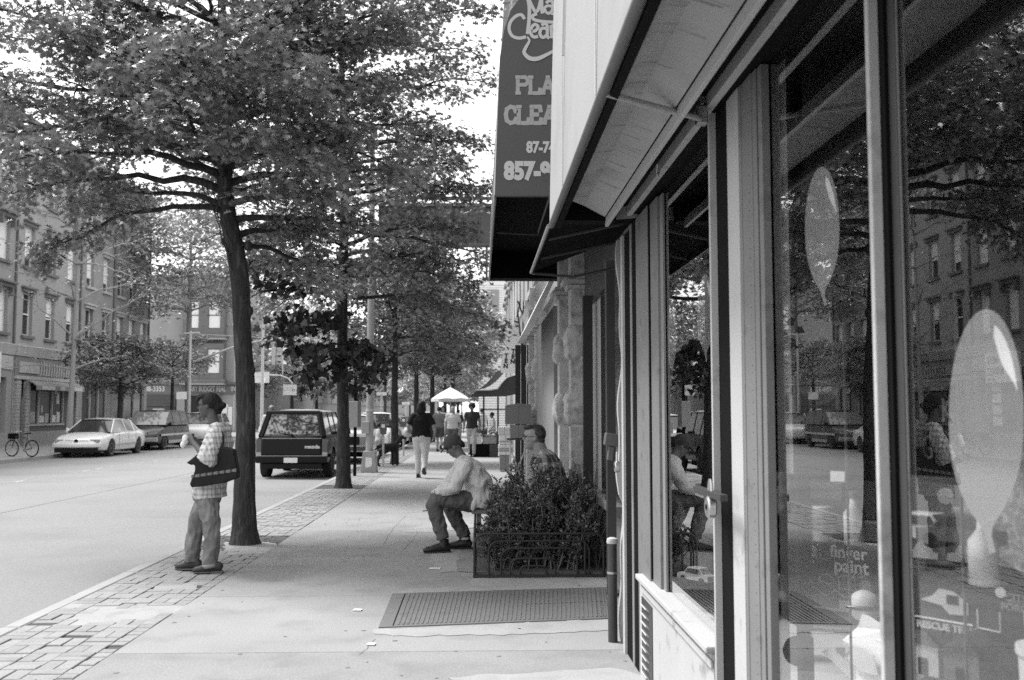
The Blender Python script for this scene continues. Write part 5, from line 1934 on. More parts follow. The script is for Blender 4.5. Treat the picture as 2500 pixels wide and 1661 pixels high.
class Tree:
    def __init__(s, seed):
        s.r = random.Random(seed)
        s.lp = []      # leaf positions
        s.ld = []
        s.wood = MB()

    def along(s, pts, t):
        k = t * (len(pts) - 1)
        i = min(int(k), len(pts) - 2)
        f = k - i
        return pts[i].lerp(pts[i + 1], f), (pts[i + 1] - pts[i]).normalized()

    def twig(s, p, d, L, nleaf, spread):
        r = s.r
        d = d.normalized()
        side = d.cross(Vector((0, 0, 1)))
        if side.length < .1:
            side = Vector((1, 0, 0))
        side.normalize()
        e = p + d * L + Vector((0, 0, -.10 * L))
        for k in range(nleaf):
            t = r.random() ** .6
            q = p.lerp(e, t)
            off = Vector((r.gauss(0, 1), r.gauss(0, 1), r.gauss(0, 1.1))) * spread
            s.lp.append(tuple(q + off))
            sg = 1 if r.random() < .5 else -1
            dd = d * .7 + side * sg * .9
            s.ld.append(tuple(dd))

    def limb(s, a, b, r0, sag=.12, nsub=9, sub=.42, nleaf=9, spread=.05, start=.22, twigs=5, flat=.14, wob=.05, droop=0.0, r1=.012):
        r = s.r
        pts = bez(a, b, sag, 9, r, wob)
        n = len(pts)
        s.wood.tube(pts, [r0 * (1 - i / (n - 1)) + r1 * .6 for i in range(n)], 7)
        L = sum((pts[i + 1] - pts[i]).length for i in range(n - 1))
        for k in range(nsub):
            t = start + (1 - start) * (k + r.random()) / nsub
            p, d = s.along(pts, min(t, .999))
            sg = 1 if k % 2 else -1
            side = d.cross(Vector((0, 0, 1)))
            if side.length < .1:
                side = Vector((r.uniform(-1, 1), r.uniform(-1, 1), 0))
            side.normalize()
            sl = L * sub * (1.05 - .65 * t) * r.uniform(.7, 1.25)
            dd = (d * r.uniform(.5, 1.0) + side * sg * r.uniform(.6, 1.1) + Vector((0, 0, r.uniform(-flat, flat * 1.4) - droop))).normalized()
            q = p + dd * sl
            sp_ = bez(p, q, .06, 4, r, .08)
            s.wood.tube(sp_, [max(.004, r0 * .3 * (1 - i / 4.5)) for i in range(5)], 5, cap=False)
            for j in range(twigs):
                tt = .25 + .75 * (j + r.random()) / twigs
                pp, d2 = s.along(sp_, min(tt, .999))
                sd = d2.cross(Vector((0, 0, 1))).normalized() * (1 if j % 2 else -1)
                d3 = (d2 * .8 + sd * r.uniform(.3, 1.1) + Vector((0, 0, r.uniform(-.2, .2)))).normalized()
                tl = r.uniform(.22, .5) * (.6 + .2 * sl)
                s.twig(pp, d3, tl, nleaf, spread)
        # end spray
        p, d = pts[-1], (pts[-1] - pts[-2]).normalized()
        for j in range(4):
            s.twig(p - d * .15, d + Vector((r.uniform(-.6, .6), r.uniform(-.6, .6), r.uniform(-.1, .1))), .4, nleaf, spread)

    def finish(s, name, label, trunk_pts, trunk_r, base, leafm, barkm, size, shape=OAK, nseed=1, group=None, droop=.35, up=.75, cat='tree', fan=True):
        o = empty(name, base, 0, label, cat, group)
        bx = Vector(base)
        tb = MB()
        tp2, tr2 = densify([Vector(p) - bx for p in trunk_pts], list(trunk_r), 4)
        tb.tube(tp2, tr2, 26, cap=True)
        me = tb.mesh('trunk', smooth='all')
        # roughen the trunk
        for v in me.vertices:
            q = v.co + bx
            nz = noise.noise(Vector((q.x * 6, q.y * 6, q.z * 1.2))) * .014 - abs(noise.noise(Vector((q.x * 24, q.y * 24, q.z * 3.0)))) * .016
            v.co += v.normal * nz
        link('trunk', me, barkm, o)
        s.wood.v = [(v[0] - bx.x, v[1] - bx.y, v[2] - bx.z) for v in s.wood.v]
        if s.wood.v:
            s.wood.build('branches', barkm, o, smooth='all', fix=False)
        if len(s.lp):
            nr = np.random.default_rng(nseed)
            lm = leaves_mesh('crown', np.array(s.lp, dtype=np.float32) - np.array(base, dtype=np.float32), s.ld, size, shape, nr, droop, up, fan)
            link('crown', lm, leafm, o)
        print(label[:30], 'leaves', len(s.lp))
        return o


def densify(pts, rad, k=4):
    out, ro = [], []
    for i in range(len(pts) - 1):
        p0, p1, p2, p3 = pts[max(i - 1, 0)], pts[i], pts[i + 1], pts[min(i + 2, len(pts) - 1)]
        for q in range(k):
            t = q / k
            out.append(.5 * ((2 * p1) + (p2 - p0) * t + (2 * p0 - 5 * p1 + 4 * p2 - p3) * t * t + (3 * p1 - p0 - 3 * p2 + p3) * t ** 3))
            ro.append(rad[i] * (1 - t) + rad[i + 1] * t)
    out.append(pts[-1]); ro.append(rad[-1])
    return out, ro


# --- tree 1: the big pin oak behind the woman
Y1 = 11.6
tp_ = [(598, 1322), (598, 1290), (597, 1180), (600, 1060), (598, 930), (590, 800), (585, 690), (572, 600), (556, 520), (549, 450), (552, 370), (549, 280), (546, 190), (542, 60), (540, -80), (536, -260), (530, -480)]
tr_ = [.20, .145, .118, .110, .107, .105, .110, .105, .098, .09, .085, .07, .06, .05, .042, .03, .012]
tpts = [at(a, b, Y1) for a, b in tp_]
tpts[0].z = -.03
tpts, tr_ = densify(tpts, tr_)
T1 = Tree(11)


def tz(py):
    best = min(tpts, key=lambda p: abs((at(0, py, Y1).z) - p.z))
    return best.copy()


L1 = [  # start py, end px, py, Y, radius, sag
    # left side, from low to high
    (520, 120, 610, 11.0, .035, .22), (500, 230, 500, 12.5, .035, .16), (455, 20, 470, 11.4, .045, .16), (440, 330, 330, 13.4, .03, .06), (420, 60, 380, 10.2, .045, .14),
    (400, 230, 300, 10.8, .04, .08), (380, -60, 330, 12.4, .045, .12), (350, 30, 240, 11.0, .04, .06), (320, 200, 180, 12.2, .035, .05), (300, -80, 180, 11.8, .04, .05), (260, 150, 90, 10.6, .04, .03),
    (220, 10, 90, 12.2, .035, .02), (200, 280, 40, 11.4, .03, 0), (160, -60, 10, 11.2, .035, 0), (120, 200, -60, 12, .03, 0), (80, 60, -120, 11.2, .03, -.02), (60, 340, -120, 12.6, .03, 0),
    # towards and away from the camera
    (460, 640, 470, 13.9, .03, .05), (430, 430, 250, 9.4, .035, .05), (380, 640, 330, 9.6, .035, .06), (330, 420, 120, 9.2, .035, .03), (280, 690, 170, 9.4, .035, .02), (250, 560, 60, 9.2, .03, .02), (300, 470, 200, 14.2, .03, .02), (200, 620, 60, 14.0, .03, 0), (100, 480, -60, 9.6, .03, 0), (360, 330, 180, 9.8, .035, .04),
    # right side
    (585, 745, 560, 12.2, .04, .10), (600, 800, 690, 12.8, .030, .16), (540, 900, 560, 11.8, .04, .10), (500, 800, 470, 10.6, .04, .06), (450, 960, 420, 12.4, .045, .08), (400, 860, 330, 11.0, .04, .05), (350, 1030, 300, 12.6, .045, .06), (300, 900, 200, 11.2, .04, .03), (260, 1060, 170, 12.6, .04, .03), (220, 960, 80, 11.6, .04, 0), (180, 780, 60, 11.8, .03, 0),
    (150, 1060, -10, 12.4, .035, 0), (100, 860, -70, 11.4, .03, 0), (60, 1000, -130, 12.2, .03, 0), (150, 1150, 20, 12.0, .03, 0), (330, 1000, 420, 13.2, .035, .12), (280, 770, 250, 10.2, .035, .03), (380, 760, 400, 9.8, .03, .08), (230, 700, 130, 12.8, .03, 0),
]
for (sy, ex, ey, eY, r0, sag) in L1:
    a = tz(sy)
    b = at(ex, ey, eY)
    L = (b - a).length
    T1.limb(a, b, r0, sag, nsub=int(7 + L * 2.0), sub=.36, nleaf=10, spread=.065, start=(.45 if sy >= 395 and ex < 350 else .24), twigs=6, flat=.26)
# top of the crown above the frame (for shade and other viewpoints)
for k in range(16):
    a = tpts[-1 - (k % 8) * 3].copy()
    ang = k * 2.4
    rr = 2.6 * (1 - k / 30)
    b = a + Vector((math.cos(ang) * rr, math.sin(ang) * rr * .9, T1.r.uniform(.1, 1.0)))
    T1.limb(a, b, .03, .05, nsub=9, sub=.42, nleaf=7, spread=.08, twigs=4)
# stray bare suckers and short stubs low on the trunk
for (x0, y0, x1, y1_) in ((560, 640, 520, 470), (566, 660, 500, 440), (570, 600, 470, 420), (590, 740, 700, 690), (575, 610, 610, 590)):
    a, b = at(x0, y0, Y1 - .1), at(x1, y1_, Y1 - .2)
    T1.wood.tube(bez(a, b, .05, 6, T1.r, .06), [.006] * 7, 5)
oak1 = T1.finish('oak_tree', 'big pin oak at the kerb with a bare crooked trunk, right behind the standing woman', tpts, tr_, tuple(Vector((tpts[0].x, Y1, 0))), m_leaf, m_bark, .088, OAK, 1, 'street trees along the near kerb')
# knots on the trunk
for (px_, py_, r_) in ((608, 760, .05), (613, 905, .05), (548, 590, .04), (606, 600, .05)):
    p = at(px_, py_, Y1)
    MB().ell((0, 0, 0), (r_, r_, r_ * 1.3), 10, 8).build('knot', m_bark, oak1, smooth='all', loc=p - Vector((tpts[0].x, Y1, 0)))

# --- tree 2
Y2_ = 20.0
tp_ = [(838, 1190), (838, 1165), (838, 1080), (837, 980), (836, 880), (836, 790), (836, 700), (840, 600), (842, 480), (838, 360), (836, 240), (832, 120), (830, 0), (828, -80)]
tr_ = [.20, .145, .128, .118, .112, .108, .106, .10, .088, .075, .06, .045, .03, .012]
t2 = [at(a, b, Y2_) for a, b in tp_]
t2[0].z = -.03
t2, tr_ = densify(t2, tr_)
T2 = Tree(22)


def tz2(py):
    z = at(0, py, Y2_).z
    return min(t2, key=lambda p: abs(z - p.z)).copy()


for k in range(46):
    f = k / 45
    py = 720 - 800 * f
    ang = k * 2.399
    rad = (2.9 + .8 * math.sin(f * PI)) * (1 - .55 * max(0, f - .55) / .45) * T2.r.uniform(.75, 1.08)
    a = tz2(py)
    b = a + Vector((math.cos(ang) * rad, math.sin(ang) * rad, T2.r.uniform(-.25, .5) - .4 * (1 - f)))
    T2.limb(a, b, .04, .10, nsub=10, sub=.40, nleaf=7, spread=.08, start=.25, twigs=5, flat=.30)
for (ex, ey, eY) in ((1080, 640, 19), (1130, 560, 19.5), (1150, 470, 20.5), (1110, 400, 19.5), (1140, 700, 20), (1060, 730, 19), (960, 690, 17.6), (1100, 330, 20), (620, 640, 20), (650, 560, 19)):
    b = at(ex, ey, eY)
    a = tz2(ey + 40 if ey < 640 else 650)
    T2.limb(a, b, .045, .14, nsub=12, sub=.34, nleaf=8, spread=.08, start=.3, twigs=5, flat=.3)
T2.finish('oak_tree', 'slimmer oak beside the tail of the dark wagon, straight dark trunk', t2, tr_, (t2[0].x, Y2_, 0), m_leaf2, m_bark, .115, OAK, 2, 'street trees along the near kerb')

# --- dark large-leaved boughs low on the second tree (hanging): a small maple right beside it
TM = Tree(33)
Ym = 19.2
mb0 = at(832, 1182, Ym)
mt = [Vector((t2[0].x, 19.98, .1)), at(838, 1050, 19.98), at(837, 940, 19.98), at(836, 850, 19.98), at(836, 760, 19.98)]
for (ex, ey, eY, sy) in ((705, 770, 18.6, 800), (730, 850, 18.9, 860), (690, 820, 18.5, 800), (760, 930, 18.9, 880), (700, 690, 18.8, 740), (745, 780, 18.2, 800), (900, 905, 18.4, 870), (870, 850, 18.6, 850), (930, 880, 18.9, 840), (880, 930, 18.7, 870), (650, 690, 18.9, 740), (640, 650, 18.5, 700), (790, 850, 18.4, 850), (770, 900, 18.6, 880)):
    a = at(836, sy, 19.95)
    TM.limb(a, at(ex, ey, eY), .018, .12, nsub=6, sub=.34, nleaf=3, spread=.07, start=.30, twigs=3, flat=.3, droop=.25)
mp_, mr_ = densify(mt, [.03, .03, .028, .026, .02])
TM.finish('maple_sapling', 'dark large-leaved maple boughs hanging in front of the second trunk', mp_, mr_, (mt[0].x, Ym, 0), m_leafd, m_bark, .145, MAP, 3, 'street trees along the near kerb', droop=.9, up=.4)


def simple_tree(name, X, Y, h, crown_z, rad, lab, seed, nl=24, leafm=m_leaff, bark=m_bark, size=.16, tr=.12, shape=SIM, nleaf=8, group=None, nsub=9, twigs=4, spread=.12, lean=0.0, flat=.2, zz=1.0, top=None):
    T = Tree(seed)
    pts = [Vector((X, Y, -.1)), Vector((X + .02, Y, .3)), Vector((X + lean * .3, Y, crown_z * .6)), Vector((X + lean * .6, Y, crown_z)), Vector((X + lean, Y, (crown_z + h) / 2)), Vector((X + lean * 1.2, Y, h * .95))]
    rr = [tr * 1.5, tr * 1.15, tr, tr * .85, tr * .5, tr * .12]
    pts, rr = densify(pts, rr, 3)
    for k in range(nl):
        f = (k + .5) / nl
        z = crown_z + (h - crown_z) * f * .95
        a = min(pts, key=lambda p: abs(p.z - z + .2)).copy()
        ang = k * 2.399 + seed
        R_ = rad * math.sin(PI * (.22 + .70 * f)) ** .7 * T.r.uniform(.7, 1.1)
        b = Vector((a.x + math.cos(ang) * R_, a.y + math.sin(ang) * R_, z + T.r.uniform(-.2, .5) * zz))
        T.limb(a, b, tr * .3, .1, nsub=nsub, sub=.42, nleaf=nleaf, spread=spread, start=.2, twigs=twigs, flat=flat)
    return T.finish(name, lab, pts, rr, (X, Y, 0), leafm, bark, size, shape, seed, group, fan=False)


G = 'street trees along the near kerb'
simple_tree('street_tree', -2.45, 29.0, 6.2, 3.1, 2.1, 'young tree with a straight dark trunk just behind the black dog', 41, nl=26, leafm=m_leaf2, size=.15, tr=.10, group=G, nleaf=9)
simple_tree('street_tree', -2.55, 40.5, 6.9, 3.2, 2.6, 'small tree with a thin trunk behind the walking woman in black', 42, nl=26, leafm=leaf_mat('leaf_mid', .11, .05), size=.18, tr=.10, group=G, nleaf=9)
simple_tree('street_tree', -2.3, 49.0, 7.6, 3.2, 3.0, 'thin-trunked tree left of the white market umbrella', 43, nl=26, leafm=leaf_mat('leaf_mid', .11, .05), size=.22, tr=.12, group=G, nleaf=8)
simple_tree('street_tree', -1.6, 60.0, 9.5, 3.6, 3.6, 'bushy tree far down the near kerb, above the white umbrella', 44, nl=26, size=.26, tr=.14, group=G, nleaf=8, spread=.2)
for k, (X, Y) in enumerate(((-2.6, 76), (-2.6, 92), (-2.4, 112))):
    simple_tree('street_tree', X, Y, 9.5 + k, 3.2, 4.0, ('nearest', 'middle', 'furthest')[k] + ' of three pale distant trees closing the view down the near kerb', 45 + k, nl=18, size=.36, tr=.14, group=G, nleaf=7, spread=.3, nsub=7)
# far side
GF = 'trees along the far pavement'
tb = simple_tree('bare_tree', -16.6, 41.0, 11.8, 3.2, 3.6, 'nearly bare pale tree in front of the brownstones across the street', 51, nl=22, leafm=m_leafp, bark=m_bark2, size=.12, tr=.115, group=GF, nleaf=1, spread=.15, twigs=4, nsub=8, lean=.15, flat=.5, zz=3.0)
simple_tree('far_tree', -16.9, 47.5, 5.0, 2.6, 2.4, 'low dark bushy tree over the parked cars across the street', 52, nl=16, leafm=leaf_mat('leaf_mid_b', .12, .05), size=.17, tr=.10, group=GF, nleaf=9, spread=.16)
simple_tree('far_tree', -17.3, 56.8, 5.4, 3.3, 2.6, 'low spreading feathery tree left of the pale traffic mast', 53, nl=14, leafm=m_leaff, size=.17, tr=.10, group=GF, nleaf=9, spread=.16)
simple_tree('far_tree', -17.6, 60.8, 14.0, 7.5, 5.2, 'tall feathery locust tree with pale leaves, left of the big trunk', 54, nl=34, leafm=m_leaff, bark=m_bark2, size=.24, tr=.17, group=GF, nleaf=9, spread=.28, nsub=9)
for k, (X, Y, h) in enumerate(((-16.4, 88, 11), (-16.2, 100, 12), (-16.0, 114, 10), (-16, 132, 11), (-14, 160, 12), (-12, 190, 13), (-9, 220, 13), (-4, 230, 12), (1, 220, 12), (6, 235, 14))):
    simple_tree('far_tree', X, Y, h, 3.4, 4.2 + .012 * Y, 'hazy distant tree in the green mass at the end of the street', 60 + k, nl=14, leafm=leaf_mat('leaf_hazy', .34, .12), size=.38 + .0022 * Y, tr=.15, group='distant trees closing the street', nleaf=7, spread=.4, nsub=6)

# --- shrub in the bed by the seated men
TS = Tree(77)
cx, cy = .56, 9.85
for k in range(150):
    ax, ay = TS.r.uniform(-.52, .55), TS.r.uniform(-.62, .62)
    base_ = Vector((cx + ax * .85, cy + ay, .04))
    edge = math.hypot(ax / .62, ay / .85)
    hgt = (1.02 - .40 * edge ** 2) * TS.r.uniform(.70, 1.08) * (.86 if ay < -.35 else 1)
    if ax < -.3:
        hgt *= .82
    hgt *= .93
    tip = Vector((cx + ax * 1.08 + TS.r.uniform(-.16 if ax > -.3 else -.02, .22), cy + ay * 1.0 + TS.r.uniform(-.16, .16), hgt))
    pts = bez(base_, tip, .02, 6, TS.r, .10)
    TS.wood.tube(pts, [.009 * (1 - i / 8) + .0015 for i in range(7)], 5, cap=False)
    for j in range(24):
        t = TS.r.uniform(.10, 1.0)
        p, d = TS.along(pts, min(t, .999))
        dd = (d * .8 + Vector((TS.r.uniform(-1, 1), TS.r.uniform(-1, 1), TS.r.uniform(-.25, .6)))).normalized()
        l_ = TS.r.uniform(.05, .14)
        if j % 3 == 0:
            TS.wood.tube([p, p + dd * l_], .0018, 3, cap=False)
        for q in range(11):
            TS.lp.append(tuple(p + dd * l_ * TS.r.random()))
            TS.ld.append((dd.x + TS.r.uniform(-.9, .9), dd.y + TS.r.uniform(-.9, .9), dd.z + TS.r.uniform(-.3, .5)))
TS.finish('shrub', 'dense dark evergreen shrub inside the hoop fence, in front of the seated old man', [Vector((cx, cy, 0)), Vector((cx, cy, .3)), Vector((cx, cy, .5))], [.02, .018, .01], (cx, cy, 0), leaf_mat('yew_leaf', .085, .03, .45), M('twig_pale', .13, .9), .034, SIM, 9, None, droop=.1, up=.5, cat='shrub', fan=False)
# bare twiggy bush by the shop wall
TW = Tree(78)
for k in range(26):
    b0 = Vector((1.10, 9.55 + TW.r.uniform(-.3, .3), .05))
    tip = b0 + Vector((TW.r.uniform(-.25, .15), TW.r.uniform(-.4, .4), TW.r.uniform(.4, 1.0)))
    pts = bez(b0, tip, .03, 6, TW.r, .12)
    TW.wood.tube(pts, [.004] * 7, 4, cap=False)
    for j in range(5):
        p, d = TW.along(pts, TW.r.uniform(.3, 1) * .99)
        TW.wood.tube([p, p + Vector((TW.r.uniform(-.12, .12), TW.r.uniform(-.12, .12), TW.r.uniform(0, .16)))], .0018, 3, cap=False)
tag(TW.wood.build('twiggy_bush', M('twig_dark', .07, .9), None, fix=False), 'thin leafless twiggy bush against the dull shop wall beside the shrub', 'bush')
# ------------------------------------------------------------------ people
V = Vector
m_skin_d = M('dark_skin', .085, .55, .08, 12, spec=.4)
m_skin_l = M('light_skin', .27, .6, .08, 12, spec=.35)
m_skin_m = M('brown_skin', .13, .55, .08, 12, spec=.4)
m_hair = M('black_hair', .005, .7, .3, 60, bump=.002, bs=200)
m_eye = M('eye_dark', .02, .2)
m_shoe = M('black_shoe', .012, .45, .2, 20)
m_jean = M('grey_jeans', .16, .95, .14, 5, bump=.012, bs=12, fine=.2, fs=70, v2=.26, thr=(5.0, .50, .70))
m_trous = M('dark_trousers', .095, .95, .14, 5, bump=.014, bs=12, fine=.15, fs=70)


def fold_mat(name, v, amp=.006, sc_=(7, 7, 3.2)):
    """cloth with soft folds"""
    return M(name, v, .9, .06, 5, bump=amp, bs=2.2, stretch=sc_, coord='obj')


def plaid(name, base, dark, light, sc_=26, thr=.72, blotch=False):
    if name in MATS:
        return MATS[name]
    m = M(name, base, .9, .06, 5, bump=.004, bs=14, coord='obj')
    t = m.node_tree
    b = t.nodes['Principled BSDF']
    tc = t.nodes.new('ShaderNodeTexCoord')
    sep = t.nodes.new('ShaderNodeSeparateXYZ')
    t.links.new(tc.outputs['Object'], sep.inputs[0])
    outs = []
    for i, mul in ((0, 1.0), (2, .9)):
        ad = t.nodes.new('ShaderNodeMath'); ad.operation = 'MULTIPLY'
        ad.inputs[1].default_value = sc_ * mul
        src = sep.outputs[i]
        if i == 0:
            sm = t.nodes.new('ShaderNodeMath'); sm.operation = 'ADD'
            t.links.new(sep.outputs[0], sm.inputs[0]); t.links.new(sep.outputs[1], sm.inputs[1])
            src = sm.outputs[0]
        t.links.new(src, ad.inputs[0])
        fr = t.nodes.new('ShaderNodeMath'); fr.operation = 'FRACT'
        t.links.new(ad.outputs[0], fr.inputs[0])
        gt = t.nodes.new('ShaderNodeMath'); gt.operation = 'GREATER_THAN'
        gt.inputs[1].default_value = thr
        t.links.new(fr.outputs[0], gt.inputs[0])
        outs.append(gt.outputs[0])
    su = t.nodes.new('ShaderNodeMath'); su.operation = 'ADD'
    t.links.new(outs[0], su.inputs[0]); t.links.new(outs[1], su.inputs[1])
    hf = t.nodes.new('ShaderNodeMath'); hf.operation = 'MULTIPLY'; hf.inputs[1].default_value = .5
    t.links.new(su.outputs[0], hf.inputs[0])
    src = hf.outputs[0]
    mx_ = t.nodes.new('ShaderNodeMix'); mx_.data_type = 'FLOAT'
    t.links.new(src, mx_.inputs[0])
    mx_.inputs[2].default_value = light
    mx_.inputs[3].default_value = dark
    for l in list(b.inputs['Base Color'].links):
        t.links.remove(l)
    t.links.new(mx_.outputs[0], b.inputs['Base Color'])
    return m


def remesh(mb, name, mat, parent, vox=.012, smooth_it=4, wrinkle=0.0, ws=9.0, seed=0.0):
    me = mb.mesh(name, fix=False)
    tmp = bpy.data.objects.new('tmp', me)
    col.objects.link(tmp)
    md = tmp.modifiers.new('r', 'REMESH')
    md.mode = 'VOXEL'
    md.voxel_size = vox
    sm = tmp.modifiers.new('s', 'SMOOTH')
    sm.factor = .5
    sm.iterations = smooth_it
    dg = bpy.context.evaluated_depsgraph_get()
    dg.update()
    nm = bpy.data.meshes.new_from_object(tmp.evaluated_get(dg))
    bpy.data.objects.remove(tmp)
    nm.name = name
    if wrinkle:
        n = len(nm.vertices)
        co = np.empty(n * 3, dtype=np.float32)
        nm.vertices.foreach_get('co', co)
        no = np.empty(n * 3, dtype=np.float32)
        nm.vertices.foreach_get('normal', no)
        co = co.reshape(-1, 3); no = no.reshape(-1, 3)
        am = np.array([noise.noise(V((c[0] * ws + seed, c[1] * ws, c[2] * ws * .55 + 2.1 * c[0] * ws * .3))) + .5 * noise.noise(V((c[0] * ws * 2.3, c[1] * ws * 2.3 + seed, c[2] * ws * 1.4))) for c in co], dtype=np.float32)
        am = -np.abs(am) + .25
        co += no * (am * wrinkle)[:, None]
        nm.vertices.foreach_set('co', co.ravel())
    nm.shade_smooth()
    nm.materials.clear()
    return link(name, nm, mat, parent)


def head_parts(mb, c, s, yaw=0.0, pitch=0.0, face=True):
    """skull, nose, lips, brow, ears into mb; c = centre of the head, s = head height; forward = +x"""
    Mx = Matrix.Translation(c) @ Matrix.Rotation(yaw, 4, 'Z') @ Matrix.Rotation(pitch, 4, 'Y')
    lv = [(0, .030, .02, .015), (.04, .032, .040, .028), (.12, .020, .062, .042), (.25, .010, .080, .056), (.40, .0, .090, .067), (.55, -.004, .096, .073), (.70, -.006, .096, .073), (.82, -.008, .086, .066), (.92, -.010, .062, .048), (.98, -.010, .034, .026), (1.0, -.010, .008, .006)]
    k_ = s / .225
    n = 18
    vs = []
    for (t, f, d, w_) in lv:
        z = (t - .5) * s
        for q in range(n):
            a = 2 * PI * q / n
            vs.append(tuple(Mx @ V((f * k_ + d * k_ * math.cos(a), w_ * k_ * math.sin(a), z))))
    fs = []
    for i in range(len(lv) - 1):
        for q in range(n):
            a, b = i * n + q, i * n + (q + 1) % n
            fs.append((a, b, b + n, a + n))
    fs.append(tuple(reversed(range(n)))); fs.append(tuple(range((len(lv) - 1) * n, len(lv) * n)))
    mb.add(vs, fs)
    if face:
        def E(p, r):
            mb.ell(Mx @ (V(p) * k_), tuple(x * k_ for x in r), 8, 6, Mx.to_3x3())
        E((.096, 0, -.012), (.018, .013, .014))      # nose tip
        E((.086, 0, .008), (.012, .009, .024))       # bridge
        E((.085, 0, -.047), (.012, .022, .008))      # lips
        E((.080, 0, -.058), (.012, .020, .007))
        E((.066, 0, -.088), (.018, .022, .016))      # chin
        E((.080, 0, .034), (.012, .040, .008))       # brow
        for s_ in (-1, 1):
            E((-.002, s_ * .074, -.004), (.018, .008, .030))   # ears
            E((.060, s_ * .036, -.02), (.022, .02, .02))       # cheek
    return Mx, k_


def hand(mb, w_, d, n, s=1.0, curl=.5, thumb_side=1, spread=.5):
    """hand from wrist w_ pointing along d, palm facing n"""
    d = V(d).normalized(); n = V(n); n = (n - d * n.dot(d)).normalized()
    t = d.cross(n) * thumb_side
    palm = w_ + d * .045 * s
    M3 = Matrix((d, t, n)).transposed()
    mb.ell(palm, (.050 * s, .040 * s, .017 * s), 10, 8, M3)
    for k, (o_, L) in enumerate(((-.030, .060), (-.010, .075), (.011, .080), (.031, .072))):
        p = w_ + d * .082 * s + t * o_ * s
        a = 0.0
        pts = [w_ + d * .05 * s + t * o_ * .8 * s, p]
        dd = d
        for q in range(3):
            a += curl * (.55 + .12 * q)
            dd = d * math.cos(a) + n * math.sin(a)
            p = p + dd * L * s * (.45, .32, .23)[q]
            pts.append(p)
        mb.tube(pts, [.0095 * s, .0095 * s, .0088 * s, .0080 * s, .0065 * s], 7)
    p = w_ + d * .02 * s + t * .030 * s
    pts = [p, p + (t * .7 + d * .6).normalized() * .035 * s, p + (t * .6 + d * .9 + n * .3 * curl).normalized() * .062 * s, p + (t * .35 + d * 1.1 + n * .8 * curl).normalized() * .085 * s]
    mb.tube(pts, [.013 * s, .012 * s, .0105 * s, .008 * s], 7)


def shoe(o, ankle, fwd, s=1.0, mat=None, high=False, ground=0.0, name='shoe', pitch=0.0):
    f = V((fwd[0], fwd[1], 0)).normalized()
    mb = MB()
    z0 = ground
    ax, ay = ankle[0], ankle[1]

    def q(a, z):
        c, sn = math.cos(pitch), math.sin(pitch)
        a2 = a * c
        return V((ax, ay, 0)) + f * a2 + V((0, 0, z0 + z + (-(a - .2 * s) * sn)))
    mb.tube([q(-.075 * s, .045), q(-.05 * s, .055), q(0, .062), q(.06 * s, .052), q(.12 * s, .040), q(.17 * s, .034), q(.198 * s, .028)],
            [(.028, .026), (.048, .036), (.055, .039), (.048, .044), (.038, .049), (.032, .046), (.016, .026)], 12, up=(0, 0, 1))
    if high:
        mb.tube([q(-.01, .05), q(-.012, .15)], [(.050, .044), (.050, .044)], 12)
    ob = remesh(mb, name, mat or m_shoe, o, .008, 2)
    sl = MB().tube([q(-.08 * s, .012), q(.0, .012), q(.10 * s, .012), q(.19 * s, .014)], [(.012, .040), (.012, .045), (.012, .052), (.012, .034)], 10, up=(0, 0, 1))
    sl.build('sole', M('sole_dark', .03, .7) if high or mat is None else M('sole_grey', .12, .8), ob)
    return ob


def glasses(o, Mx, k_):
    mb = MB()
    for s_ in (-1, 1):
        c = Mx @ (V((.098, s_ * .033, .012)) * k_)
        pts = [Mx @ (V((.098 - .004 * abs(math.cos(a)), s_ * .033 + .023 * math.cos(a), .012 + .019 * math.sin(a))) * k_) for a in [2 * PI * q / 14 for q in range(15)]]
        mb.tube(pts, .0022, 5, cap=False)
        mb.tube([Mx @ (V((.094, s_ * .056, .016)) * k_), Mx @ (V((.0, s_ * .080, .012)) * k_)], .0022, 5)
    mb.tube([Mx @ (V((.100, -.011, .016)) * k_), Mx @ (V((.100, .011, .016)) * k_)], .002, 5)
    mb.build('glasses', m_trimk, o)


def eyes(o, Mx, k_):
    for s_ in (-1, 1):
        MB().ell(Mx @ (V((.083, s_ * .032, .012)) * k_), (.009 * k_, .013 * k_, .006 * k_), 8, 6).build('eye', m_eye, o)


def limb_(mb, pts, rad, n=12):
    """tapered limb with interpolated sections"""
    P_, R_ = densify([V(p) for p in pts], rad, 3) if not isinstance(rad[0], tuple) else (pts, rad)
    mb.tube(P_, R_, n)


# ============ woman in the checked shirt (faces left; local +x = forward, +y = her left, towards the camera)
wp = g2(487, 1396)
W_ = empty('person', (wp[0], wp[1], 0), PI, 'woman standing at the kerb in a checked shirt and jeans, holding food', 'person')
S_ = 9.2 / F


def wl(px, py, y=0.0):
    """woman's local point from photograph pixel"""
    return V((-(px - 487) * S_ * wp[1] / 9.2, y, (1398 - py) * S_ * wp[1] / 9.2))


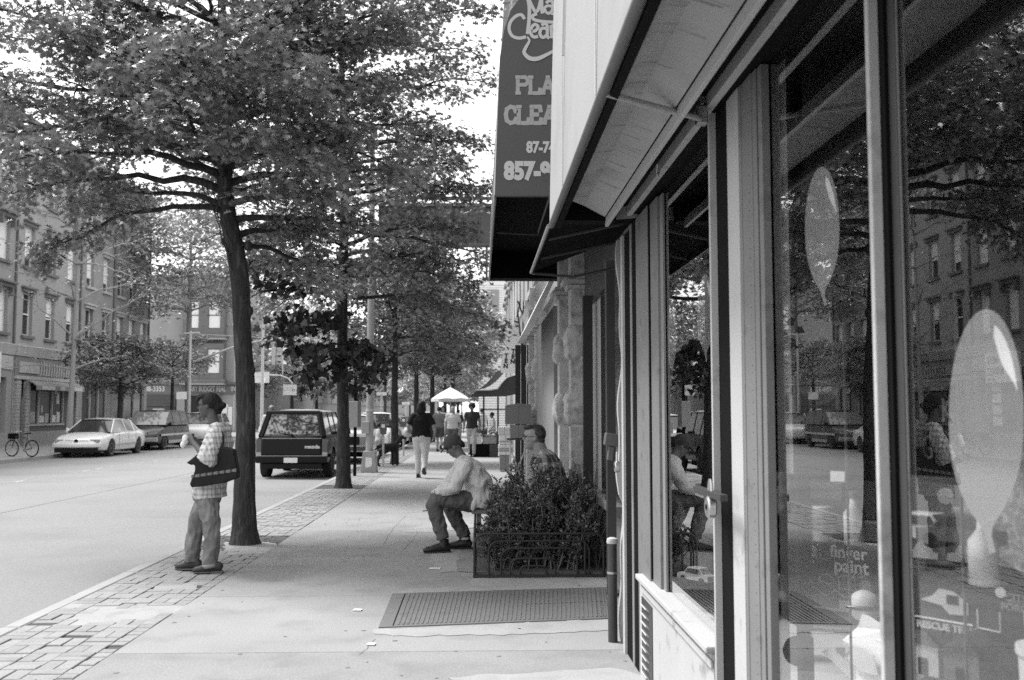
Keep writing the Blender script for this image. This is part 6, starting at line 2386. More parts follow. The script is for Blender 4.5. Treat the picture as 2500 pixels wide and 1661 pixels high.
hc = wl(505 - 5, 1003)
hc = V((hc.x, 0, hc.z))
body = MB()
Mx, kh = head_parts(body, hc, .222, 0, R(4))
neck0, chest = wl(525, 1052, 0), wl(532, 1095, 0)
limb_(body, [V((hc.x - .03, 0, hc.z - .05)), V((hc.x - .045, 0, hc.z - .13)), chest], [.052, .050, .06])
shL, shR = wl(532, 1062, .18), wl(528, 1062, -.16)
elL, elR = wl(520, 1126, .33), wl(505, 1122, -.22)
wrL, wrR = wl(472, 1088, .10), wl(468, 1090, -.07)
hip = wl(500, 1205, 0)
limb_(body, [chest, wl(522, 1140, 0), wl(508, 1190, 0)], [.09, .09, .09])
for (a, b, c, sg) in ((shL, elL, wrL, 1), (shR, elR, wrR, -1)):
    limb_(body, [a, b], [.045, .036])
    limb_(body, [b, b.lerp(c, .4), c], [.036, .034, .023])
    hand(body, c, (c - b).normalized() + V((.1, -sg * .35, .1)), (0, -sg * 1, .3), .95, .75, sg)
for s_ in (1, -1):
    pass
ankF, ankB = wl(461, 1384, -.09), wl(516, 1384, .09)
kneF, kneB = wl(470, 1290, -.085), wl(520, 1290, .09)
for a, k, hp in ((ankF, kneF, hip + V((0, -.08, 0))), (ankB, kneB, hip + V((0, .08, 0)))):
    limb_(body, [hp, k, a], [.06, .045, .032])
remesh(body, 'body', m_skin_d, W_, .0075, 2)
eyes(W_, Mx, kh)
glasses(W_, Mx, kh)
# hair: cap drawn back to a bun, with a fringe
hr = MB()
M3 = Mx.to_3x3()
hr.ell(Mx @ V((-.020, 0, .035)), (.098, .083, .092), 16, 12, M3)
hr.ell(Mx @ V((.045, 0, .090)), (.050, .062, .030), 12, 8, M3)
hr.ell(Mx @ V((.088, 0, .072)), (.022, .045, .028), 10, 8, M3)
hr.tube([Mx @ V((.062, 0, .10)), Mx @ V((.10, 0, .075)), Mx @ V((.116, 0, .045))], [.03, .024, .008], 8)
hr.tube([Mx @ V((-.06, 0, .03)), Mx @ V((-.09, 0, -.03)), Mx @ V((-.085, 0, -.085))], [.07, .055, .03], 10)
hr.ell(Mx @ V((-.132, 0, -.008)), (.036, .040, .034), 12, 8, M3)
hr_o = remesh(hr, 'hair', m_hair, W_, .008, 3, .006, 40)
# cut the hair away from the face by pushing the front in (fringe keeps)
# shirt
sh = MB()
m_pl = plaid('checked_shirt', .5, .27, .56, 21, .62)
tp1 = [wl(531, 1053), wl(528, 1064), wl(530, 1090), wl(524, 1130), wl(514, 1170), wl(506, 1205), wl(507, 1222)]
sh.tube(tp1, [(.055, .07), (.085, .175), (.115, .195), (.125, .195), (.135, .20), (.150, .205), (.155, .20)], 20, up=(1, 0, 0))
for (a, b, sg) in ((shL, elL, 1), (shR, elR, -1)):
    dd = (b - a)
    sh.tube([a + V((0, -sg * .05, .0)), a + V((0, sg * .0, 0)), a + dd * .5, b + V((-.01, 0, -.005)), b + V((.01, 0, -.035))], [.075, .082, .085, .092, .088], 14)
sh.tube([wl(524, 1058, .0), wl(515, 1066, .0)], [(.055, .075), (.05, .06)], 12)
sho = remesh(sh, 'shirt', m_pl, W_, .009, 2, .024, 10)
# trousers
tr2 = MB()
tr2.tube([wl(507, 1190), wl(503, 1212), wl(500, 1232)], [(.115, .155), (.13, .175), (.12, .17)], 18, up=(1, 0, 0))
tr2.tube([hip + V((.02, -.08, 0)), wl(487, 1250, -.085), kneF + V((.0, 0, 0)), wl(464, 1340, -.09), wl(461, 1378, -.09)], [.105, .098, .080, .074, .068], 16)
tr2.tube([hip + V((-.01, .085, 0)), wl(512, 1250, .09), kneB, wl(520, 1340, .09), wl(517, 1380, .09)], [.105, .098, .080, .072, .070], 16)
remesh(tr2, 'jeans', m_jean, W_, .009, 2, .026, 10, 3.0)
mb = MB().tube([wl(518, 1380, .09) + V((0, 0, -.018)), wl(517, 1376, .09)], [.073, .073], 16)
mb.build('turned_cuff', M('cuff_pale', .26, .9), W_, smooth='all')
m_wsh = M('brown_shoe', .03, .5, .2, 20)
shoe(W_, wl(468, 1384, -.09), (1, -.12, 0), .92, m_wsh)
shoe(W_, wl(528, 1384, .09), (1, .12, 0), .98, m_wsh)
# food wrapped in white paper in her hands
hm = (wrL + wrR) / 2 + V((.085, 0, .02))
fd = MB()
fd.ell(hm, (.035, .045, .05), 12, 8).ell(hm + V((.02, .01, -.05)), (.028, .035, .035), 10, 8)
remesh(fd, 'paper_wrapper', M('white_paper', .75, .8, .1, 30, bump=.004, bs=60), None, .008, 2, .008, 30)
o = bpy.data.objects['paper_wrapper']
o.location = W_.location; o.rotation_euler = W_.rotation_euler
tag(o, 'crumpled white paper wrapper in the hands of the woman in the checked shirt', 'wrapper')
# shoulder bag
BG = empty('shoulder_bag', tuple(W_.location), PI, 'big black shoulder bag with a patterned band, on the hip of the standing woman', 'bag')
bgm = M('black_bag', .005, .75, .2, 8, bump=.004, bs=18)
pts = [wl(473, 1137), wl(500, 1112), wl(556, 1100), wl(580, 1106), wl(583, 1118), wl(591, 1160), wl(590, 1172), wl(560, 1183), wl(485, 1194), wl(480, 1186), wl(490, 1158), wl(492, 1142)]
b_ = MB().prism([(p.x, p.z) for p in pts], .185, .30, 'y')
bgo = remesh(b_, 'bag_body', bgm, BG, .010, 6, .008, 8)
q1, q2 = wl(484, 1168), wl(588, 1153)
bd_ = MB()
d_ = (q2 - q1)
for k in range(22):
    a, b = q1 + d_ * (k / 22), q1 + d_ * ((k + .93) / 22)
    w3_ = .012 if k % 3 else .015
    yo = .3025 - .006 * abs(k / 11 - 1) ** 2
    vs = [(a.x, yo, a.z - w3_), (b.x, yo, b.z - w3_), (b.x, yo, b.z + w3_), (a.x, yo, a.z + w3_), (a.x, yo + .003, a.z - w3_), (b.x, yo + .003, b.z - w3_), (b.x, yo + .003, b.z + w3_), (a.x, yo + .003, a.z + w3_)]
    bd2 = MB().add(vs, [(0, 1, 2, 3), (4, 5, 6, 7), (0, 1, 5, 4), (1, 2, 6, 5), (2, 3, 7, 6), (3, 0, 4, 7)])
    bd2.build('band_patch', M('band_%d' % (k % 3), (.16, .07, .22)[k % 3], .8, .3, 30), BG)
st_ = [wl(552, 1104, .25), wl(553, 1085, .24), wl(548, 1064, .22), wl(537, 1050, .18), wl(524, 1046, .12), wl(513, 1054, .13), wl(506, 1085, .19), wl(500, 1115, .24)]
MB().tube(densify(st_, [.02] * 8, 4)[0], [(.016, .005)] * (7 * 4 + 1), 6, up=(0, 1, 0)).build('strap', bgm, BG, smooth='all')
pk = wl(470, 1138, .28)
fl_ = MB().prism([(wl(a, b).x, wl(a, b).z) for a, b in ((470, 1137), (500, 1112), (512, 1120), (482, 1142))], .20, .27, 'y')
fl_.build('bag_flap', bgm, BG, bevel=.004)
# crumpled clear bag/cup by her feet
gx_ = g2(503, 1378)
lit = MB().lathe([(.028, 0), (.035, .06), (.045, .12), (.02, .15)], 9)
o = remesh(lit, 'plastic_cup', M('cloudy_plastic', .55, .3, .15, 30, bump=.004, bs=60), None, .008, 1, .010, 30)
o.location = (gx_[0], gx_[1], 0)
o.rotation_euler = (0, R(8), 0)
tag(o, 'crumpled pale plastic cup standing on the bricks between the woman\'s feet', 'litter')

# ============ seated man in the pale shirt (faces left, hunched)
YB_ = 10.9
mp0 = g2(1090, 1340)
SM = empty('person', (mp0[0], YB_, 0), PI, 'hunched man in a dark cap and pale shirt, sitting facing the street', 'person')


def sl(px, py, y=0.0, Yd=None):
    """local point on the plane of the seated man; depth offset y towards the camera"""
    p = at(px, py, YB_ - y)
    return V((-(p.x - mp0[0]), y, p.z))


body = MB()
hc = sl(1108, 1090)
Mx, kh = head_parts(body, hc, .222, 0, R(38))
limb_(body, [hc + V((-.03, 0, -.02)), sl(1122, 1110), sl(1140, 1135)], [.055, .056, .07])
shL, shR = sl(1135, 1140, .19), sl(1128, 1140, -.19)
elL, elR = sl(1108, 1188, .24), sl(1085, 1190, -.24)
wrL, wrR = sl(1062, 1203, .15), sl(1056, 1210, -.12)
hipc = sl(1155, 1222)
limb_(body, [sl(1140, 1135), sl(1165, 1180), hipc], [.09, .10, .10])
for (a, b, c, sg) in ((shL, elL, wrL, 1), (shR, elR, wrR, -1)):
    limb_(body, [a, b], [.045, .036])
    limb_(body, [b, b.lerp(c, .4), c], [.036, .034, .025])
    hand(body, c, (V((.35, -sg * .2, -.9))), (-.8, 0, -.2), .98, .45, sg)
kL, kR = sl(1058, 1222, .15), sl(1062, 1222, -.15)
aL, aR = sl(1082, 1322, .16), sl(1135, 1318, -.13)
kR = sl(1100, 1228, -.16)
for hp, k, a in ((hipc + V((0, .09, 0)), kL, aL), (hipc + V((0, -.09, 0)), kR, aR)):
    limb_(body, [hp, k], [.075, .055])
    limb_(body, [k, k.lerp(a, .4), a], [.05, .05, .035])
remesh(body, 'body', m_skin_m, SM, .0085, 2)
eyes(SM, Mx, kh)
cp_ = MB()
M3 = Mx.to_3x3()
cp_.ell(Mx @ V((-.012, 0, .045)), (.108, .088, .088), 16, 12, M3)
cp_.ell(Mx @ V((-.075, 0, .0)), (.035, .065, .05), 10, 8, M3)
cp_.tube([Mx @ V((.06, 0, .052)), Mx @ V((.12, 0, .045)), Mx @ V((.155, 0, .030))], [(.012, .075), (.010, .066), (.007, .04)], 12, up=tuple(M3 @ V((0, 0, 1))))
capo = remesh(cp_, 'cap', M('dark_cap', .05, .9, .2, 12), SM, .008, 2)
MB().ell(Mx @ V((-.085, 0, -.03)), (.03, .062, .05), 10, 8, M3).build('hair', m_hair, SM, smooth='all')
m_ws = fold_mat('pale_shirt', .52, .014, (6, 6, 2.2))
sh = MB()
sh.tube([sl(1118, 1118), sl(1128, 1130), sl(1150, 1150), sl(1170, 1182), sl(1172, 1215), sl(1168, 1236)], [(.06, .07), (.10, .20), (.135, .225), (.155, .23), (.165, .22), (.15, .21)], 20, up=(1, 0, 0))
for (a, b, c, sg) in ((shL, elL, wrL, 1), (shR, elR, wrR, -1)):
    sh.tube([a + V((-.02, -sg * .06, 0)), a, a.lerp(b, .5) + V((0, 0, -.02)), b + V((-.01, 0, -.015)), b.lerp(c, .5) + V((0, 0, -.01)), c + (b - c) * .1], [.085, .088, .080, .075, .062, .042], 14)
# hanging tail of the shirt at the back and folds over the belt
sh.tube([sl(1172, 1200, .12), sl(1160, 1232, .19), sl(1152, 1246, .20)], [(.06, .05), (.05, .03), (.02, .015)], 10)
remesh(sh, 'shirt', m_ws, SM, .0095, 3, .028, 7.5, 5.0)
m_tro = m_trous
tr2 = MB()
tr2.tube([sl(1176, 1222), hipc, sl(1135, 1224)], [(.13, .16), (.13, .19), (.11, .18)], 16, up=(0, 0, 1))
for hp, k, a in ((hipc + V((0, .095, .0)), kL, aL), (hipc + V((0, -.095, 0)), kR, aR)):
    tr2.tube([hp, hp.lerp(k, .5) + V((0, 0, .005)), k + V((-.03, 0, .0)), k + V((-.005, 0, -.06)), k.lerp(a, .6), a + V((0, 0, .03))], [.115, .098, .088, .086, .078, .066], 16)
remesh(tr2, 'trousers', m_tro, SM, .0095, 2, .034, 10, 1.0)
shoe(SM, (aL.x, aL.y), (1, .15, 0), 1.08, high=True)
shoe(SM, (aR.x, aR.y), (1, -.1, 0), 1.05, high=True)
MB().tube([aR + V((0, 0, .005)), aR + V((0, 0, .03))], [.055, .057], 12).build('sock', M('sock_pale', .4, .9), SM)
MB().tube([wrL + V((.02, .0, -.10)), wrL + V((.06, 0, -.19)), wrL + V((.13, 0, -.195))], .006, 6).build('cane_tip', m_dkmet, SM)

# ============ old man with glasses, checked shirt, behind the shrub
YO = 10.95
op = at(1330, 1210, YO)
OM = empty('person', (op.x, YO, 0), PI, 'grey-haired old man in glasses and checked shirt, seated behind the shrub', 'person')


def ol(px, py, y=0.0):
    p = at(px, py, YO - y)
    return V((-(p.x - op.x), y, p.z))


body = MB()
hc = ol(1303, 1069)
Mx, kh = head_parts(body, hc, .262, R(8), R(0))
limb_(body, [hc + V((-.04, 0, -.06)), ol(1322, 1108), ol(1332, 1130)], [.078, .08, .09])
limb_(body, [ol(1332, 1130), ol(1340, 1180), ol(1345, 1230)], [.13, .17, .17])
for sg in (1, -1):
    s0 = ol(1330, 1128, .2 * sg); e0 = ol(1305, 1185, .24 * sg); w0 = ol(1270, 1190, .14 * sg)
    limb_(body, [s0, e0, w0], [.055, .045, .03])
    hand(body, w0, (1, -sg * .3, -.3), (0, 0, -1), 1.0, .4, sg)
    hp = ol(1345, 1235, .1 * sg); k = ol(1280, 1238, .14 * sg); a = V((k.x - .02, k.y, .09))
    limb_(body, [hp, k], [.08, .06]); limb_(body, [k, a], [.055, .04])
remesh(body, 'body', m_skin_l, OM, .009, 2)
eyes(OM, Mx, kh)
glasses(OM, Mx, kh)
M3 = Mx.to_3x3()
hr = MB()
hr.ell(Mx @ V((-.035, 0, .045)), (.105, .092, .104), 16, 12, M3)
hr.ell(Mx @ V((.045, 0, .112)), (.075, .066, .034), 12, 8, M3)
hr.ell(Mx @ V((-.070, 0, -.03)), (.055, .084, .062), 12, 8, M3)
remesh(hr, 'hair', M('grey_hair', .035, .7, .4, 30, bump=.003, bs=120, v2=.09, thr=(14, .5, .7)), OM, .009, 3, .006, 40)
m_pl2 = plaid('bold_check_shirt', .3, .07, .42, 7.5, .45)
sh = MB()
sh.tube([ol(1322, 1106), ol(1328, 1118), ol(1336, 1140), ol(1342, 1180), ol(1345, 1225)], [(.085, .09), (.13, .22), (.17, .255), (.20, .26), (.20, .25)], 20, up=(1, 0, 0))
for sg in (1, -1):
    s0 = ol(1328, 1128, .21 * sg); e0 = ol(1305, 1180, .25 * sg)
    sh.tube([s0 + V((0, -sg * .06, 0)), s0, s0.lerp(e0, .5), e0], [.09, .095, .095, .09], 14)
sh.tube([ol(1316, 1104), ol(1330, 1112)], [(.085, .095), (.075, .11)], 12)
remesh(sh, 'shirt', m_pl2, OM, .012, 4, .016, 9)
MB().tube([ol(1330, 1110, .1), ol(1348, 1120, .16), ol(1358, 1150, .2)], .012, 6).build('collar_edge', M('white_paper', .75), OM)
tr2 = MB()
tr2.tube([ol(1352, 1232), ol(1335, 1234)], [(.16, .2), (.14, .2)], 14, up=(0, 0, 1))
for sg in (1, -1):
    hp = ol(1345, 1235, .1 * sg); k = ol(1280, 1238, .14 * sg)
    tr2.tube([hp, k, V((k.x - .02, k.y, .12))], [.12, .09, .07], 14)
remesh(tr2, 'trousers', M('old_trousers', .12, .9), OM, .013, 3, .01, 9)
for sg in (1, -1):
    k = ol(1280, 1238, .14 * sg)
    shoe(OM, (k.x - .02, k.y), (1, 0, 0), 1.0)
ch = empty('folding_chair', (op.x + .02, YO, 0), PI, 'folding chair under the old man, mostly hidden by the shrub', 'chair')
MB().box((-.25, -.22, .40), (.22, .22, .43)).build('seat', m_dkmet, ch)
MB().box((-.29, -.22, .60), (-.26, .22, .86)).build('backrest', m_dkmet, ch)
for sx_, sy_ in ((-.22, -.2), (-.22, .2), (.18, -.2), (.18, .2)):
    MB().tube([(sx_, sy_, 0), (sx_ * .9, sy_, .40)], .012, 6).build('leg', m_galv, ch)
MB().tube([(-.24, -.2, .4), (-.275, -.2, .86)], .012, 6).build('back_frame', m_galv, ch)
MB().tube([(-.24, .2, .4), (-.275, .2, .86)], .012, 6).build('back_frame', m_galv, ch)


# ============ generic standing / walking figures
def figure(px, pyf, head_py, rz, lab, shirt_m, leg_m, skin_m, hair_m, hair='short', stride=.0, legs='long', sleeve=.45, arms=None, group=None, extra=None, build=1.0, vox=.016, lean=0.0, Yd=None, Xd=None):
    if Yd is None:
        gx2 = g2(px, pyf)
    else:
        gx2 = (Xd, Yd)
    X, Yf = gx2
    g0 = 0.0 if X > KX else -.14
    hgt = at(px, head_py, Yf).z - g0
    k = hgt / 1.70
    o = empty('person', (X, Yf, g0), rz, lab, 'person', group)
    P3 = lambda x, y, z: V((x * k + lean * z * .1, y * k, z * k))
    body = MB()
    Mx, kh = head_parts(body, P3(.03, 0, 1.585), .225 * k, 0, R(6))
    limb_(body, [P3(.01, 0, 1.52), P3(-.01, 0, 1.44), P3(-.01, 0, 1.36)], [.05 * k, .048 * k, .06 * k])
    limb_(body, [P3(-.01, 0, 1.36), P3(0, 0, 1.12), P3(0, 0, .95)], [.09 * k, .09 * k, .10 * k])
    ar = arms or {1: ((-.04, .25, 1.12), (.08, .26, .90)), -1: ((-.06, -.25, 1.12), (.02, -.27, .88))}
    for sg in (1, -1):
        s0 = P3(-.01, .175 * sg, 1.38)
        e0 = P3(*ar[sg][0]); w0 = P3(*ar[sg][1])
        limb_(body, [s0, e0, w0], [.045 * k, .037 * k, .025 * k])
        hand(body, w0, (w0 - e0), (0, -sg, 0), k, .5, sg)
    lg = {}
    for sg in (1, -1):
        st_ = stride * sg
        hp = P3(0, .09 * sg, .92)
        kn = P3(.06 + st_ * .5, .09 * sg, .50)
        an = P3(st_ * 1.0 - (.08 if st_ < 0 else 0), .09 * sg, .09 + (.07 if st_ < 0 else 0))
        lg[sg] = (hp, kn, an)
        limb_(body, [hp, kn, kn.lerp(an, .4), an], [.07 * k, .052 * k, .055 * k, .035 * k])
    remesh(body, 'body', skin_m, o, min(vox, .012), 2)
    sh = MB()
    b_ = build
    sh.tube([P3(-.005, 0, 1.45), P3(-.01, 0, 1.40), P3(-.005, 0, 1.28), P3(0, 0, 1.1), P3(0, 0, .97), P3(0, 0, .90)], [(.06 * k, .08 * k), (.085 * k, .19 * k), (.115 * k * b_, .20 * k * b_), (.11 * k * b_, .175 * k * b_), (.125 * k * b_, .19 * k * b_), (.13 * k * b_, .195 * k * b_)], 18, up=(1, 0, 0))
    for sg in (1, -1):
        s0 = P3(-.01, .175 * sg, 1.38)
        e0 = P3(*ar[sg][0]); w0 = P3(*ar[sg][1])
        if sleeve <= .5:
            e1 = s0.lerp(e0, sleeve * 2)
            sh.tube([s0 + V((0, -.05 * sg, 0)), s0, e1], [.075 * k, .075 * k, .07 * k], 12)
        else:
            sh.tube([s0 + V((0, -.05 * sg, 0)), s0, e0, w0], [.075 * k, .072 * k, .06 * k, .04 * k], 12)
    remesh(sh, 'shirt', shirt_m, o, vox, 3, .012, 9, px)
    tr2 = MB()
    tr2.tube([P3(0, 0, 1.0), P3(-.01, 0, .92), P3(0, 0, .84)], [(.10 * k * b_, .15 * k * b_), (.125 * k * b_, .17 * k * b_), (.12 * k * b_, .165 * k * b_)], 16, up=(1, 0, 0))
    for sg in (1, -1):
        hp, kn, an = lg[sg]
        if legs == 'long':
            tr2.tube([hp, hp.lerp(kn, .5), kn, kn.lerp(an, .5), an + V((0, 0, .0))], [.10 * k * b_, .092 * k * b_, .072 * k, .066 * k, .058 * k], 14)
        else:
            tr2.tube([hp, hp.lerp(kn, .5), hp.lerp(kn, .85)], [.105 * k * b_, .10 * k * b_, .10 * k * b_], 14)
    remesh(tr2, 'trousers' if legs == 'long' else 'shorts', leg_m, o, vox, 3, .01, 9)
    for sg in (1, -1):
        an = lg[sg][2]
        shoe(o, (an.x, an.y), (1, 0, 0), k, None, ground=max(0, an.z - .09 * k), pitch=.35 if an.z > .12 else 0)
    hr = MB()
    M3 = Mx.to_3x3()
    if hair == 'long':
        hr.ell(Mx @ V((-.025, 0, .03)), (.108, .10, .105), 14, 10, M3)
        hr.tube([Mx @ V((-.05, 0, .02)), Mx @ V((-.065, 0, -.08)), Mx @ V((-.07, 0, -.17))], [(.08, .10), (.075, .115), (.04, .085)], 12, up=(1, 0, 0))
    elif hair == 'afro':
        hr.ell(Mx @ V((-.03, 0, .045)), (.125, .125, .12), 14, 10, M3)
    elif hair == 'bun':
        hr.ell(Mx @ V((-.022, 0, .035)), (.098, .086, .09), 14, 10, M3)
        hr.ell(Mx @ V((-.12, 0, .03)), (.04, .045, .04), 10, 8, M3)
    else:
        hr.ell(Mx @ V((-.022, 0, .038)), (.094, .080, .085), 14, 10, M3)
    remesh(hr, 'hair', hair_m, o, .012, 2, .006, 30)
    return o, k, P3, Mx


m_bt = fold_mat('black_top', .005, .004)
wk, k, P3_, Mx_ = figure(1028, 1168, 980, R(86), 'woman in a black top and pale trousers walking away down the pavement', m_bt, fold_mat('pale_trousers', .52, .010), m_skin_l, m_hair, 'long', stride=.16, sleeve=.40, arms={1: ((-.02, .30, 1.14), (.16, .26, 1.05)), -1: ((-.08, -.30, 1.12), (.05, -.27, .93))}, build=1.16)
bgp = P3_(.20, .34, 1.02)
b2 = MB().ell((0, 0, 0), (.10, .17, .11), 12, 10)
o = remesh(b2, 'carrier_bag', M('bag_pale', .46, .7, .2, 8), None, .02, 2, .02, 9)
o.location = wk.matrix_world @ bgp if False else (wk.location + Matrix.Rotation(R(86), 3, 'Z') @ bgp)
tag(o, 'rounded pale bag under the left arm of the walking woman in black', 'bag')

GPp = 'people further down the pavement'
fgA = figure(1072, 1103, 994, R(80), 'person with a bun and dark top walking away, beyond the woman in black', fold_mat('grey_top', .12, .004), fold_mat('dark_shorts', .05, .004), m_skin_l, m_hair, 'bun', stride=.10, legs='short', group=GPp)
figure(1082, 1096, 992, R(-100), 'long-haired person in a white top facing this way beside the one with a bun', fold_mat('white_top', .72, .004), fold_mat('grey_skirt', .2, .004), m_skin_l, m_hair, 'long', stride=.05, legs='short', group=GPp)
figure(1105, 1110, 992, R(-92), 'man in a light grey T-shirt and dark shorts walking towards the camera', fold_mat('light_tee', .46, .006), fold_mat('mid_shorts', .09, .004), m_skin_l, M('mid_hair', .10, .7), 'short', stride=.12, legs='short', group=GPp, build=1.1)
figure(1152, 1116, 986, R(-100), 'person with dark curly hair and a black vest walking this way', fold_mat('black_vest', .02, .004), fold_mat('grey_trousers', .34, .006), m_skin_m, m_hair, 'afro', stride=.12, group=GPp, sleeve=.25)
figure(1176, 1088, 998, R(95), 'person in a white shirt seen from behind beyond the stall posts', fold_mat('white_top', .72), fold_mat('pale_trousers', .5), m_skin_l, m_hair, 'short', stride=.08, group=GPp)
figure(1118, 1090, 1000, R(80), 'person in a dark top half hidden behind the man in the light T-shirt', fold_mat('dark_top_b', .03), fold_mat('grey_trousers', .3), m_skin_l, m_hair, 'short', stride=.1, group=GPp)
figure(1202, 1098, 1008, R(170), 'stooping person in a loose white shirt behind the produce stall', fold_mat('white_top', .72), fold_mat('pale_trousers', .5), m_skin_m, m_hair, 'short', stride=.0, group=GPp, sleeve=.9, build=1.25)
figure(671, 1142, 990, R(-80), 'grey-capped person in pale clothes behind the dark wagon, only head and foot visible', fold_mat('pale_coat', .5), fold_mat('khaki_trousers', .34), m_skin_m, M('grey_cap', .42, .8), 'short', stride=.14, Yd=29.3, Xd=-6.05, sleeve=.9)
figure(921, 1090, 1035, R(60), 'dark-haired person in a pale top leaning beside the thick lamp pole', fold_mat('pale_top_b', .50), fold_mat('grey_trousers', .3), m_skin_l, m_hair, 'short', stride=.05, Yd=30.5, Xd=-3.1, lean=.8)

# ============ black dog
dg_ = g2(946, 1138)
DO = empty('dog', (dg_[0], dg_[1], 0), R(48), 'tall thin black dog standing by the small tree with its head turned away', 'dog')
d = MB()
Z = .62
limb_(d, [(-.34, 0, .50), (-.22, 0, .535), (0, 0, .52), (.20, 0, .53), (.34, 0, .58)], [.085, .095, .10, .115, .09])
d.ell((.20, 0, .48), (.14, .095, .13), 12, 8)
limb_(d, [(.30, 0, .58), (.42, 0, .68), (.50, 0, .76)], [.08, .065, .055])
d.ell((.54, 0, .78), (.075, .058, .058), 12, 8)
limb_(d, [(.56, 0, .775), (.66, 0, .745), (.71, 0, .74)], [.045, .034, .024])
for s_ in (-1, 1):
    d.tube([(.50, s_ * .045, .80), (.47, s_ * .075, .79), (.46, s_ * .08, .73)], [.022, .025, .008], 6)
    limb_(d, [(.26, s_ * .08, .50), (.25, s_ * .085, .36), (.27, s_ * .085, .20), (.26, s_ * .085, .04)], [.055, .036, .026, .022])
    d.ell((.285, s_ * .085, .022), (.045, .028, .022), 8, 6)
    hx = -.30 + .06 * s_
    limb_(d, [(hx, s_ * .08, .48), (hx + .07, s_ * .085, .36), (hx - .07, s_ * .085, .21), (hx - .03, s_ * .085, .04)], [.08, .05, .026, .022])
    d.ell((hx - .005, s_ * .085, .022), (.045, .028, .022), 8, 6)
limb_(d, [(-.38, 0, .52), (-.48, 0, .44), (-.52, 0, .30), (-.50, 0, .24)], [.03, .02, .014, .008])
remesh(d, 'body', M('black_fur', .010, .75, .2, 20, bump=.002, bs=80), DO, .012, 2)
MB().tube([(.40 + .06 * math.cos(a), .06 * math.sin(a), .665 - .05 * math.cos(a)) for a in [2 * PI * q / 12 for q in range(13)]], .010, 6).build('collar', m_dkmet, DO)
for s_ in (-1, 1):
    MB().ell((.585, s_ * .042, .795), (.008, .006, .008), 6, 5).build('eye', M('eye_glint', .2, .1), DO)
# ------------------------------------------------------------------ stall, boxes and umbrella down the pavement
m_card = M('cardboard', .20, .9, .1, 6)
m_cardw = M('white_carton', .62, .85, .1, 8)


def wbox(name, px0, py0, px1, py1, Y, depth, lab, mat, cat='box', group=None, rz=0.0, flaps=False, band=None):
    a, b = at(px0, py0, Y), at(px1, py1, Y)
    cx = (a.x + b.x) / 2
    o = empty(name, (cx, Y, b.z), rz, lab, cat, group)
    hw, h = (b.x - a.x) / 2, a.z - b.z
    MB().box((-hw, 0, 0), (hw, depth, h)).build('carton', mat, o, bevel=.004)
    MB().box((-.004, -.002, .003), (.004, depth, h + .001)).build('tape', M('tape_dark', .10, .5), o)
    if flaps:
        MB().prism([(-hw, h + .002), (hw, h + .002), (hw * .9, h + .03), (-.02, h + .05), (-hw * .9, h + .02)], .0, depth, 'y').build('flap', mat, o)
    if band:
        MB().box((-hw - .001, -.003, h * band[0]), (hw + .001, -.0005, h * band[1])).build('printed_band', M('print_grey', .3), o)
    return o


# boxes raised on a cart near the old man
ct = empty('cart', (at(1265, 1100, 18).x, 18.1, 0), 0, 'tubular folding cart carrying two grey cartons, behind the old man', 'cart')
zc = at(1265, 1071, 18).z
for s_ in (-1, 1):
    for sy in (0, .3):
        MB().tube([(s_ * .14, sy, 0), (s_ * .13, sy, zc - .001)], .013, 6).build('leg', m_galv, ct)
    MB().tube([(s_ * .14, 0, .1), (-s_ * .13, 0, zc - .2)], .010, 6).build('brace', m_galv, ct)
MB().box((-.2, -.03, zc - .03), (.2, .36, zc - .002)).build('tray', m_dkmet, ct)
wbox('cardboard_box', 1246, 1038, 1286, 1070, 18, .3, 'lower smaller grey cardboard box on the cart behind the old man', m_card, group='cartons on the cart')
wbox('cardboard_box', 1234, 992, 1298, 1036, 18, .34, 'upper wide grey cardboard box with open top on the cart behind the old man', M('cardboard_b', .17, .9, .1, 6), group='cartons on the cart', flaps=True)
# stack of white cartons
Gc = 'stack of cartons at the stall end'
Yc = 25.0
wbox('carton_box', 1220, 1112, 1248, 1149, Yc, .35, 'dark bottom carton of the stack at the end of the produce stall', m_card, group=Gc)
wbox('carton_box', 1218, 1086, 1252, 1111, Yc, .35, 'printed white carton, second from the bottom of the stall stack', m_cardw, group=Gc, band=(.3, .7))
wbox('carton_box', 1219, 1063, 1249, 1085, Yc, .35, 'white carton, third from the bottom of the stall stack', m_cardw, group=Gc, band=(.2, .4))
wbox('carton_box', 1217, 1043, 1246, 1062, Yc, .35, 'topmost open white carton of the stall stack', M('carton_open', .5, .85), group=Gc)
# stall table with crates
Ys = 33.0
st_ = empty('produce_stall', (at(1190, 1100, Ys).x, Ys, 0), 0, 'low produce stall with dark skirts and thin posts under a sagging dark canopy', 'stall')
sx0 = at(1190, 1100, Ys).x
xl, xr = at(1148, 1100, Ys).x - sx0, at(1216, 1100, Ys).x - sx0
zt1 = at(1190, 1084, Ys).z
MB().box((xl, 0, 0), (xr, .8, zt1)).build('skirt', m_black, st_)
MB().box((.2 * xr, -.05, 0), (xr * .95, -.003, zt1 * .95)).build('dark_crate_front', M('crate_dark', .06, .8), st_)
for px_ in (1181, 1216):
    xx = at(px_, 1000, Ys).x - sx0
    MB().box((xx - .03, .1, zt1), (xx + .03, .16, at(1181, 968, Ys).z)).build('post', m_dkmet, st_)
MB().box((xl + .4, .1, at(0, 1000, Ys).z - .02), (xr + 1.0, .14, at(0, 1000, Ys).z + .02)).build('cross_rail', M('dull_rod', .10), st_)
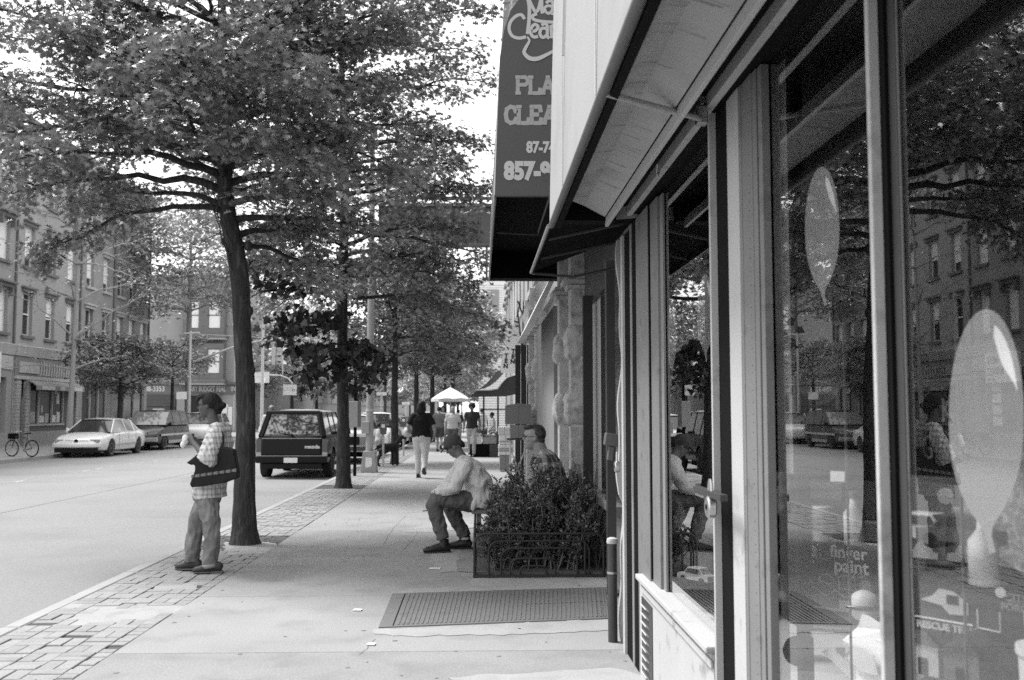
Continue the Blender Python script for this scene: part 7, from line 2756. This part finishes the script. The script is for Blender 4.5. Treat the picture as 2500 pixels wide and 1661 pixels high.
# sagging canopy
a = [at(1150, 969, Ys), at(1168, 950, Ys), at(1207, 913, Ys + 1)]
mb = MB()
rows_ = []
for k in range(9):
    v = k / 8
    xs0 = at(1155 + 55 * v, 0, Ys).x - sx0
    z_ = at(0, 955 - 45 * v, Ys).z - .10 * math.sin(PI * v)
    rows_.append([(xs0, -.3, z_ - .02), (xs0 + .1 + .9 * (1 - v) * .3, .2, z_ + .10), (xs0 + .4, 1.6, z_ + .12 + .05 * v)])
n = 3
vs = [p for r_ in rows_ for p in r_]
mb.add(vs, [(i * n + q, i * n + q + 1, (i + 1) * n + q + 1, (i + 1) * n + q) for i in range(8) for q in range(2)])
m_can = M('dark_tarpaulin', .045, .55, .3, 4, bump=.02, bs=5)
mb.build('canopy', m_can, st_, smooth='all', fix=False)
cpts = [at(*p, Ys - .35) for p in ((1148, 969), (1165, 953), (1215, 950), (1225, 935), (1240, 922), (1262, 915), (1262, 962), (1235, 968), (1200, 969))]
MB().prism([(p.x - sx0, p.z) for p in cpts], -.35, -.31, 'y').build('canopy_valance', m_can, st_)
MB().tube([(at(*p, Ys - .4).x - sx0, -.38, at(*p, Ys - .4).z) for p in ((1160, 953), (1195, 953), (1215, 950), (1225, 936), (1238, 922))], .022, 6).build('canopy_fold', M('fold_pale', .35, .6), st_)
Gp = 'crates and boxes on the produce stall'
for (x0, y0, x1, y1, dz, lab, v, dp) in ((1148, 1066, 1176, 1088, 0, 'light printed crate heaped with produce at the street end of the stall', .55, .5), (1180, 1068, 1212, 1085, 0, 'grey card tray on the middle of the produce stall', .28, .5), (1163, 1052, 1190, 1062, .5, 'shallow dark tray at the back of the produce stall', .08, .4)):
    o = wbox('produce_crate', x0, y0, x1, y1, Ys + dz, .4, lab, M('crate_%s' % v, v, .85, .2, 10), 'crate', Gp)
    a = at(x0, y0, Ys + dz); b = at(x1, y1, Ys + dz)
    w_ = (b.x - a.x) / 2
    mb = MB()
    for q in range(46):
        r_ = rnd.uniform(.03, .05)
        mb.ell((rnd.uniform(-w_ * .9, w_ * .9), rnd.uniform(.03, .37), (a.z - b.z) + rnd.uniform(0, .07)), (r_, r_, r_), 7, 5)
    tag(mb.build('produce', M('produce_%s' % v, .12 + v * .7, .5, .5, 20), o, smooth='all'), kind='stuff')
mb = MB()
for q in range(120):
    r_ = rnd.uniform(.03, .055)
    mb.ell((rnd.uniform(.1, xr), rnd.uniform(.45, .8), zt1 + .22 + rnd.uniform(0, .14)), (r_, r_, r_), 7, 5)
tag(mb.build('fruit_heap', M('fruit_mixed', .14, .5, .6, 9), st_, smooth='all'), kind='stuff')
MB().box((.05, .42, zt1), (xr, .8, zt1 + .22)).build('display_riser', m_card, st_)

# white market umbrella
Yu = 44.0
c_ = at(1100, 985, Yu)
um = empty('market_umbrella', (c_.x, Yu, 0), 0, 'large white market umbrella over the people down the pavement', 'umbrella')
zt2, zb3 = at(1105, 946, Yu).z, at(1105, 978, Yu).z
R0 = 47 / F * Yu * 1.02
for k in range(8):
    a0, a1 = 2 * PI * k / 8 + .2, 2 * PI * (k + 1) / 8 + .2
    vs = [(0, 0, zt2)]
    am = (a0 + a1) / 2
    vs += [(R0 * .5 * math.cos(a0), R0 * .5 * math.sin(a0), zt2 - (zt2 - zb3) * .40), (R0 * .5 * math.cos(a1), R0 * .5 * math.sin(a1), zt2 - (zt2 - zb3) * .40),
           (R0 * math.cos(a0), R0 * math.sin(a0), zb3 + .06), (R0 * .95 * math.cos(am), R0 * .95 * math.sin(am), zb3 + .10), (R0 * math.cos(a1), R0 * math.sin(a1), zb3 + .06),
           (R0 * math.cos(a0), R0 * math.sin(a0), zb3 - .06), (R0 * .95 * math.cos(am), R0 * .95 * math.sin(am), zb3 - .05), (R0 * math.cos(a1), R0 * math.sin(a1), zb3 - .06)]
    MB().add(vs, [(0, 1, 2), (1, 3, 4, 5, 2), (3, 6, 7, 4), (4, 7, 8, 5)]).build('canopy_panel', M('umbrella_white', .82, .8, .03), um, fix=False)
MB().tube([(0, 0, 0), (0, 0, zt2 + .1)], .025, 8).build('pole', m_galv, um)

# ------------------------------------------------------------------ things in the shop window
def stick(pts2, name, X, mat, lab, cat, th=.002, group=None):
    """flat decal on the inside of the glass plane x = X from photograph pixels"""
    P_ = []
    for (px, py) in pts2:
        d = RM @ Vector(((px - 1250) / F, -(py - 830.5) / F, -1.0))
        t = X / d.x
        P_.append((d.y * t, H + d.z * t))
    cy = sum(p[0] for p in P_) / len(P_)
    cz = sum(p[1] for p in P_) / len(P_)
    o = empty(name, (X, cy, cz), 0, lab, cat, group)
    MB().prism([(a - cy, b - cz) for a, b in P_], 0, th, 'x').build('print', mat, o)
    return o, cy, cz


m_bal = M('balloon_paint', .26, .8, .10, 14, fine=.10, fs=120, v2=.5, thr=(60, .74, .78))
m_balh = M('balloon_highlight', .8, .5, .04)


def balloon(cx, cy_, rx, ry, lab, tail, X=.9765):
    pts = []
    for k in range(40):
        a = 2 * PI * k / 40
        x = math.sin(a); y = -math.cos(a)
        if y > .35:
            x *= 1 - .22 * ((y - .35) / .65) ** 2
        pts.append((cx + rx * x, cy_ + ry * y))
    # neck and tail knot at the lowest point
    k = 20
    pts = pts[:19] + [(cx + rx * .16, cy_ + ry * 1.02), (cx + rx * .14, cy_ + ry * 1.10), (cx + rx * tail, cy_ + ry * 1.24), (cx + rx * (tail - .16), cy_ + ry * 1.26), (cx - rx * .04, cy_ + ry * 1.08), (cx - rx * .12, cy_ + ry * 1.0)] + pts[22:]
    o, cyy, cz = stick(pts, 'balloon_decal', X, m_bal, lab, 'decal', .001, 'balloon shapes stuck on the shop window')
    hp = []
    for t in [q / 10 for q in range(11)]:
        a = .25 + 1.15 * t
        hp.append((cx + rx * .86 * math.sin(a), cy_ - ry * .88 * math.cos(a)))
    for t in [q / 10 for q in range(10, -1, -1)]:
        a = .25 + 1.15 * t
        wq = .66 + .2 * (1 - math.sin(PI * min(1, t + .12)))
        hp.append((cx + rx * wq * math.sin(a), cy_ - ry * (wq - .02) * math.cos(a)))
    P_ = []
    for (px, py) in hp:
        d = RM @ Vector(((px - 1250) / F, -(py - 830.5) / F, -1.0))
        t = (X - .0015) / d.x
        P_.append((d.y * t - cyy, H + d.z * t - cz))
    MB().prism(P_, -.0015, -.0002, 'x').build('highlight', m_balh, o)
    return o


balloon(2007, 558, 42, 150, 'grey balloon shape stuck on the glass left of the slim white post', .30)
balloon(2408, 1020, 92, 265, 'biggest grey balloon shape with a white highlight on the right-hand pane', .25)
balloon(1640, 822, 10.5, 82, 'narrow pale balloon shape on the pane behind the cream gate post', .3)
balloon(1722, 765, 20, 95, 'faint balloon shape cut off by the cream gate post', .2, X=1.0)
stick([(1597, 898), (1604, 898), (1604, 988), (1597, 990)], 'paper_strip', .976, m_sw, 'thin vertical white paper strip on the far pane', 'notice')
s1, a_, b_ = stick([(1593, 1226), (1623, 1228), (1623, 1245), (1593, 1243)], 'price_notice', .976, M('notice_grey', .4), 'small white price notice low on the far pane', 'notice')
s2, a_, b_ = stick([(2027, 1150), (2062, 1152), (2062, 1177), (2027, 1176)], 'price_notice', .976, M('notice_grey', .4), 'small handwritten notice in the middle pane above the finger paint box', 'notice')
# outlined word above the buses, "BR KIG"-like bubble letters on the right pane
bl = empty('window_lettering', (.9762, yx(2250, .976), 1.48), 0, 'outlined bubble lettering painted across the right-hand pane', 'lettering')
for k, ch in enumerate('a R K'):
    if ch != ' ':
        text('letter', ch, .075, M('letter_outline', .09), bl, (0, .13 - k * .062, .02), (PI / 2, 0, -PI / 2), .0004, -.001)
for k, ch in enumerate('B G'):
    if ch != ' ':
        text('letter', ch, .075, M('letter_outline', .09), bl, (0, .10 - k * .062, -.06), (PI / 2, 0, -PI / 2), .0004, -.001)


def toy_box(X, pxc, py0, py1, wd, depth, lab, v, lines=(), rz=R(42), name='toy_box'):
    """carton standing behind the glass, its printed face (local -x) turned towards the passer-by"""
    yc = yx(pxc, X)
    z1, z0 = at(pxc, py0, yc).z, at(pxc, py1, yc).z
    o = empty(name, (X, yc, z0), rz, lab, 'box')
    hw, h = wd / 2, z1 - z0
    MB().box((0, -hw, 0), (depth, hw, h)).build('carton', M('toybox_%s' % v, v, .6, .2, 12), o, bevel=.002)
    for (s_, sz, u, w_, vv, bold) in lines:
        text('lettering', s_, sz, M('ink_%s' % vv, vv, .8), o, (-.0012, -u * hw, w_ * h), (PI / 2, 0, -PI / 2), .0005, bold, 'CENTER')
    return o, hw, h


# box: finger paint
fb, hw, h = toy_box(1.20, 2034, 1318, 1492, .29, .05, 'dark finger paint box with a spiral sun, behind the middle pane', .04, [('finger', .058, .30, .83, .5, .0012), ('paint', .062, .36, .64, .55, .0015), ('a set', .024, .55, .53, .4, .0)])
mb = MB()
mb.tube([(-.003, hw * .62 + .022 * (1 - q / 34) * math.cos(q * .5), h * .80 + .022 * (1 - q / 34) * math.sin(q * .5)) for q in range(30)], .003, 5)
for q in range(11):
    a = 2 * PI * q / 11
    mb.tube([(-.003, hw * .62 + .030 * math.cos(a), h * .80 + .030 * math.sin(a)), (-.003, hw * .62 + .040 * math.cos(a), h * .80 + .040 * math.sin(a))], .002, 4)
mb.build('spiral_sun', M('ink_0.5', .5), fb)
MB().box((-.0022, -hw, h * .03), (-.0005, hw * -.05, h * .16)).build('label_panel', M('ink_0.4', .4), fb)
MB().box((-.0018, -hw, .0), (-.0005, hw, h * .028)).build('label_edge', M('ink_0.4', .4), fb)
MB().box((-.0018, -hw, h * .975), (-.0005, hw, h)).build('label_edge', M('ink_0.4', .4), fb)
mb = MB()
mb.tube([(-.002, hw * (.7 - .11 * q), h * (.24 + .05 * math.sin(q * 1.3))) for q in range(14)], .0022, 4)
mb.tube([(-.002, hw * a, h * b) for a, b in ((.45, .40), (.40, .48), (.25, .50), (.12, .46), (.05, .40), (.2, .36), (.45, .40))], .0022, 4)
mb.tube([(-.002, hw * a, h * b) for a, b in ((-.05, .32), (-.05, .48), (-.25, .52), (-.45, .48), (-.45, .32), (-.05, .32))], .0022, 4)
mb.build('line_drawing', M('ink_0.4', .4), fb)
MB().lathe([(.022, -.0015), (.022, -.0005)], 12, (0, -hw * .7, h * .40), 'x').build('tree_print', M('ink_0.2', .2), fb)

# rescue team box
rb, hw, h = toy_box(1.12, 2362, 1400, 1560, .30, .06, 'dark rescue team toy box with a drawn helicopter, behind the right pane', .04, [('RESCUE TEAM', .022, -.42, .10, .35, .001), ('CITY', .022, .62, .70, .16, .001), ('FORCE', .022, .62, .55, .16, .001)])
mb = MB()
for a in ([(-.95, .92), (-.95, .22), (-.02, .20)], [(.06, .46), (.06, .18), (.38, .16), (.38, .46)]):
    mb.tube([(-.003, -hw * p[0], h * p[1]) for p in a], .002, 4)
mb.build('frame_lines', M('ink_0.4', .4), rb)
heli = [(-.80, .50), (-.62, .58), (-.52, .70), (-.30, .68), (-.08, .52), (-.08, .34), (-.36, .32), (-.48, .44)]
MB().prism([(-hw * p[0], h * p[1]) for p in heli], -.003, -.0005, 'x').build('helicopter_print', M('ink_0.3', .3), rb)
MB().box((-.0042, hw * .22, h * .48), (-.0031, hw * .40, h * .62)).build('cockpit_print', m_black, rb)
MB().lathe([(.012, -.003), (.012, -.0005)], 9, (0, -hw * .4, h * .76), 'x').build('sticker', M('ink_0.4', .4), rb)
# long box of model cars above it
lb3, hw, h = toy_box(1.20, 2340, 1318, 1392, .34, .08, 'box printed with pale model cars, lying above the rescue team box', .05)
for u in (-.6, .0, .6):
    MB().prism([(u * hw - .04, h * .25), (u * hw + .04, h * .25), (u * hw + .038, h * .5), (u * hw + .02, h * .55), (u * hw + .01, h * .8), (u * hw - .018, h * .8), (u * hw - .028, h * .5), (u * hw - .04, h * .46)], -.002, -.0005, 'x').build('car_print', M('ink_0.2', .2), lb3)
tc_ = empty('toy_tray', (1.22, yx(2440, 1.22), at(2440, 1290, yx(2440, 1.22)).z), R(42), 'tilted pale tray with a dark screen-like window beside the hanging balloon', 'toy')
MB().box((0, -.12, -.05), (.06, .12, .04)).build('tray', M('tray_grey', .24, .6), tc_, bevel=.004)
MB().box((-.004, -.09, -.035), (-.0005, .05, .03)).build('screen', m_black, tc_)
db, hw, h = toy_box(1.20, 2272, 1165, 1296, .15, .05, 'grey picture box with pale lines near its foot, behind the right pane', .10)
MB().lathe([(.022, -.003), (.022, -.0005)], 14, (0, -hw * .45, h * .66), 'x').build('face_print', M('ink_0.2', .2), db)
for z in (.08, .14, .2):
    MB().box((-.002, -hw * .3, h * z), (-.0005, hw * .95, h * (z + .012))).build('printed_line', M('ink_0.4', .4), db)
lb2, hw, h = toy_box(1.22, 2030, 1170, 1262, .30, .06, 'dull board game box with a pale panel, behind the middle pane', .12, [('PLAY', .035, -.3, .16, .35, .002)])
MB().box((-.002, -hw * .2, h * .45), (-.0005, hw * .9, h * .92)).build('printed_panel', M('ink_0.3', .3), lb2)
MB().box((-.01, -hw - .02, -.012), (.08, hw + .02, -.002)).build('glass_shelf', M('shelf_pale', .5, .3), lb2)
# shelf edge under the finger paint box
sh_ = tag(MB().box((1.03, yx(2070, 1.08), at(1960, 1500, yx(1960, 1.08)).z - .03), (1.40, yx(1900, 1.08), at(1960, 1500, yx(1960, 1.08)).z - .012)).build('display_shelf', M('shelf_grey', .30, .5), None), 'narrow display shelf under the finger paint box', 'shelf')
# white picture book leaning in the corner
yb_ = yx(2080, 1.10)
pb = empty('picture_book', (1.06, yb_, .66), 0, 'large white picture book lying open in the bottom of the window', 'book')
cs = [(2012, 1498), (2150, 1568), (2168, 1600), (2160, 1661), (2110, 1661), (2008, 1592), (1998, 1560)]


def onp(px, py, X):
    d = RM @ Vector(((px - 1250) / F, -(py - 830.5) / F, -1.0))
    t = X / d.x
    return (X, d.y * t, H + d.z * t)


vs = []
for i, c_ in enumerate([(2104, 1500), (2165, 1540), (2240, 1640), (2180, 1720), (2085, 1665), (2007, 1592), (2060, 1560), (2093, 1532)]):
    X = 1.05 + .05 * (i % 2)
    p = onp(c_[0], c_[1], 1.07 + .002 * i)
    vs.append((p[0] - 1.06, p[1] - yb_, p[2] - .66))
n = len(vs)
MB().add(vs + [(v[0] + .02, v[1], v[2] - .004) for v in vs], [tuple(range(n)), tuple(range(2 * n - 1, n - 1, -1))] + [(k, (k + 1) % n, (k + 1) % n + n, k + n) for k in range(n)]).build('cover', M('book_white', .78, .6, .03), pb)
p = [onp(a, b, 1.065) for a, b in ((2085, 1572), (2105, 1580), (2140, 1600), (2150, 1650), (2110, 1640), (2078, 1610))]
MB().prism([(q[1] - yb_, q[2] - .66) for q in p], -.004, -.001, 'x').build('cover_print', M('ink_0.3', .3, .8, .5, 40), pb)
p = [onp(a, b, 1.064) for a, b in ((2048, 1590), (2075, 1572), (2088, 1584), (2066, 1606))]
MB().prism([(q[1] - yb_, q[2] - .66) for q in p], -.006, -.003, 'x').build('title_print', M('ink_0.2', .2), pb)
# pale feathery mask and a patterned cloth hanging at the back
pm_ = onp(1992, 870, 1.22)
mb = MB().ell((0, 0, 0), (.10, .12, .17), 18, 12).ell((-.06, -.02, -.12), (.07, .09, .08), 12, 8).ell((-.03, .05, .14), (.08, .10, .07), 12, 8)
o = remesh(mb, 'feathery_mask', M('mask_pale', .38, .9, .5, 18, bump=.01, bs=40), None, .012, 1, .05, 22)
o.location = pm_
tag(o, 'pale fluffy mask-like decoration hanging under the left balloon behind the middle pane', 'mask')
pm_ = onp(2470, 1180, 1.16)
mb = MB()
gv = [[(.012 * math.sin(9 * u + 3 * v_), -.11 + .22 * u, .17 - .34 * v_ - .03 * math.sin(5 * u)) for u in [q / 12 for q in range(13)]] for v_ in [q / 10 for q in range(11)]]
mb.add([p for r_ in gv for p in r_], [(i * 13 + k, i * 13 + k + 1, (i + 1) * 13 + k + 1, (i + 1) * 13 + k) for i in range(10) for k in range(12)])
o = mb.build('patterned_cloth', M('cloth_dots', .30, .9, .3, 60, v2=.5, thr=(70, .5, .6)), None, smooth='all', fix=False, loc=pm_, rot=(0, 0, R(30)))
tag(o, 'dotted cloth hanging at the far right behind the biggest balloon shape', 'cloth')
# tub with handle and price
yt = yx(2470, 1.04)
zt3 = onp(2470, 1600, 1.04)[2]
tb_ = empty('plastic_tub', (1.12, yt, .551), 0, 'pale tub with a curved handle and a handwritten price, bottom right corner', 'tub')
MB().lathe([(.062, 0), (.075, zt3 - .55), (.080, zt3 - .545), (.080, zt3 - .53)], 24).build('tub', M('tub_pale', .5, .4, .1, 12), tb_, smooth=True)
text('price', '$7.99', .042, M('ink_0.08', .08), tb_, (-.078, .012, (zt3 - .55) * .55), (PI / 2, 0, -PI / 2), .001, .001)
hpz = zt3 - .55
MB().tube([(-.02, .078, hpz - .03), (-.02, .080, hpz + .07), (-.02, .06, hpz + .10), (-.02, -.06, hpz + .10), (-.02, -.08, hpz + .07), (-.02, -.078, hpz - .03)], .006, 8).build('handle', M('handle_grey', .45, .4), tb_, smooth='all')
# cushions/plush and assorted toys to fill the display
for k, (px, py, r_, v) in enumerate(((1905, 1470, .06, .3), (1900, 1180, .05, .12), (1930, 1215, .06, .08), (1650, 1290, .08, .3), (1700, 1330, .07, .4), (1630, 1350, .07, .2), (1690, 1250, .09, .16))):
    X = 1.25
    p = onp(px, py, X)
    mb = MB().ell((0, 0, 0), (r_, r_ * 1.1, r_ * 1.2), 14, 10).ell((-.01, 0, r_ * 1.3), (r_ * .7, r_ * .7, r_ * .65), 12, 8)
    for s_ in (-1, 1):
        mb.ell((-.01, s_ * r_ * .55, r_ * 1.85), (r_ * .2, r_ * .26, r_ * .26), 8, 6)
        mb.ell((-r_ * .6, s_ * r_ * .8, r_ * .2), (r_ * .45, r_ * .3, r_ * .3), 8, 6)
        mb.ell((-r_ * .7, s_ * r_ * .6, -r_ * .9), (r_ * .5, r_ * .34, r_ * .34), 8, 6)
    o = remesh(mb, 'plush_toy', M('plush_%s' % v, v, .95, .3, 20), None, .012, 2)
    o.location = p
    tag(o, ('pale soft toy low at the left of the middle pane', 'dark soft toy above the finger paint box', 'darkest soft toy beside the board game box', 'pale soft toy in the far pane, left one', 'palest soft toy in the far pane near the sill', 'grey soft toy lowest at the left of the far pane', 'large dull soft toy at the back of the far pane')[k], 'toy', 'soft toys behind the shop glass')
for k, (px_, py0, py1, w_, v, w3_) in enumerate(((1665, 1330, 1390, .10, .36, 'framed white card'), (1630, 1292, 1330, .08, .2, 'grey card'), (1712, 1345, 1400, .10, .12, 'dark card'))):
    toy_box(1.14, px_, py0, py1, w_, .03, w3_ + ' box behind the far pane, near its foot', v, rz=R(50))
toy_box(1.16, 1690, 1250, 1300, .30, .06, 'wide pale box lying behind the far pane', .26, rz=R(50))

# more goods packed low in the window
m_g = lambda v: M('goods_%s' % v, v, .5, .3, 25)
for (nm, kind, X, px, py, sz, v, lab, cat) in (
        ('toy_ball', 'ball', 1.10, 2110, 1480, .045, .45, 'pale ball in the gap between the finger paint box and the slim white post', 'ball'),
        ('toy_ball', 'ball', 1.08, 1948, 1590, .05, .25, 'grey ball at the bottom left corner of the middle pane', 'ball'),
        ('tin_can', 'can', 1.07, 1975, 1275, .035, .55, 'pale tin standing above the left end of the finger paint box', 'tin'),
        ('tin_can', 'can', 1.07, 2008, 1280, .03, .2, 'dark tin above the middle of the finger paint box', 'tin'),
        ('toy_car', 'car', 1.06, 2250, 1292, .09, .5, 'pale toy car on the box of model cars', 'toy'),
        ('toy_car', 'car', 1.06, 2345, 1300, .09, .12, 'dark toy car on the box of model cars, right of the pale one', 'toy'),
        ('toy_house', 'house', 1.10, 2275, 1600, .08, .42, 'small pale toy house below the rescue team box', 'toy'),
        ('toy_house', 'house', 1.08, 2370, 1625, .08, .2, 'small dark toy house beside the pale tub', 'toy'),
        ('toy_bottle', 'bottle', 1.06, 2400, 1345, .03, .5, 'pale toy bottle above the word on the rescue team box', 'bottle'),
        ('toy_bottle', 'bottle', 1.10, 2085, 1270, .03, .4, 'grey bottle above the right end of the finger paint box', 'bottle'),
        ('toy_bottle', 'bottle', 1.06, 1660, 1255, .035, .6, 'pale bottle behind the far pane above the wide pale box', 'bottle'),
        ('toy_car', 'car', 1.06, 1700, 1405, .10, .5, 'pale toy car by the sill of the far pane', 'toy'),
        ('toy_ball', 'ball', 1.10, 1640, 1205, .05, .35, 'grey ball high among the goods of the far pane', 'ball')):
    p = onp(px, py, X)
    o = empty(nm, p, R(35), lab, cat)
    if kind == 'ball':
        MB().ell((0, 0, 0), (sz, sz, sz), 16, 12).build('ball', m_g(v), o, smooth='all')
        MB().lathe([(sz * 1.004, -.006), (sz * 1.004, .006)], 20).build('stripe', m_g(.08), o, smooth='all')
    elif kind == 'can':
        MB().lathe([(sz, -.05), (sz, .05)], 18).build('tin', m_g(v), o, smooth=True)
        MB().lathe([(sz * .95, .0505), (sz * .95, .056)], 18).build('lid', m_g(.6), o, smooth=True)
        MB().lathe([(sz * 1.01, -.02), (sz * 1.01, .02)], 18).build('label_band', m_g(.1), o, smooth=True)
    elif kind == 'car':
        q = sz
        MB().prism([(-q, -.02), (q, -.02), (q, .005), (q * .55, .012), (q * .3, .04), (-q * .5, .04), (-q * .7, .012), (-q, .008)], -.03, .03, 'x').build('body', m_g(v), o, bevel=.002)
        MB().prism([(q * .45, .014), (q * .26, .035), (-q * .44, .035), (-q * .6, .014)], -.032, .032, 'x').build('windows', m_g(.05), o)
        for a in (-.6, .6):
            MB().lathe([(.017, -.034), (.017, .034)], 12, (0, a * q, -.02), 'x').build('wheel', m_trimk, o)
    elif kind == 'house':
        MB().box((-sz / 2, -sz / 2, -.04), (sz / 2, sz / 2, .03)).build('wall', m_g(v), o)
        MB().prism([(-sz * .6, .031), (sz * .6, .031), (0, .075)], -sz * .55, sz * .55, 'x').build('roof', m_g(.1), o)
        MB().box((-sz / 2 - .002, -.012, -.04), (-sz / 2 - .0005, .012, .0)).build('door', m_g(.05), o)
    else:
        MB().lathe([(sz, -.07), (sz, .02), (sz * .4, .045), (sz * .35, .065)], 16).build('bottle', m_g(v), o, smooth='all')
        MB().lathe([(sz * .45, .0655), (sz * .45, .085)], 12).build('cap', m_g(.08), o, smooth=True)
